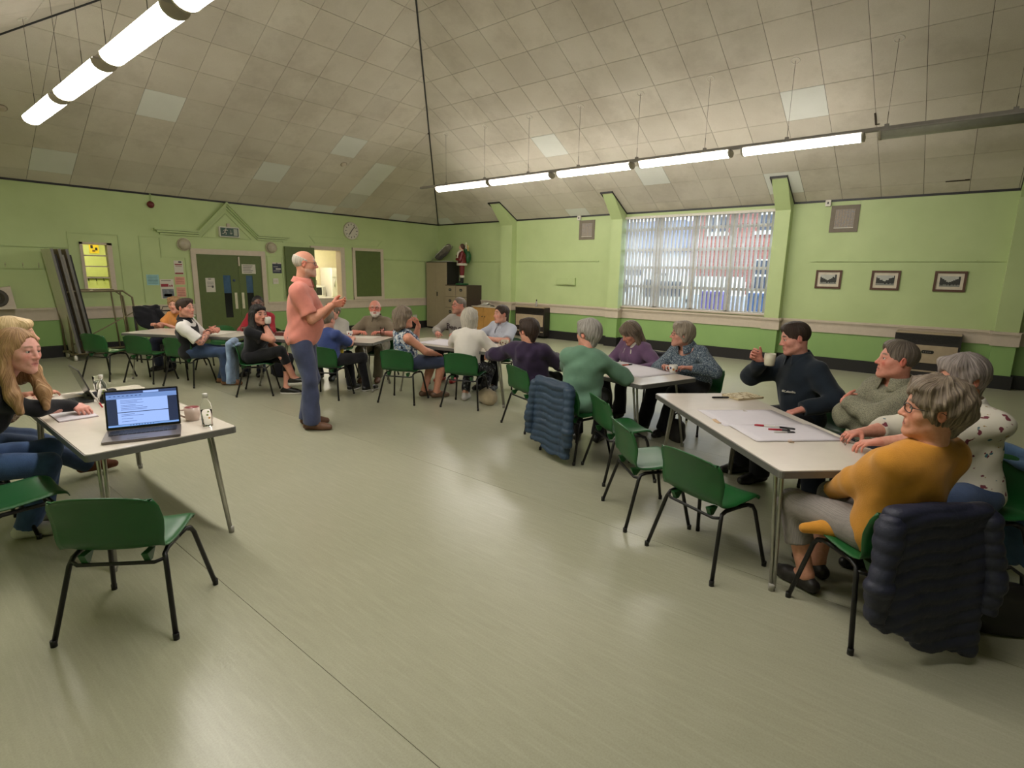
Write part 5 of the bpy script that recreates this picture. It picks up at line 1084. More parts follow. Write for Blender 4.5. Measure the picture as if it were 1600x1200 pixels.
# baby bouncer seat on the tall cupboard
b = empty('baby_bouncer', (11.3, 12.15, 1.97), math.radians(90), 'grey padded baby bouncer seat lying on the tall cupboard', 'bouncer'); FR = mat('bouncer_frame', (176, 176, 160), 0.4)
MB().tube([(0.30, -0.19, 0.014), (-0.28, -0.19, 0.014), (-0.33, -0.14, 0.014), (-0.33, 0.14, 0.014), (-0.28, 0.19, 0.014), (0.30, 0.19, 0.014)], 0.012, 8).build('base_frame', FR, b)
MB().tube([(0.28, -0.17, 0.02), (0.05, -0.18, 0.20), (-0.30, -0.16, 0.44), (-0.34, 0, 0.47), (-0.30, 0.16, 0.44), (0.05, 0.18, 0.20), (0.28, 0.17, 0.02)], 0.011, 8).build('seat_frame', FR, b)
sdf_obj('padding', [cone((0.16, 0, 0.15), (-0.02, 0, 0.22), 0.10, 0.12, 0.05), cone((-0.02, 0, 0.22), (-0.28, 0, 0.42), 0.12, 0.09, 0.05), cone((-0.1, -0.09, 0.30), (-0.1, 0.09, 0.30), 0.06, 0.06, 0.05), cut((0, 0, 0.13), (-0.55, 0, -0.85))], 0.014, cloth('bouncer_grey', (104, 98, 88)), b, (0.004, 30, 3))
# painted festive figurine (generic) on the filing cabinets
f = empty('festive_figurine', (11.30, 11.32, 1.32), math.radians(48), 'painted figurine in dark red coat with white trim and green sack on the filing cabinets', 'figurine')
FRED = mat('figurine_red', (104, 22, 30), 0.35); FW = mat('figurine_white', (204, 198, 180), 0.5); FG = mat('figurine_green', (30, 84, 44), 0.4); FB = mat('figurine_black', (20, 18, 18), 0.3)
MB().lathe([(0.19, 0), (0.19, 0.035), (0.17, 0.05), (0, 0.05)], (0, 0, 0), 24).build('base', FG, f)
for s in (-1, 1): sdf_obj('boot', [cone((s * 0.06, 0, 0.06), (s * 0.06, 0, 0.19), 0.045, 0.05, 0.02), cone((s * 0.06, 0.0, 0.075), (s * 0.065, 0.08, 0.07), 0.035, 0.032, 0.02), cut((0, 0, 0.05), (0, 0, -1))], 0.012, FB, f)
MB().lathe([(0.06, 0.20), (0.072, 0.215), (0.072, 0.255), (0.06, 0.27)], (-0.06, 0, 0), 14).lathe([(0.06, 0.20), (0.072, 0.215), (0.072, 0.255), (0.06, 0.27)], (0.06, 0, 0), 14).build('boot_trim', FW, f)
sdf_obj('trousers', [cone((-0.06, 0, 0.26), (-0.05, 0, 0.6), 0.058, 0.085, 0.03), cone((0.06, 0, 0.26), (0.05, 0, 0.6), 0.058, 0.085, 0.03)], 0.013, FRED, f)
sdf_obj('coat', [ell((0, 0, 0.62), (0.15, 0.13, 0.10), None, 0.05), ell((0, 0, 0.78), (0.135, 0.12, 0.16), None, 0.06), cone((-0.13, 0, 0.9), (0.13, 0, 0.9), 0.055, 0.055, 0.05), cone((-0.15, 0, 0.88), (-0.17, 0.06, 0.70), 0.052, 0.045, 0.03), cone((-0.17, 0.06, 0.70), (-0.09, 0.15, 0.72), 0.045, 0.04, 0.03), cone((0.15, 0, 0.88), (0.17, 0.06, 0.72), 0.052, 0.045, 0.03), cone((0.17, 0.06, 0.72), (0.1, 0.13, 0.82), 0.045, 0.04, 0.03)], 0.013, FRED, f, (0.003, 30, 4))
MB().lathe([(0.145, 0.545), (0.168, 0.55), (0.168, 0.60), (0.15, 0.61)], (0, 0, 0), 20, Matrix.Diagonal((1, 0.9, 1)).to_3x3()).build('hem_trim', FW, f); sdf_obj('front_trim', [cone((0, 0.12, 0.58), (0, 0.115, 0.9), 0.028, 0.03, 0.02), cone((-0.07, 0.03, 0.94), (0.07, 0.03, 0.94), 0.04, 0.04, 0.03), cone((0, 0.06, 0.95), (-0.02, 0.10, 0.83), 0.04, 0.035, 0.03)], 0.012, FW, f)
sdf_obj('head', [ell((0, 0.01, 1.05), (0.066, 0.072, 0.085), None, 0.02), cone((0, 0, 0.97), (0, 0, 1.02), 0.04, 0.045, 0.02), ell((0, 0.083, 1.045), (0.012, 0.014, 0.016), None, 0.01)], 0.010, mat('figurine_skin', (206, 166, 140), 0.4), f)
sdf_obj('hair', [ell((0, -0.012, 1.07), (0.08, 0.08, 0.088), None, 0.02), sub(ell((0, 0.09, 1.03), (0.07, 0.07, 0.085), None, 0.02))], 0.010, mat('figurine_hair', (70, 44, 34), 0.5), f)
sdf_obj('sack', [ell((0.05, -0.17, 0.78), (0.11, 0.10, 0.17), None, 0.05), cone((0.05, -0.15, 0.9), (0.08, -0.10, 0.99), 0.07, 0.05, 0.04)], 0.014, FG, f, (0.004, 30, 5))
GOLD = mat('figurine_gold', (190, 166, 90), 0.4)
for k, (x, y_, h) in enumerate(((0.05, -0.12, 0.24), (0.09, -0.16, 0.18), (0.01, -0.17, 0.16))): MB().box((x, y_, 0.95 + h / 2), (0.028, 0.028, h), 0.3).build('toy_stick', GOLD if k else FW, f)
for k in range(5): MB().box((0.05 + 0.02 * (k % 2), -0.16 + 0.01 * k, 0.99 + 0.035 * k), (0.09 - 0.008 * k, 0.02, 0.014), 0.4).build('toy_slat', FW if k % 2 else GOLD, f)
# ------------------------------------------------------------------ trolley of folded tables, loudspeaker, coat stand at the far left
TB = mat('trolley_tube', (120, 110, 84), 0.45, 0.4)
t = empty('table_trolley', (2.75, 12.25, 0), 0, 'metal tube trolley holding upright folded tables at the back wall', 'trolley')
for y_ in (-0.28, 0.28):
    MB().tube([(-0.42, y_, 0.1), (-0.42, y_, 1.17), (-0.37, y_, 1.22), (0.42, y_, 1.22), (0.56, y_, 1.10), (0.60, y_, 0.1)], 0.018, 8).build('side_frame', TB, t)
    MB().tube([(-0.46, y_, 0.12), (0.64, y_, 0.12)], 0.018, 8).build('base_rail', TB, t); MB().tube([(0.38, y_, 1.2), (0.42, y_, 0.12)], 0.014, 8).build('upright', TB, t)
for x in (-0.42, 0.6): MB().tube([(x, -0.28, 0.12), (x, 0.28, 0.12)], 0.018, 8).build('cross_rail', TB, t)
MB().tube([(0.60, -0.28, 0.85), (-0.40, -0.28, 0.3)], 0.012, 6).build('brace', TB, t)
for x in (-0.4, 0.55):
    for y_ in (-0.28, 0.28): MB().lathe([(0.0, -0.02), (0.05, -0.02), (0.05, 0.02), (0, 0.02)], (x, y_, 0.05), 14, Matrix.Rotation(PI / 2, 3, 'Y')).tube([(x, y_, 0.05), (x, y_, 0.12)], 0.01, 6).build('castor', WHITE, t)
for k in range(3):
    q = empty('folded_table', (2.40 + 0.10 * k, 12.22, 0.14), 0, 'folded table leaning upright in the trolley, %s of three' % ('leftmost', 'middle', 'rightmost')[k], 'table'); q.rotation_euler = (0, math.radians(-6), 0)
    MB().bb((-0.015, -0.36, 0), (0.015, 0.36, 1.80)).build('top', TOPM if k == 0 else CBG, q); MB().bb((-0.018, -0.365, 0), (0.018, -0.358, 1.80)).build('edging', EDGE, q); MB().bb((0.018, -0.33, 0.1), (0.05, -0.30, 1.7)).bb((0.018, 0.30, 0.1), (0.05, 0.33, 1.7)).build('folded_leg', BLACKP if k != 1 else CHROME, q)
s = empty('loudspeaker', (1.50, Y0 - 0.02, 1.10), math.radians(0), 'white wall loudspeaker with dark round cone at the far left', 'loudspeaker'); MB().add([(-0.25, 0, -0.19), (0.25, 0, -0.19), (0.24, 0, 0.19), (-0.25, 0, 0.13), (-0.25, -0.22, -0.19), (0.25, -0.20, -0.19), (0.22, -0.16, 0.19), (-0.25, -0.16, 0.12)], [(0, 1, 2, 3), (7, 6, 5, 4), (4, 5, 1, 0), (5, 6, 2, 1), (6, 7, 3, 2), (7, 4, 0, 3)]).build('cabinet', CREAM, s)
M = Matrix.Rotation(PI / 2 - 0.1, 3, 'X'); MB().lathe([(0.15, 0), (0.15, 0.012), (0.135, 0.014), (0.06, -0.02), (0.05, 0.0), (0, 0.01)], (0.02, -0.195, 0.0), 24, M).build('cone', mat('speaker_dark', (60, 54, 44), 0.6), s); MB().lathe([(0.05, 0.0), (0.035, 0.02), (0, 0.025)], (0.02, -0.20, 0.0), 18, M).build('dust_cap', mat('speaker_mid', (120, 112, 92), 0.5), s)
cs = empty('coat_stand', (3.28, 11.15, 0), 0, 'low black metal frame carrying a black coat near the back wall', 'stand')
for x in (-0.2, 0.2): MB().tube([(x, -0.12, 0.0), (x, -0.03, 0.55), (x, 0, 0.98)], 0.014, 8).tube([(x, 0.12, 0.0), (x, 0.02, 0.5)], 0.014, 8).build('leg', BLACKP, cs)
MB().tube([(-0.2, 0, 0.97), (0.2, 0, 0.97)], 0.014, 8).build('top_bar', BLACKP, cs)
cj = empty('black_coat', (3.28, 11.15, 0), 0, 'black coat hanging over the low metal frame near the back wall', 'coat'); BLC = cloth('coat_black', (30, 30, 36), 0.25, 0.8)
sdf_obj('coat_body', [cone((-0.15, 0, 0.93), (0.15, 0, 0.93), 0.06, 0.06, 0.05), ell((-0.02, -0.06, 0.78), (0.19, 0.06, 0.19), None, 0.05), ell((0.1, -0.07, 0.66), (0.14, 0.06, 0.13), None, 0.05), ell((0.0, 0.07, 0.8), (0.17, 0.05, 0.16), None, 0.05)], 0.014, BLC, cj, (0.010, 28, 9)); sdf_obj('sleeve', [cone((0.15, -0.06, 0.88), (0.24, -0.10, 0.68), 0.06, 0.05, 0.04)], 0.013, BLC, cj, (0.006, 30, 2))
sd = empty('side_table', (3.9, 11.9, 0), 0, 'narrow white topped table against the back wall behind the person in orange', 'table'); MB().bb((-0.35, -0.25, 0.72), (0.35, 0.25, 0.75)).build('table_top', WHITE, sd)
for sx in (-1, 1):
    for sy in (-1, 1): MB().tube([(sx * 0.3, sy * 0.2, 0.72), (sx * 0.32, sy * 0.22, 0)], 0.012, 8).build('leg', CHROME, sd)
hb = empty('wire_basket', (3.85, 11.85, 0.75), 0, 'small dark wire basket on the narrow white table', 'basket')
for z_ in (0.01, 0.09): MB().tube([(-0.12, -0.08, z_), (0.12, -0.08, z_), (0.12, 0.08, z_), (-0.12, 0.08, z_)], 0.006, 6, closed=True).build('hoop', BLACKP, hb)
MB().tube([(-0.12, 0, 0.09), (-0.09, 0, 0.17), (0.09, 0, 0.17), (0.12, 0, 0.09)], 0.007, 6).build('handle', BLACKP, hb)
for k in range(8): MB().tube([(-0.105 + k * 0.03, -0.08, 0.01), (-0.105 + k * 0.03, -0.08, 0.09)], 0.003, 5).build('wire', BLACKP, hb)
# ------------------------------------------------------------------ the people
def pattern(name, base, specs, scale=14, rough=0.85):
    """printed cloth: base colour with blotches of other colours from voronoi / noise"""
    N = NT(name); v = N.co(); c = lin(base)
    for i, (col, sc, th) in enumerate(specs):
        mp = N.n('ShaderNodeMapping'); mp.inputs['Location'].default_value = (i * 3.1, i * 1.7, i * 0.9); N.l(v, mp.inputs[0])
        f = N.noise(mp.outputs[0], sc, 2, 0.5); r = N.ramp(f, [(th - 0.01, (0, 0, 0, 1)), (th + 0.01, (1, 1, 1, 1))]); c = N.mix(r, c, lin(col))
    N.color(c).set(Roughness=rough, Specular_IOR_Level=0.2).bump(N.noise(v, 20, 3), 0.2, 0.01); return N.m
def check(name, base, line, freq=160, amt=0.5):
    N = NT(name); v = N.co(); w1 = N.n('ShaderNodeTexWave', bands_direction='X'); w2 = N.n('ShaderNodeTexWave', bands_direction='Z'); w3 = N.n('ShaderNodeTexWave', bands_direction='Y'); c = lin(base)
    for w in (w1, w2, w3):
        w.inputs['Scale'].default_value = freq / 6.28; w.inputs['Distortion'].default_value = 0.2; N.l(v, w.inputs['Vector'])
    m = N.math('MULTIPLY', N.math('ADD', w1.outputs['Fac'], N.math('ADD', w2.outputs['Fac'], w3.outputs['Fac'])), 0.33); g = N.noise(v, 9, 3)
    N.color(N.mix(N.ramp(m, [(0.45, (0, 0, 0, 1)), (0.62, (amt,) * 3 + (1,))]), N.ramp(g, [(0.3, tuple(x * 0.85 for x in c[:3]) + (1,)), (0.7, c)]), lin(line))).set(Roughness=0.9, Specular_IOR_Level=0.2).bump(N.noise(v, 20, 4), 0.3, 0.012); return N.m
JEAN = cloth('denim_dark', (58, 74, 104), 0.25); JEANB = cloth('denim_mid', (92, 120, 158), 0.25); BLK = cloth('cloth_black', (26, 26, 30), 0.25); NAVY = cloth('cloth_navy', (38, 42, 58), 0.2)
SBRN = mat('shoe_brown', (104, 70, 50), 0.5); SBLK = mat('shoe_black', (24, 22, 22), 0.4); SWHT = mat('sole_white', (196, 192, 186), 0.6)
SKA, SKB, SKC = (206, 142, 118), (216, 158, 136), (198, 134, 110)
HGREY = hair_mat('hair_grey', (104, 98, 92), (172, 166, 158), (200, 196, 188)); HSIL = hair_mat('hair_silver', (150, 142, 130), (206, 198, 184), (226, 220, 208)); HBRN = hair_mat('hair_brown', (34, 24, 20), (62, 44, 34)); HBLK = hair_mat('hair_black', (16, 14, 14), (34, 30, 30))
HBLN = hair_mat('hair_blonde', (122, 88, 58), (172, 134, 94), (206, 172, 130)); HPAL = hair_mat('hair_pale_blonde', (176, 146, 100), (216, 190, 146), (232, 212, 176)); HMIX = hair_mat('hair_grey_brown', (74, 62, 52), (138, 122, 104), (176, 162, 142)); HMAU = hair_mat('hair_silver_mauve', (92, 82, 80), (160, 148, 142), (196, 188, 180))
GLB = mat('spectacle_black', (24, 22, 26), 0.3); GLR = mat('spectacle_brown', (96, 40, 40), 0.3)
def D(n=(0, 0, -1), curl=0.4, d=None, thumb=0.4): return dict(n=n, curl=curl, d=d, thumb=thumb)
# standing man
M7 = person(2.93, 5.27, -42, (2.985, 5.235, 1.71), 'person in salmon polo shirt and navy trousers standing in the middle, hands together', (212, 146, 120), dict(m=cloth('polo_salmon', (206, 130, 116), 0.1), name='polo_shirt', sleeve=0.80, loose=0.026, o=0.036, hem=-0.055, collar=True, flare=0.010, amp=0.005),
            dict(m=cloth('trouser_slate', (70, 76, 104), 0.18), leg=0.030, o=0.022, amp=0.007), dict(m=SBRN, s=1.08), (HSIL, 'fringe', 0.001), stand=True, sc=1.06, g=1.12, sh=1.06, hip_z=0.955, hyaw=9, near=True, belly=0.025, glass=GLB, beard=((206, 186, 172), 0.5), brow=(170, 158, 146), fl=0.5,
            hands=[(-0.035, 0.33, 1.31, D((0.9, 0, 0.3), 0.5, (0.25, 0.9, 0.15))), (0.045, 0.32, 1.31, D((-0.9, 0, 0.3), 0.5, (-0.25, 0.9, 0.15)))], elbows=[(-0.6, -0.6, -0.9), (0.5, -0.6, -0.9)], feet=[(-0.12, -0.02), (0.11, 0.06)], knees=[(0, 1, 0), (0, 1, 0)])
# left table
BTOP = cloth('top_black', (24, 24, 28), 0.2)
M1 = person(0.21, 4.42, -12, (0.572, 4.215, 1.155), 'person in a black top and jeans writing at the left table', (214, 156, 142), dict(m=BTOP, name='top', sleeve=2.0, neck=0.745, vneck=0.5, loose=0.008, o=0.008), dict(m=cloth('denim_blue', (62, 84, 122), 0.25), leg=0.02, name='jeans'), dict(m=SWHT), (HBLN, 'long', 0.002, 0.4, None, 26), seat=0.405, hyaw=-36, twist=-4, pitch=-6, roll=-4, female=True, bust=0.015, near=True, brow=(120, 86, 60), lips=(186, 96, 92), hs=0.96,
            hands=[('w', 0.62, 4.72, 0.74, D()), ('w', 0.845, 4.40, 0.745, D((0, 0.2, -1), 0.75, (0.9, 0.42, -0.08), 0.8))], elbows=[(-0.5, -0.6, -0.6), (0.4, -0.5, -0.9)], feet=[(-0.14, 0.36), (0.10, 0.30)])
M2 = person(0.27, 5.22, 4, (0.685, 5.09, 1.16), 'person in beige patterned blouse at the far left edge behind the one writing', (216, 164, 140), dict(m=pattern('top_beige_print', (206, 186, 166), [((120, 96, 90), 26, 0.6), ((170, 130, 120), 34, 0.62)]), name='blouse', sleeve=1.8), dict(m=JEAN), dict(m=cloth('boot_tan', (112, 70, 50), 0.2), high2=True), (HPAL, 'long', 0.002, 0.4, [cone((-0.05, 0.065, 0.078), (0.05, 0.065, 0.078), 0.028, 0.028, 0.03)], 24), seat=0.405, hyaw=-18, female=True, bust=0.02, brow=(150, 120, 90),
            hands=[('w', 0.70, 5.10, 0.735, D()), ('w', 0.74, 4.95, 0.735, D())], feet=[(-0.02, 0.88, 0.05, 0, 0.45), (0.02, 0.80)], knees=[(0, 0.3, 1), (0, 0.3, 1)])
# far left table
WSH = cloth('shirt_white', (222, 218, 214), 0.05)
M3 = person(2.96, 8.42, -34, (2.90, 8.28, 1.105), 'person in white shirt and black waistcoat turned sideways, hands clasped', (206, 144, 124), [dict(m=WSH, name='shirt', sleeve=0.85, collar=BLK, loose=0.03, o=0.016, tattoo=True), dict(m=BLK, name='waistcoat', sleeve=0, o=0.028, neck=0.755, vneck=0.9)], dict(m=JEAN, leg=0.022, name='jeans'), dict(m=mat('shoe_tan', (122, 84, 60), 0.5), s=1.05), (HBRN, 'quiff', 0.001), seat=0.405, hyaw=-22, sc=1.02, g=1.08, brow=(50, 36, 30), near=True,
            hands=[(0.00, 0.30, 0.80, D((1, 0, -0.3), 0.7, (0.8, 0.5, 0))), (0.06, 0.29, 0.79, D((-1, 0, -0.3), 0.6, (-0.3, 0.9, 0)))], elbows=[(-0.6, -0.5, -0.5), (0.8, -0.4, -0.6)], feet=[(-0.10, 0.36), (0.10, 0.46)])
person(3.47, 10.17, 211, (3.36, 10.03, 1.045), 'person in orange top behind the one in the black waistcoat', SKB, dict(m=cloth('top_orange', (222, 150, 84), 0.1), name='top', sleeve=0.6), dict(m=NAVY), dict(m=SBLK), (HBLN, 'crop', 0.003, 0.5), seat=0.405, female=True, hyaw=20, hands=[(-0.12, 0.42, 0.74, D()), (0.12, 0.42, 0.74, D())])
M5 = person(3.34, 7.31, -52, (3.375, 7.15, 1.062), 'person in black t-shirt and leggings drinking from a white mug', (206, 142, 122), dict(m=BLK, name='t_shirt', sleeve=0.55, loose=0.012, o=0.012), dict(m=BLK, len=1.45, leg=0.006, o=0.008, name='leggings'), dict(m=SBLK, sole=SWHT, st=0.03), (HBLK, 'long', 0.003, 0.6, [cone((-0.03, 0.07, 0.085), (0.05, 0.062, 0.08), 0.022, 0.022, 0.02)], 22), seat=0.405, hyaw=-32, female=True, bust=0.03, g=1.08, brow=(30, 22, 20), near=True,
            hands=[(-0.05, 0.36, 0.58, D((0, 0, -1), 0.25)), (0.045, 0.20, 0.945, D((-0.5, 0.8, 0.1), 0.95, (-0.2, 0.1, 0.95)))], elbows=[(-0.7, -0.4, -0.5), (0.75, 0.1, -1.0)], feet=[(0.04, 0.44), (0.06, 0.56, 0.14, 10, 0.1)], knees=[(-0.1, 1, 0.6), (0.2, 0.6, 1)])
person(4.20, 8.82, 222, (4.14, 8.77, 1.105), 'person in a red jumper seated behind the one drinking', (92, 58, 46), dict(m=cloth('top_red', (146, 34, 44), 0.15), name='jumper', sleeve=2.0, loose=0.02, o=0.018), dict(m=NAVY), dict(m=SBLK), (HBLK, 'buzz', 0.001), seat=0.405, g=1.15, hyaw=25, brow=(24, 18, 16), fl=0.1, hands=[(-0.1, 0.38, 0.74, D()), (0.12, 0.40, 0.74, D())])
person(3.93, 6.40, 12, (3.925, 6.42, 1.01), 'person in blue top, half hidden by the standing person', SKB, dict(m=cloth('top_blue', (58, 72, 124), 0.15), name='top', sleeve=0.9, loose=0.02), dict(m=BLK), dict(m=SBLK, sole=SWHT, st=0.022), (HMIX, 'short', 0.001), seat=0.405, hyaw=10, hands=[('w', 4.25, 6.65, 0.73, D()), ('w', 4.34, 6.50, 0.73, D())], elbows=[(-0.6, -0.4, -0.5), (0.8, -0.3, -0.6)], feet=[(-0.05, 0.42), (0.16, 0.50)])
person(4.86, 7.72, 215, (4.785, 7.64, 1.02), 'person in pale grey cardigan, mostly hidden behind the standing person', SKB, dict(m=cloth('cardigan_grey', (170, 166, 158), 0.08), name='cardigan', sleeve=2.0, loose=0.02), dict(m=NAVY), dict(m=SBLK), (HMIX, 'crop', 0.002, 0.4), seat=0.405, hyaw=-10, female=True, bust=0.02, hands=[(-0.12, 0.40, 0.74, D()), (0.12, 0.40, 0.74, D())])
person(5.23, 7.13, 218, (5.15, 7.06, 1.085), 'person in khaki short sleeved shirt and glasses seated behind the table', (210, 134, 116), dict(m=cloth('shirt_khaki', (122, 110, 92), 0.12), name='shirt', sleeve=0.85, collar=True, loose=0.028, o=0.020), dict(m=cloth('trouser_khaki', (110, 104, 84)), leg=0.03), dict(m=SBRN), (HSIL, 'fringe', 0.001), seat=0.405, g=1.12, hyaw=12, pitch=5, near=True, beard=((214, 208, 202), 0.9, HSIL), brow=(190, 180, 170), glass=GLR, fl=0.6, belly=0.03, hands=[(-0.16, 0.36, 0.745, D()), (0.16, 0.36, 0.745, D())], elbows=[(-0.9, -0.3, -0.5), (0.9, -0.3, -0.5)])
# middle table
SDL = mat('sandal_brown', (104, 78, 60), 0.5)
M11 = person(4.50, 5.53, -14, (4.395, 5.435, 1.085), 'person in blue and white sleeveless top and shorts, hand at the chin', (216, 150, 124), dict(m=pattern('top_blue_print', (204, 206, 208), [((70, 84, 110), 22, 0.52), ((126, 146, 168), 30, 0.56), ((40, 46, 60), 26, 0.62)]), name='sleeveless_top', sleeve=0, o=0.014), dict(m=cloth('shorts_navy', (62, 70, 94), 0.15), len=1.05, o=0.014, name='shorts'), dict(m=SDL, s=0.95, high=False), (HMIX, 'curlybob', 0.003, 0.8), seat=0.405, hyaw=-22, pitch=2, female=True, bust=0.03, g=1.2, near=True,
             hands=[(0.02, 0.17, 0.975, D((0, -0.6, 0.4), 0.8, (0.1, -0.3, 0.9))), (0.15, 0.36, 0.60, D((0, 0, -1), 0.35))], elbows=[(-0.3, 0.5, -1), (0.9, -0.3, -0.5)], feet=[(-0.06, 0.28), (0.10, 0.38)])
HOOD = cloth('hoodie_grey', (160, 154, 146), 0.08)
M12 = person(6.14, 6.20, 200, (6.02, 6.10, 1.15), 'person in a grey hooded top with dark lettering', (206, 140, 120), dict(m=HOOD, name='hooded_top', sleeve=2.0, hood=True, loose=0.026, o=0.024), dict(m=BLK, leg=0.02), dict(m=mat('trainer_red', (170, 44, 40), 0.5)), (hair_mat('hair_cropped_grey', (84, 74, 66), (128, 116, 104)), 'buzz', 0.0008), seat=0.405, hyaw=-35, pitch=4, near=True, beard=((120, 96, 80), 0.5), glass=GLR, brow=(96, 80, 66), sc=1.02, g=1.06,
             hands=[(-0.18, 0.40, 0.745, D()), (0.18, 0.42, 0.745, D())], elbows=[(-0.9, -0.3, -0.5), (0.9, -0.3, -0.5)])
person(4.85, 4.77, 21, (4.945, 4.815, 1.085), 'person in a white top and patterned leggings seen from behind', SKB, dict(m=cloth('tee_white', (222, 216, 208), 0.05), name='t_shirt', sleeve=0.9, loose=0.022, o=0.022, amp=0.006), dict(m=pattern('leggings_print', (70, 70, 76), [((150, 150, 150), 34, 0.6), ((40, 40, 46), 24, 0.55)]), len=1.9, leg=0.01, name='leggings'), dict(m=mat('trainer_white', (200, 194, 190), 0.5)), (HSIL, 'bob', 0.0015), seat=0.405, female=True, hyaw=5, near=True, g=1.02, hands=[('w', 5.20, 5.15, 0.745, D()), ('w', 5.25, 4.72, 0.745, D())], elbows=[(-0.8, -0.3, -0.6), (0.8, -0.3, -0.6)], feet=[(-0.12, 0.22), (0.12, 0.22)])
PSH = check('shirt_pale_blue', (184, 190, 206), (210, 212, 220), 300, 0.6)
def lanyard(t, at, rt, fw, up, gg):
    for s in (-1, 1): MB().tube([tuple(at(s * 0.05, 0.03, 0.74)), tuple(at(s * 0.058, 0.098, 0.62)), tuple(at(s * 0.05, 0.135, 0.50)), tuple(at(s * 0.02, 0.145, 0.36))], 0.006, 6).build('lanyard', NAVY, t)
M14 = person(6.13, 5.27, 190, (5.98, 5.185, 1.075), 'person in pale blue shirt and lanyard, forearms on the table', (216, 158, 138), dict(m=PSH, name='shirt', sleeve=0.85, collar=True, loose=0.024, o=0.014, extra={'l': lanyard}), dict(m=BLK, leg=0.01), dict(m=SBLK), (HBRN, 'tied', 0.001, 0, [cone((0.02, -0.05, -0.05), (0.06, 0.0, -0.14), 0.02, 0.016, 0.02)]), seat=0.405, hyaw=-32, female=True, bust=0.02, near=True, brow=(60, 42, 34),
             hands=[(-0.02, 0.42, 0.745, D((0, 0, -1), 0.3, (0.9, 0.3, 0))), (0.04, 0.36, 0.745, D((0, 0, -1), 0.3, (-0.9, 0.3, 0)))], elbows=[(-0.9, 0.3, -0.5), (0.9, 0.3, -0.5)])
PURP = cloth('jacket_purple', (54, 42, 66), 0.2)
person(4.64, 3.57, 18, (4.52, 3.53, 1.06), 'person in dark purple hooded jacket seen from behind', (206, 146, 124), dict(m=PURP, name='hooded_jacket', sleeve=2.0, hood=True, loose=0.03, o=0.030, amp=0.007, lab='dark purple hooded jacket'), dict(m=BLK, leg=0.02), dict(m=SBLK), (HBRN, 'crop', 0.002, 0.3), seat=0.405, hyaw=58, near=True, g=1.15, glass=GLB, hands=[('w', 4.60, 4.16, 0.73, D()), ('w', 4.98, 3.50, 0.745, D())], elbows=[(-1, 0.0, -0.3), (0.8, -0.3, -0.6)], feet=[(-0.05, 0.35), (0.12, 0.40)])
# table beside the pillar
person(4.20, 2.66, 20, (4.235, 2.62, 1.125), 'person in a green jumper seen from behind, head turned left', (214, 150, 130), dict(m=cloth('jumper_green', (104, 138, 116), 0.12), name='jumper', sleeve=2.0, loose=0.028, o=0.030, amp=0.007), dict(m=BLK, leg=0.02), dict(m=SBLK), (HGREY, 'crop', 0.002, 0.3), seat=0.405, hyaw=62, female=True, g=1.12, near=True, glass=GLB, hands=[('w', 4.60, 2.92, 0.745, D()), ('w', 4.62, 2.52, 0.745, D())], elbows=[(-0.9, -0.2, -0.5), (0.9, -0.2, -0.5)])
MAUV = cloth('fleece_mauve', (112, 86, 116), 0.12)
def cords(t, at, rt, fw, up, gg):
    for s in (-1, 1): MB().tube([tuple(at(s * 0.045, 0.085, 0.70)), tuple(at(s * 0.065, 0.135, 0.58)), tuple(at(s * 0.055, 0.150, 0.42))], 0.008, 6).build('white_cord', WHITE, t)
person(6.06, 2.99, 163, (5.80, 3.01, 0.995), 'person in mauve fleece looking down at the table', (206, 140, 116), dict(m=MAUV, name='fleece', sleeve=2.0, collar=WHITE, loose=0.026, o=0.024, extra={'c': cords}), dict(m=BLK, leg=0.03), dict(m=SBLK), (HMIX, 'shoulder', 0.002, 0.3), seat=0.405, hyaw=-15, pitch=-32, female=True, bust=0.03, g=1.1, near=True, hands=[('w', 5.62, 2.80, 0.62, D()), ('w', 5.68, 3.18, 0.62, D())], elbows=[(-0.9, -0.4, -0.5), (0.9, -0.4, -0.5)])
person(5.76, 2.19, 163, (5.56, 2.285, 1.055), 'person in blue patterned blouse with a floral mug in front', (208, 150, 130), dict(m=pattern('blouse_blue_grey', (84, 98, 112), [((156, 166, 172), 110, 0.56), ((60, 72, 88), 60, 0.6)]), name='blouse', sleeve=2.0, collar=True, neck=0.75, vneck=0.8, loose=0.024, o=0.020), dict(m=BLK, leg=0.03), dict(m=SBLK, high=False), (hair_mat('hair_sandy_grey', (124, 110, 94), (172, 158, 140), (196, 184, 168)), 'crop', 0.002, 0.5, [cone((-0.06, -0.02, 0.0), (-0.062, -0.02, -0.05), 0.028, 0.024, 0.02), cone((0.06, -0.02, 0.0), (0.062, -0.02, -0.05), 0.028, 0.024, 0.02)]), seat=0.405, hyaw=-42, female=True, bust=0.03, g=1.15, near=True, glass=GLR, hands=[('w', 5.36, 2.08, 0.745, D()), ('w', 5.34, 2.36, 0.73, D())], elbows=[(-0.9, -0.3, -0.5), (0.9, -0.3, -0.5)], feet=[(-0.02, 0.46), (0.22, 0.52)])
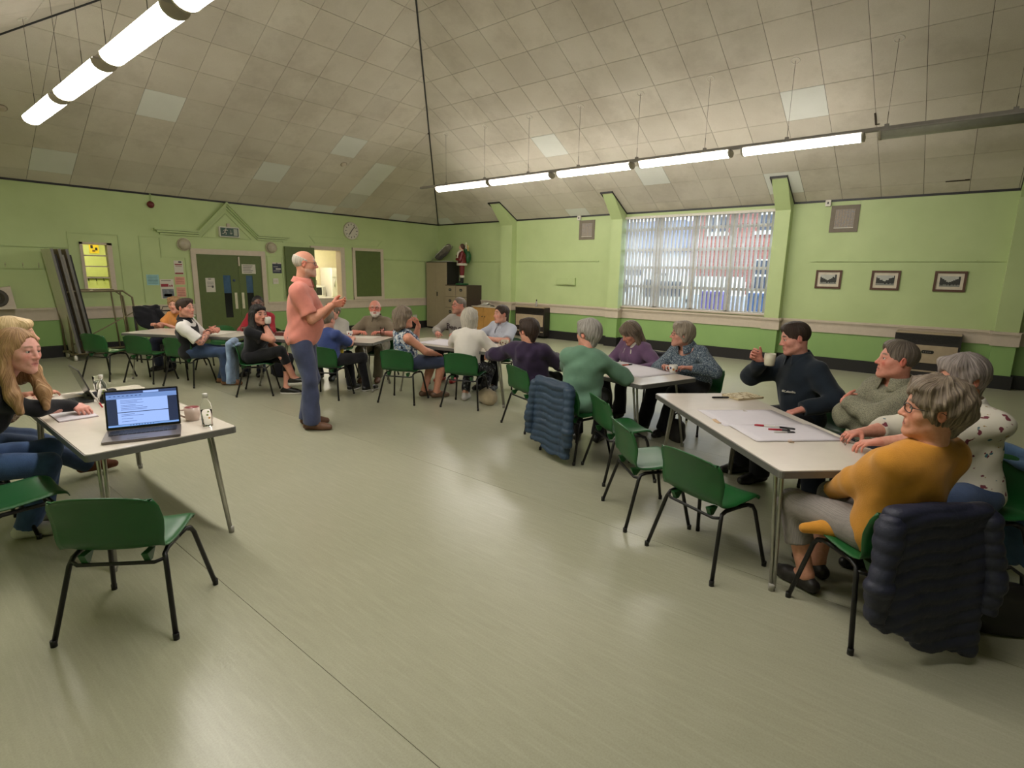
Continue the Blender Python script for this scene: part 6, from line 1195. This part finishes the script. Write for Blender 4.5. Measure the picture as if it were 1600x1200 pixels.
# near right table
FLE = cloth('fleece_dark_navy', (30, 38, 48), 0.15)
M19 = person(4.98, 0.95, 140, (4.90, 1.055, 1.175), 'person in dark navy fleece raising a cream mug', (214, 150, 134), dict(m=FLE, name='fleece', sleeve=2.0, collar=True, loose=0.034, o=0.034, amp=0.007), dict(m=BLK, leg=0.03), dict(m=SBLK), (HBRN, 'short', 0.001), seat=0.405, hyaw=-20, pitch=-14, sc=1.05, g=1.12, near=True, brow=(50, 36, 30),
             hands=[('w', 4.60, 0.88, 0.66, D((0, 0, -1), 0.4)), ('w', 4.80, 1.28, 0.985, D((-0.75, -0.2, 0), 0.95, (0.05, 0.75, 0.5)))], elbows=[(-0.7, -0.4, -0.6), (0.85, 0.2, -0.8)])
GCH = pattern('shirt_green_check', (146, 142, 122), [((112, 112, 96), 190, 0.52)])
M20 = person(4.46, 0.30, 140, (4.425, 0.318, 1.128), 'person in grey green checked shirt leaning back with folded arms', (212, 142, 122), dict(m=GCH, name='shirt', sleeve=1.9, collar=True, neck=0.76, vneck=0.6, loose=0.030, o=0.028, amp=0.007), dict(m=NAVY, leg=0.03), dict(m=SBLK), (hair_mat('hair_dark_grey', (66, 58, 50), (118, 106, 94), (150, 140, 128)), 'short', 0.0012), seat=0.405, hyaw=-28, pitch=4, sc=1.03, g=1.2, near=True, belly=0.05, brow=(110, 90, 76), fl=0.6,
             hands=[(0.13, 0.265, 0.825, D((0, -1, 0), 0.6, (0.6, -0.8, 0.0))), (-0.07, 0.205, 0.765, D((0, -1, 0), 0.6, (-0.7, -0.7, -0.05)))], elbows=[(-1.0, 0.6, -0.6), (1.0, 0.55, -0.8)])
FLO = pattern('blouse_floral', (206, 200, 186), [((116, 60, 70), 20, 0.66), ((70, 104, 116), 17, 0.68), ((150, 120, 60), 24, 0.70)])
M21 = person(3.87, -0.13, 140, (3.845, -0.03, 1.125), 'person in white floral blouse at the far right behind the mustard jumper', (212, 146, 124), dict(m=FLO, name='blouse', sleeve=1.35, loose=0.026, o=0.020, collar=True), dict(m=JEAN), dict(m=SBLK), (HMAU, 'crop', 0.002, 0.4), seat=0.405, hyaw=-14, pitch=-12, female=True, bust=0.03, g=1.1, near=True, hands=[('w', 3.50, 0.36, 0.745, D()), ('w', 3.80, 0.40, 0.745, D())], elbows=[(-0.9, -0.3, -0.5), (0.9, -0.3, -0.5)])
MUST = cloth('jumper_mustard', (196, 136, 52), 0.10)
M22 = person(2.97, 0.145, 56, (2.850, 0.048, 1.120), 'person in a mustard jumper and glasses at the right foreground', (214, 150, 124), dict(m=MUST, name='jumper', sleeve=2.0, loose=0.024, o=0.028, neck=0.80, vneck=0.12, amp=0.006, hem=-0.13), dict(m=check('trousers_grey_stripe', (150, 142, 138), (120, 114, 112), 260, 0.6), leg=0.02, len=1.55), dict(m=mat('sandal_black', (34, 28, 26), 0.5), high=False), (HMIX, 'crop', 0.004, 1.2), seat=0.405, hyaw=46, roll=-3, female=True, g=1.1, bust=0.02, near=True, glass=GLB,
             hands=[(-0.02, 0.30, 0.58, D((0, 0, -1), 0.5, (0.9, 0.4, 0))), (0.12, 0.28, 0.60, D((0, 0, -1), 0.4))], elbows=[(-1.0, 0.15, -0.35), (0.9, -0.2, -0.5)], feet=[(-0.08, 0.34), (0.10, 0.44)])
_l = M22['loc']; sdf_obj('jumper_hem', [cone(_l((3.02, 0.20, 0.47)), _l((2.93, 0.36, 0.455)), 0.06, 0.045, 0.04), cone(_l((2.93, 0.36, 0.455)), _l((2.875, 0.47, 0.435)), 0.045, 0.026, 0.03)], 0.009, MUST, M22['root'], (0.004, 30, 8))
# ------------------------------------------------------------------ coats over chair backs
def coat(name, x, y, yaw, label, m, quilt=0.0, low=0.12, w=0.25, cat='jacket', sleeves=True, seed=3, h=0.010, shift=0.0, low2=None, tilt=0.0):
    r = empty(name, (x, y, 0), math.radians(yaw - 90), label, cat); low2 = low if low2 is None else low2
    P = [cone((-w + 0.03 + shift, -0.285, 0.695), (w - 0.03 + shift, -0.285, 0.695), 0.036, 0.036, 0.04), cone((-w * 0.8, -0.225, 0.66), (w * 0.8, -0.225, 0.66), 0.02, 0.02, 0.02)]
    n = 9
    for i in range(n):
        t = i / (n - 1); xx = -w + 0.03 + (2 * w - 0.06) * t + shift; lo = low + (low2 - low) * t + 0.03 * math.sin(t * 9)
        P.append(cone((xx, -0.292, 0.69), (xx * 1.12, -0.312 - 0.012 * math.sin(t * 7), lo), 0.030, 0.026 + 0.008 * abs(math.sin(t * 8 + seed)), 0.05, False, True))
    dq = (lambda X, Y, Z: quilt * (np.abs(np.sin((Z + 0.10 * X * tilt + 0.01 * np.sin(X * 18)) * PI / 0.060)) ** 0.6 * -1 + 0.5)) if quilt else None
    b = sdf_obj('jacket_body', P, h, m, r, (0.003 if quilt else 0.006, 20, seed), dq)
    if sleeves:
        for s in (-1, 1): sdf_obj('sleeve', [cone((s * (w - 0.01) + shift, -0.30, 0.66), (s * (w + 0.035) + shift, -0.335, low + 0.20), 0.052, 0.046, 0.03), cone((s * (w + 0.035) + shift, -0.335, low + 0.20), (s * (w + 0.03) + shift, -0.33, low + 0.05), 0.046, 0.04, 0.03, False, True)], h, m, r, (0.003 if quilt else 0.006, 24, seed + 2), dq)
    return r
def puffer(name, c):
    N = NT(name); v = N.co(); c = lin(c); N.color(N.ramp(N.noise(v, 7, 3), [(0.3, tuple(x * 0.75 for x in c[:3]) + (1,)), (0.7, c)])).set(Roughness=0.55).bump(N.noise(v, 45, 3), 0.35, 0.008); return N.m
coat('puffer_jacket', 4.16, 2.66, -17, 'blue quilted puffer jacket over the chair of the person in green', puffer('puffer_blue', (46, 66, 88)), 0.010, 0.14, 0.25, low2=0.06)
c_ = coat('quilted_jacket', 2.985, 0.185, 48, 'dark navy quilted jacket over the chair of the person in mustard', puffer('puffer_navy', (38, 40, 60)), 0.008, 0.20, 0.24, low2=0.02, tilt=-1.2, h=0.0085)
DJ = cloth('denim_faded', (128, 148, 176), 0.35); coat('denim_jacket', 3.36, 7.27, -37, 'pale denim jacket over the chair of the person drinking', DJ, 0, 0.16, 0.20, seed=5, sleeves=False); coat('denim_jacket', 3.90, -0.16, 140, 'blue denim jacket over the chair of the person in floral blouse', cloth('denim_jacket_blue', (84, 112, 146), 0.25), 0, 0.05, 0.22, seed=6)
coat('black_jacket', 6.10, 2.98, 163, 'black jacket over the chair of the person in mauve', BLC, 0, 0.35, 0.22, seed=7, sleeves=False)
# ------------------------------------------------------------------ things on and under the tables
def clear(name, c=(0.97, 0.98, 0.98), ior=1.2):
    N = NT(name); N.color((*c, 1)).set(Roughness=0.03, Transmission_Weight=1.0, IOR=ior); return N.m
CLEAR = clear('clear_plastic', ior=1.06); WATER = clear('water', (0.95, 0.98, 0.98), 1.1); GLS = clear('drinking_glass', ior=1.08)
def glow(name, c, s):
    N = NT(name); N.color((0.01, 0.01, 0.012, 1)).set(Roughness=0.2); N.b.inputs['Emission Color'].default_value = lin(c); N.b.inputs['Emission Strength'].default_value = s; return N.m
def laptop(x, y, ang, tilt, label, on, m1, w=0.37, dp=0.25):
    r = empty('laptop', (x, y, 0.70), math.radians(ang), label, 'laptop'); hp = dp / 2
    MB().rbox((0, -hp, 0.009), (w, dp, 0.014), 0.012).build('base', m1, r)
    MB().bb((-w / 2 + 0.02, -0.13, 0.016), (w / 2 - 0.02, -0.03, 0.0168)).build('keyboard_well', mat('key_well', (44, 46, 54), 0.5), r); kb = MB()
    for j in range(5):
        for i in range(15): kb.box((-w / 2 + 0.035 + i * 0.0215, -0.04 - j * 0.0195, 0.0178), (0.018, 0.016, 0.003))
    setp(kb.build('keys', mat('key_black', (40, 42, 50), 0.5), r), kind='stuff'); MB().rbox((-0.02, -0.19, 0.0165), (0.10, 0.065, 0.001), 0.005).build('touchpad', mat('touchpad', (96, 92, 90), 0.35), r)
    lid = empty('lid', (0, 0, 0.016)); lid.parent = r; lid.rotation_euler = (math.radians(-tilt), 0, 0); h = 0.232
    MB().rbox((0, 0.004, h / 2), (w, 0.007, h), 0.008, axis=1).build('lid_shell', m1, lid); MB().bb((-w / 2 + 0.003, -0.0012, 0.003), (w / 2 - 0.003, 0.0005, h - 0.003)).build('bezel', mat('bezel_black', (12, 12, 14), 0.25), lid)
    if on:
        a, b = -w / 2 + 0.010, w / 2 - 0.010; z0, z1 = 0.016, h - 0.010; W_ = b - a; H_ = z1 - z0
        def pane(nm, u0, u1, v0, v1, m, k=0): MB().bb((a + W_ * u0, -0.0018 - k * 0.0004, z0 + H_ * v0), (a + W_ * u1, -0.0012 - k * 0.0004, z0 + H_ * v1)).build(nm, m, lid)
        pane('screen', 0, 1, 0, 1, glow('screen_dark', (38, 48, 74), 0.42)); PG = glow('screen_page', (150, 178, 236), 0.46); DK = glow('screen_text', (60, 78, 130), 0.4)
        pane('screen_toolbar', 0, 1, 0.79, 0.92, glow('screen_toolbar', (112, 142, 198), 0.42), 1); pane('screen_title', 0, 1, 0.92, 1.0, glow('screen_title', (52, 66, 104), 0.42), 1); pane('screen_search', 0.52, 0.74, 0.93, 0.985, PG, 2); pane('screen_taskbar', 0, 1, 0.0, 0.05, glow('screen_task', (120, 160, 220), 0.42), 1)
        pane('document_page', 0.14, 0.86, 0.41, 0.79, PG, 1); pane('document_page', 0.14, 0.86, 0.06, 0.39, PG, 1)
        for k, (q, e) in enumerate(((0.74, 0.5), (0.70, 0.38), (0.66, 0.52), (0.60, 0.34), (0.56, 0.5), (0.51, 0.6), (0.47, 0.58), (0.34, 0.3), (0.30, 0.5), (0.22, 0.26), (0.14, 0.34))): pane('text_line', 0.19, 0.19 + e * 0.62, q - 0.005, q + 0.005, DK, 2)
        for k in range(9): pane('taskbar_icon', 0.3 + 0.04 * k, 0.315 + 0.04 * k, 0.015, 0.038, DK, 2)
        for k in range(8): pane('toolbar_icon', 0.04 + 0.06 * k, 0.07 + 0.06 * k, 0.86, 0.88, DK, 2)
    return r
laptop(1.0, 3.665, -20, 15, 'open laptop showing a blue tinted document, on the left table', True, mat('laptop_grey', (108, 100, 98), 0.35, 0.4)); laptop(1.00, 4.86, -92, -18, 'grey laptop seen from its side, beyond the person writing', False, mat('laptop_dark', (84, 84, 82), 0.4, 0.4), 0.32, 0.22)
def bottle(x, y, label, m_lab):
    r = empty('water_bottle', (x, y, 0.70), 0.4, label, 'bottle'); MB().lathe([(0.012, 0.004), (0.030, 0.0), (0.032, 0.01), (0.029, 0.03), (0.032, 0.045), (0.031, 0.10), (0.032, 0.115), (0.030, 0.135), (0.013, 0.165), (0.012, 0.185)], (0, 0, 0), 22).build('body', CLEAR, r)
    MB().lathe([(0.015, 0.178), (0.0155, 0.20), (0.013, 0.203), (0, 0.203)], (0, 0, 0), 16).build('cap', SWHT, r)
    MB().lathe([(0.0, 0.004), (0.0285, 0.004), (0.0285, 0.10), (0.0, 0.10)], (0, 0, 0), 20).build('water', WATER, r)
    for k, (a, z_, mm) in enumerate(((-2.2, 0.075, m_lab), (-1.9, 0.055, mat('label_orange', (206, 150, 80))), (-2.0, 0.095, m_lab))): MB().box((0.0325 * math.cos(a), 0.0325 * math.sin(a), z_), (0.002, 0.010, 0.010), a).build('label_print', mm, r)
bottle(1.285, 3.50, 'clear water bottle with white cap at the corner of the left table', mat('label_leaf', (140, 160, 90))); bottle(1.03, 4.62, 'clear water bottle with white cap behind the laptop screen', mat('label_leaf', (140, 160, 90)))
def mug(x, y, z, label, m, inner=None, r0=0.042, h=0.09, hang=0.0, deco=None, tilt=0):
    o = empty('mug', (x, y, z), hang, label, 'mug'); o.rotation_euler = (math.radians(tilt), 0, hang)
    MB().lathe([(r0 * 0.8, 0), (r0 * 0.92, 0.012), (r0, h * 0.45), (r0, h), (r0 * 0.93, h), (r0 * 0.9, h * 0.4), (r0 * 0.75, 0.012), (0, 0.012)], (0, 0, 0), 24).build('cup', m, o)
    MB().tube([(r0 * 0.95, 0, h * 0.82), (r0 + 0.026, 0, h * 0.78), (r0 + 0.030, 0, h * 0.45), (r0 * 0.95, 0, h * 0.22)], 0.006, 8).build('handle', m, o)
    if inner is not None: MB().lathe([(r0 * 0.925, h + 0.0005), (r0 * 0.885, h * 0.55), (0, h * 0.55)], (0, 0, 0), 24).build('inside', inner, o)
    if deco:
        for k in range(9): a = k * 0.7; MB().box(((r0 + 0.0005) * math.cos(a), (r0 + 0.0005) * math.sin(a), h * (0.35 + 0.3 * ((k * 5) % 3) / 2)), (0.002, 0.018, 0.02), a).build('painted_motif', deco[k % len(deco)], o)
    return o
PINK = mat('mug_pale_pink', (206, 184, 172), 0.3); MW = mat('mug_white', (212, 208, 200), 0.3); MCR = mat('mug_cream', (204, 198, 176), 0.35); RD = mat('deco_red', (150, 50, 50)); BL = mat('deco_blue', (60, 66, 110)); BRN = mat('deco_brown', (120, 84, 60))
mug(1.275, 3.70, 0.70, 'pale pink mug with dark red inside beside the laptop', PINK, mat('mug_maroon', (136, 54, 62), 0.3), 0.044, 0.085, 2.6)
mug(5.20, 2.20, 0.70, 'floral mug in front of the person in the blue patterned blouse', MW, None, 0.042, 0.085, 2.2, [RD, BL, mat('deco_orange', (190, 130, 60))])
mug(5.50, 4.70, 0.70, 'cream patterned mug in front of the person in the pale blue shirt', MCR, None, 0.05, 0.085, 2.6, [BRN])
mug(4.60, 6.94, 0.70, 'white mug with red pattern in front of the person in khaki', MW, None, 0.042, 0.085, 1.0, [RD, BL])
mug(3.44, 7.05, 0.952, 'white mug held to the mouth of the person in black', MW, None, 0.042, 0.09, 2.2)
mug(4.725, 1.185, 0.955, 'cream mug held up by the person in the dark fleece', MCR, None, 0.043, 0.10, 0.85)
def tumbler(x, y, label, drink=None):
    r = empty('drinking_glass', (x, y, 0.70), 0, label, 'glass'); MB().lathe([(0.026, 0), (0.034, 0.13), (0.032, 0.13), (0.024, 0.01), (0, 0.01)], (0, 0, 0), 20).build('glass', GLS, r); MB().lathe([(0.0235, 0.012), (0.029, 0.085), (0, 0.085)], (0, 0, 0), 20).build('drink', drink or WATER, r)
tumbler(5.02, 6.72, 'tall glass of water in front of the person in khaki'); tumbler(1.10, 5.02, 'glass with a dark drink at the far end of the left table', mat('drink_dark', (124, 126, 114), 0.15))
def paper(name, x, y, ang, w, d, label, m=PAPER, z=0.7005, t=0.0012, cat='paper', curl=0.0):
    o = empty(name, (x, y, z), math.radians(ang), label, cat); MB().grid(lambda u, v: ((u - 0.5) * w, (v - 0.5) * d, 0.0014 + 0.002 * math.sin(u * 5) * math.sin(v * 4) + curl * max(0, u - 0.85) ** 2 * 30), 10, 8, t).build('sheet', m, o); return o
LILAC = mat('paper_lilac', (206, 200, 206), 0.6, var=0.02)
paper('large_paper_sheet', 3.885, 1.065, 45, 0.43, 0.565, 'large white paper sheet on the near table, farther of two', LILAC); paper('large_paper_sheet', 3.64, 0.78, 45, 0.36, 0.56, 'large white paper sheet under the marker pens, nearer of two', LILAC, z=0.7035)
paper('large_paper_sheet', 5.10, 2.62, 73, 0.82, 0.56, 'large white paper sheet on the table of the person in mauve', LILAC); paper('large_paper_sheet', 5.27, 3.48, 73, 0.45, 0.50, 'white paper sheet between the purple jacket and the green jumper', LILAC)
paper('large_paper_sheet', 5.20, 5.45, 99, 0.80, 0.56, 'large white paper sheet spread on the middle table', LILAC); paper('paper_sheet', 3.42, 8.78, 118, 0.60, 0.42, 'white paper sheet on the far left table', PAPER); paper('paper_sheet', 4.75, 6.80, 120, 0.42, 0.30, 'white paper sheet in front of the person in khaki', PAPER)
def pen(x, y, ang, label, body, cap, L=0.135, r=0.0075, z=0.7085):
    o = empty('marker_pen', (x, y, z), math.radians(ang), label, 'pen'); M = Matrix.Rotation(PI / 2, 3, 'Y'); MB().lathe([(r * 0.8, -L / 2), (r, -L / 2 + 0.004), (r, L * 0.15), (0, L * 0.15)], (0, 0, 0), 10, M).build('barrel', body, o); MB().lathe([(r * 1.05, L * 0.12), (r * 1.05, L * 0.42), (r * 0.6, L * 0.5), (0, L * 0.5)], (0, 0, 0), 10, M).build('cap', cap, o)
PR = mat('pen_red', (176, 44, 58), 0.4); PB = mat('pen_black', (26, 24, 28), 0.4)
pen(3.70, 0.90, 110, 'white marker pen with red cap on the near table', SWHT, PR, 0.15); pen(3.66, 0.815, -60, 'red marker pen with black cap on the near table', PR, PB, 0.13); pen(3.735, 0.80, -75, 'black marker pen lying farthest right on the near table', PB, PB, 0.12); pen(3.625, 0.775, -50, 'white and black marker pen nearest on the near table', SWHT, PB, 0.13)
pen(5.28, 2.76, -20, 'orange red marker pen on the table of the person in mauve', mat('pen_orange', (206, 90, 60), 0.4), PB, 0.15); pen(4.36, 1.43, -45, 'black pen lying by the notebook on the near table', PB, PB, 0.14)
n_ = empty('notebook', (4.53, 1.31, 0.70), math.radians(-30), 'cream patterned notebook at the far end of the near table', 'notebook'); MB().rbox((0, 0, 0.008), (0.26, 0.19, 0.012), 0.008).build('pages', mat('notebook_pages', (196, 180, 146), 0.8), n_); MB().rbox((0, 0, 0.016), (0.265, 0.195, 0.003), 0.008).build('cover', pattern('notebook_print', (208, 196, 166), [((150, 132, 100), 40, 0.55)]), n_)
def specs(x, y, ang, label):
    r = empty('spectacles', (x, y, 0.70), math.radians(ang), label, 'spectacles'); mb = MB()
    for s in (-1, 1):
        mb.tube([(s * 0.034 + 0.026 * math.cos(a), 0.0, 0.022 + 0.019 * math.sin(a)) for a in np.linspace(0, 2 * PI, 16, endpoint=False)], 0.002, 6, closed=True); mb.tube([(s * 0.062, 0, 0.03), (s * 0.066, 0.06, 0.02), (s * 0.05, 0.12, 0.004)], 0.0018, 6)
    mb.tube([(-0.008, 0, 0.026), (0.008, 0, 0.026)], 0.002, 6); mb.build('frame', mat('spec_frame', (70, 62, 50), 0.3), r)
specs(3.64, 0.455, 200, 'folded spectacles lying at the right edge of the near table'); specs(5.33, 4.78, 150, 'dark spectacles lying on the middle table')
w_ = empty('snack_wrapper', (3.46, 0.70, 0.70), 0.4, 'small torn beige wrapper on the near table', 'wrapper'); MB().grid(lambda u, v: (u * 0.05 - 0.025, v * 0.03 - 0.015, 0.003 + 0.004 * math.sin(u * 7 + v * 3)), 6, 4, 0.001).build('foil', mat('wrapper_beige', (200, 166, 130), 0.5), w_)
w_ = empty('paper_scrap', (3.60, 1.19, 0.70), 0.9, 'curled beige paper scrap at the edge of the near table', 'paper'); MB().grid(lambda u, v: (u * 0.07 - 0.035, v * 0.03 - 0.015, 0.003 + 0.010 * u * u), 6, 3, 0.001).build('strip', mat('wrapper_beige', (200, 166, 130), 0.5), w_)
b_ = empty('book', (0.84, 4.93, 0.70), math.radians(8), 'open white paged book with tan cover on the left table', 'book'); MB().rbox((0, 0, 0.012), (0.24, 0.17, 0.020), 0.004).build('pages', PAPER, b_); MB().bb((-0.123, -0.088, 0.0), (0.123, 0.088, 0.003)).build('cover', mat('book_tan', (176, 120, 80), 0.6), b_)
b_ = empty('notepad', (0.80, 4.35, 0.70), math.radians(0), 'white notepad with maroon edge under the writing hand', 'notepad'); MB().rbox((0, 0, 0.005), (0.20, 0.28, 0.007), 0.003).build('pages', LILAC, b_); MB().bb((-0.102, -0.142, 0.0), (0.102, 0.142, 0.0015)).build('cover', mat('pad_maroon', (110, 50, 60), 0.6), b_)
p_ = empty('ballpoint_pen', (0.955, 4.45, 0.755), 0, 'pen with red end in the hand of the person writing', 'pen'); MB().tube([(0.025, 0.0, -0.045), (-0.03, 0.01, 0.075)], 0.0045, 8).build('barrel', SWHT, p_); MB().tube([(0.012, 0.002, -0.015), (0.026, 0, -0.05)], 0.0055, 8).build('grip', PR, p_)
p_ = empty('pencil_case', (1.09, 4.90, 0.70), math.radians(25), 'black pencil case at the far end of the left table', 'case'); sdf_obj('case', [cone((-0.09, 0, 0.02), (0.09, 0, 0.02), 0.022, 0.02, 0.01), cut((0, 0, 0), (0, 0, -1))], 0.006, BLC, p_); MB().tube([(-0.08, 0, 0.042), (0.08, 0, 0.042)], 0.002, 5).build('zip', STEEL, p_)
b_ = empty('biscuit_tray', (3.98, 7.72, 0.70), math.radians(120), 'low dark red biscuit box on the table of the person in red', 'box'); MB().rbox((0, 0, 0.025), (0.20, 0.12, 0.05), 0.006).build('box', mat('box_maroon', (84, 34, 34), 0.4), b_)
for k in (-1, 1): MB().box((k * 0.05, 0, 0.052), (0.07, 0.09, 0.004)).build('window', mat('box_pale', (176, 150, 140), 0.3), b_)
y_ = empty('yellow_cloth', (4.08, 6.47, 0.0), math.radians(30), 'yellow cloth on the lap of the person in blue', 'cloth'); MB().grid(lambda u, v: (-0.05 + 0.02 * math.sin(v * 9) - 0.06 * u, 0.10 - 0.22 * v, 0.62 - 0.14 * u - 0.012 * math.sin(v * 11)), 8, 10, 0.004).build('fabric', cloth('cloth_yellow', (206, 180, 60)), y_)
def bag(name, x, y, ang, label, m, L, W, H, strap=True, k=0.05):
    r = empty(name, (x, y, 0), math.radians(ang), label, 'bag'); sdf_obj('bag_body', [cone((-L / 2 + W / 2, 0, W * 0.45), (L / 2 - W / 2, 0, W * 0.45), W / 2, W / 2, k), cone((-L / 2 + W / 2, 0, H - W * 0.3), (L / 2 - W / 2, 0, H - W * 0.3), W * 0.34, W * 0.34, k), ell((0, 0, H * 0.5), (L / 2, W * 0.48, H * 0.5), None, k), cut((0, 0, 0.004), (0, 0, -1))], 0.009, m, r, (0.004, 30, 4))
    if strap: MB().tube([(-L * 0.28, 0, H * 0.85), (-L * 0.22, 0, H * 1.25), (0, 0.01, H * 1.42), (L * 0.22, 0, H * 1.25), (L * 0.28, 0, H * 0.85)], 0.009, 8).build('strap', m, r)
bag('rucksack', 4.15, 8.12, 120, 'black rucksack under the table behind the standing person', BLC, 0.36, 0.2, 0.30); bag('cloth_bag', 5.08, 4.62, 60, 'cream cloth bag lying under the middle table', cloth('bag_cream', (176, 160, 132)), 0.36, 0.20, 0.16, False); bag('handbag', 5.22, 2.12, 60, 'black handbag on the floor between the two right tables', mat('leather_black', (30, 26, 26), 0.45), 0.22, 0.13, 0.21)
bag('shoulder_bag', 3.32, -0.32, 120, 'black shoulder bag on the floor at the right edge behind the mustard jumper', mat('leather_black', (30, 26, 26), 0.45), 0.28, 0.13, 0.24)
# details worn by people
def frame_mat(p, x, y, z):
    return Matrix([[x[i], y[i], z[i], p[i]] for i in range(3)] + [[0, 0, 0, 1]])
at, rt, fw, up = M12['at'], M12['rt'], M12['fw'], M12['up']; t_ = [c for c in M12['root'].children if c.name.startswith('hooded_top')][0]
for k, ch in enumerate('Bench'): text('letter', ch, 0.12, mat('lettering_dark', (54, 34, 44), 0.8), t_, frame_mat(at(0.13 - 0.068 * k, 0.158 - 0.011 * abs(k - 2) ** 1.6, 0.54), -rt, up, fw), 0.004)
at, rt, fw, up = M19['at'], M19['rt'], M19['fw'], M19['up']; t_ = [c for c in M19['root'].children if c.name.startswith('fleece')][0]
text('logo_lettering', 'Columbia', 0.026, WHITE, t_, frame_mat(at(-0.075, 0.142, 0.40), -nrm(rt + fw * 0.35), up, nrm(fw - rt * 0.35)), 0.003); MB().box(tuple(at(-0.018, 0.158, 0.405)), (0.014, 0.014, 0.014)).build('logo_mark', WHITE, t_)
for nm, M_, i, r_, c_ in (('wristwatch', M5, 1, 0.033, BLC), ('wristband', M3, 1, 0.034, BLC)):
    w0, e0 = M_['W'][i], M_['E'][i]; u = nrm(w0 - e0); a = nrm(np.cross(u, (0, 0, 1))); b = np.cross(u, a); c0 = w0 - u * 0.035
    MB().tube([tuple(c0 + a * r_ * math.cos(q) + b * r_ * math.sin(q)) for q in np.linspace(0, 2 * PI, 18, endpoint=False)], 0.008, 6, closed=True).build(nm, c_, M_['root'])
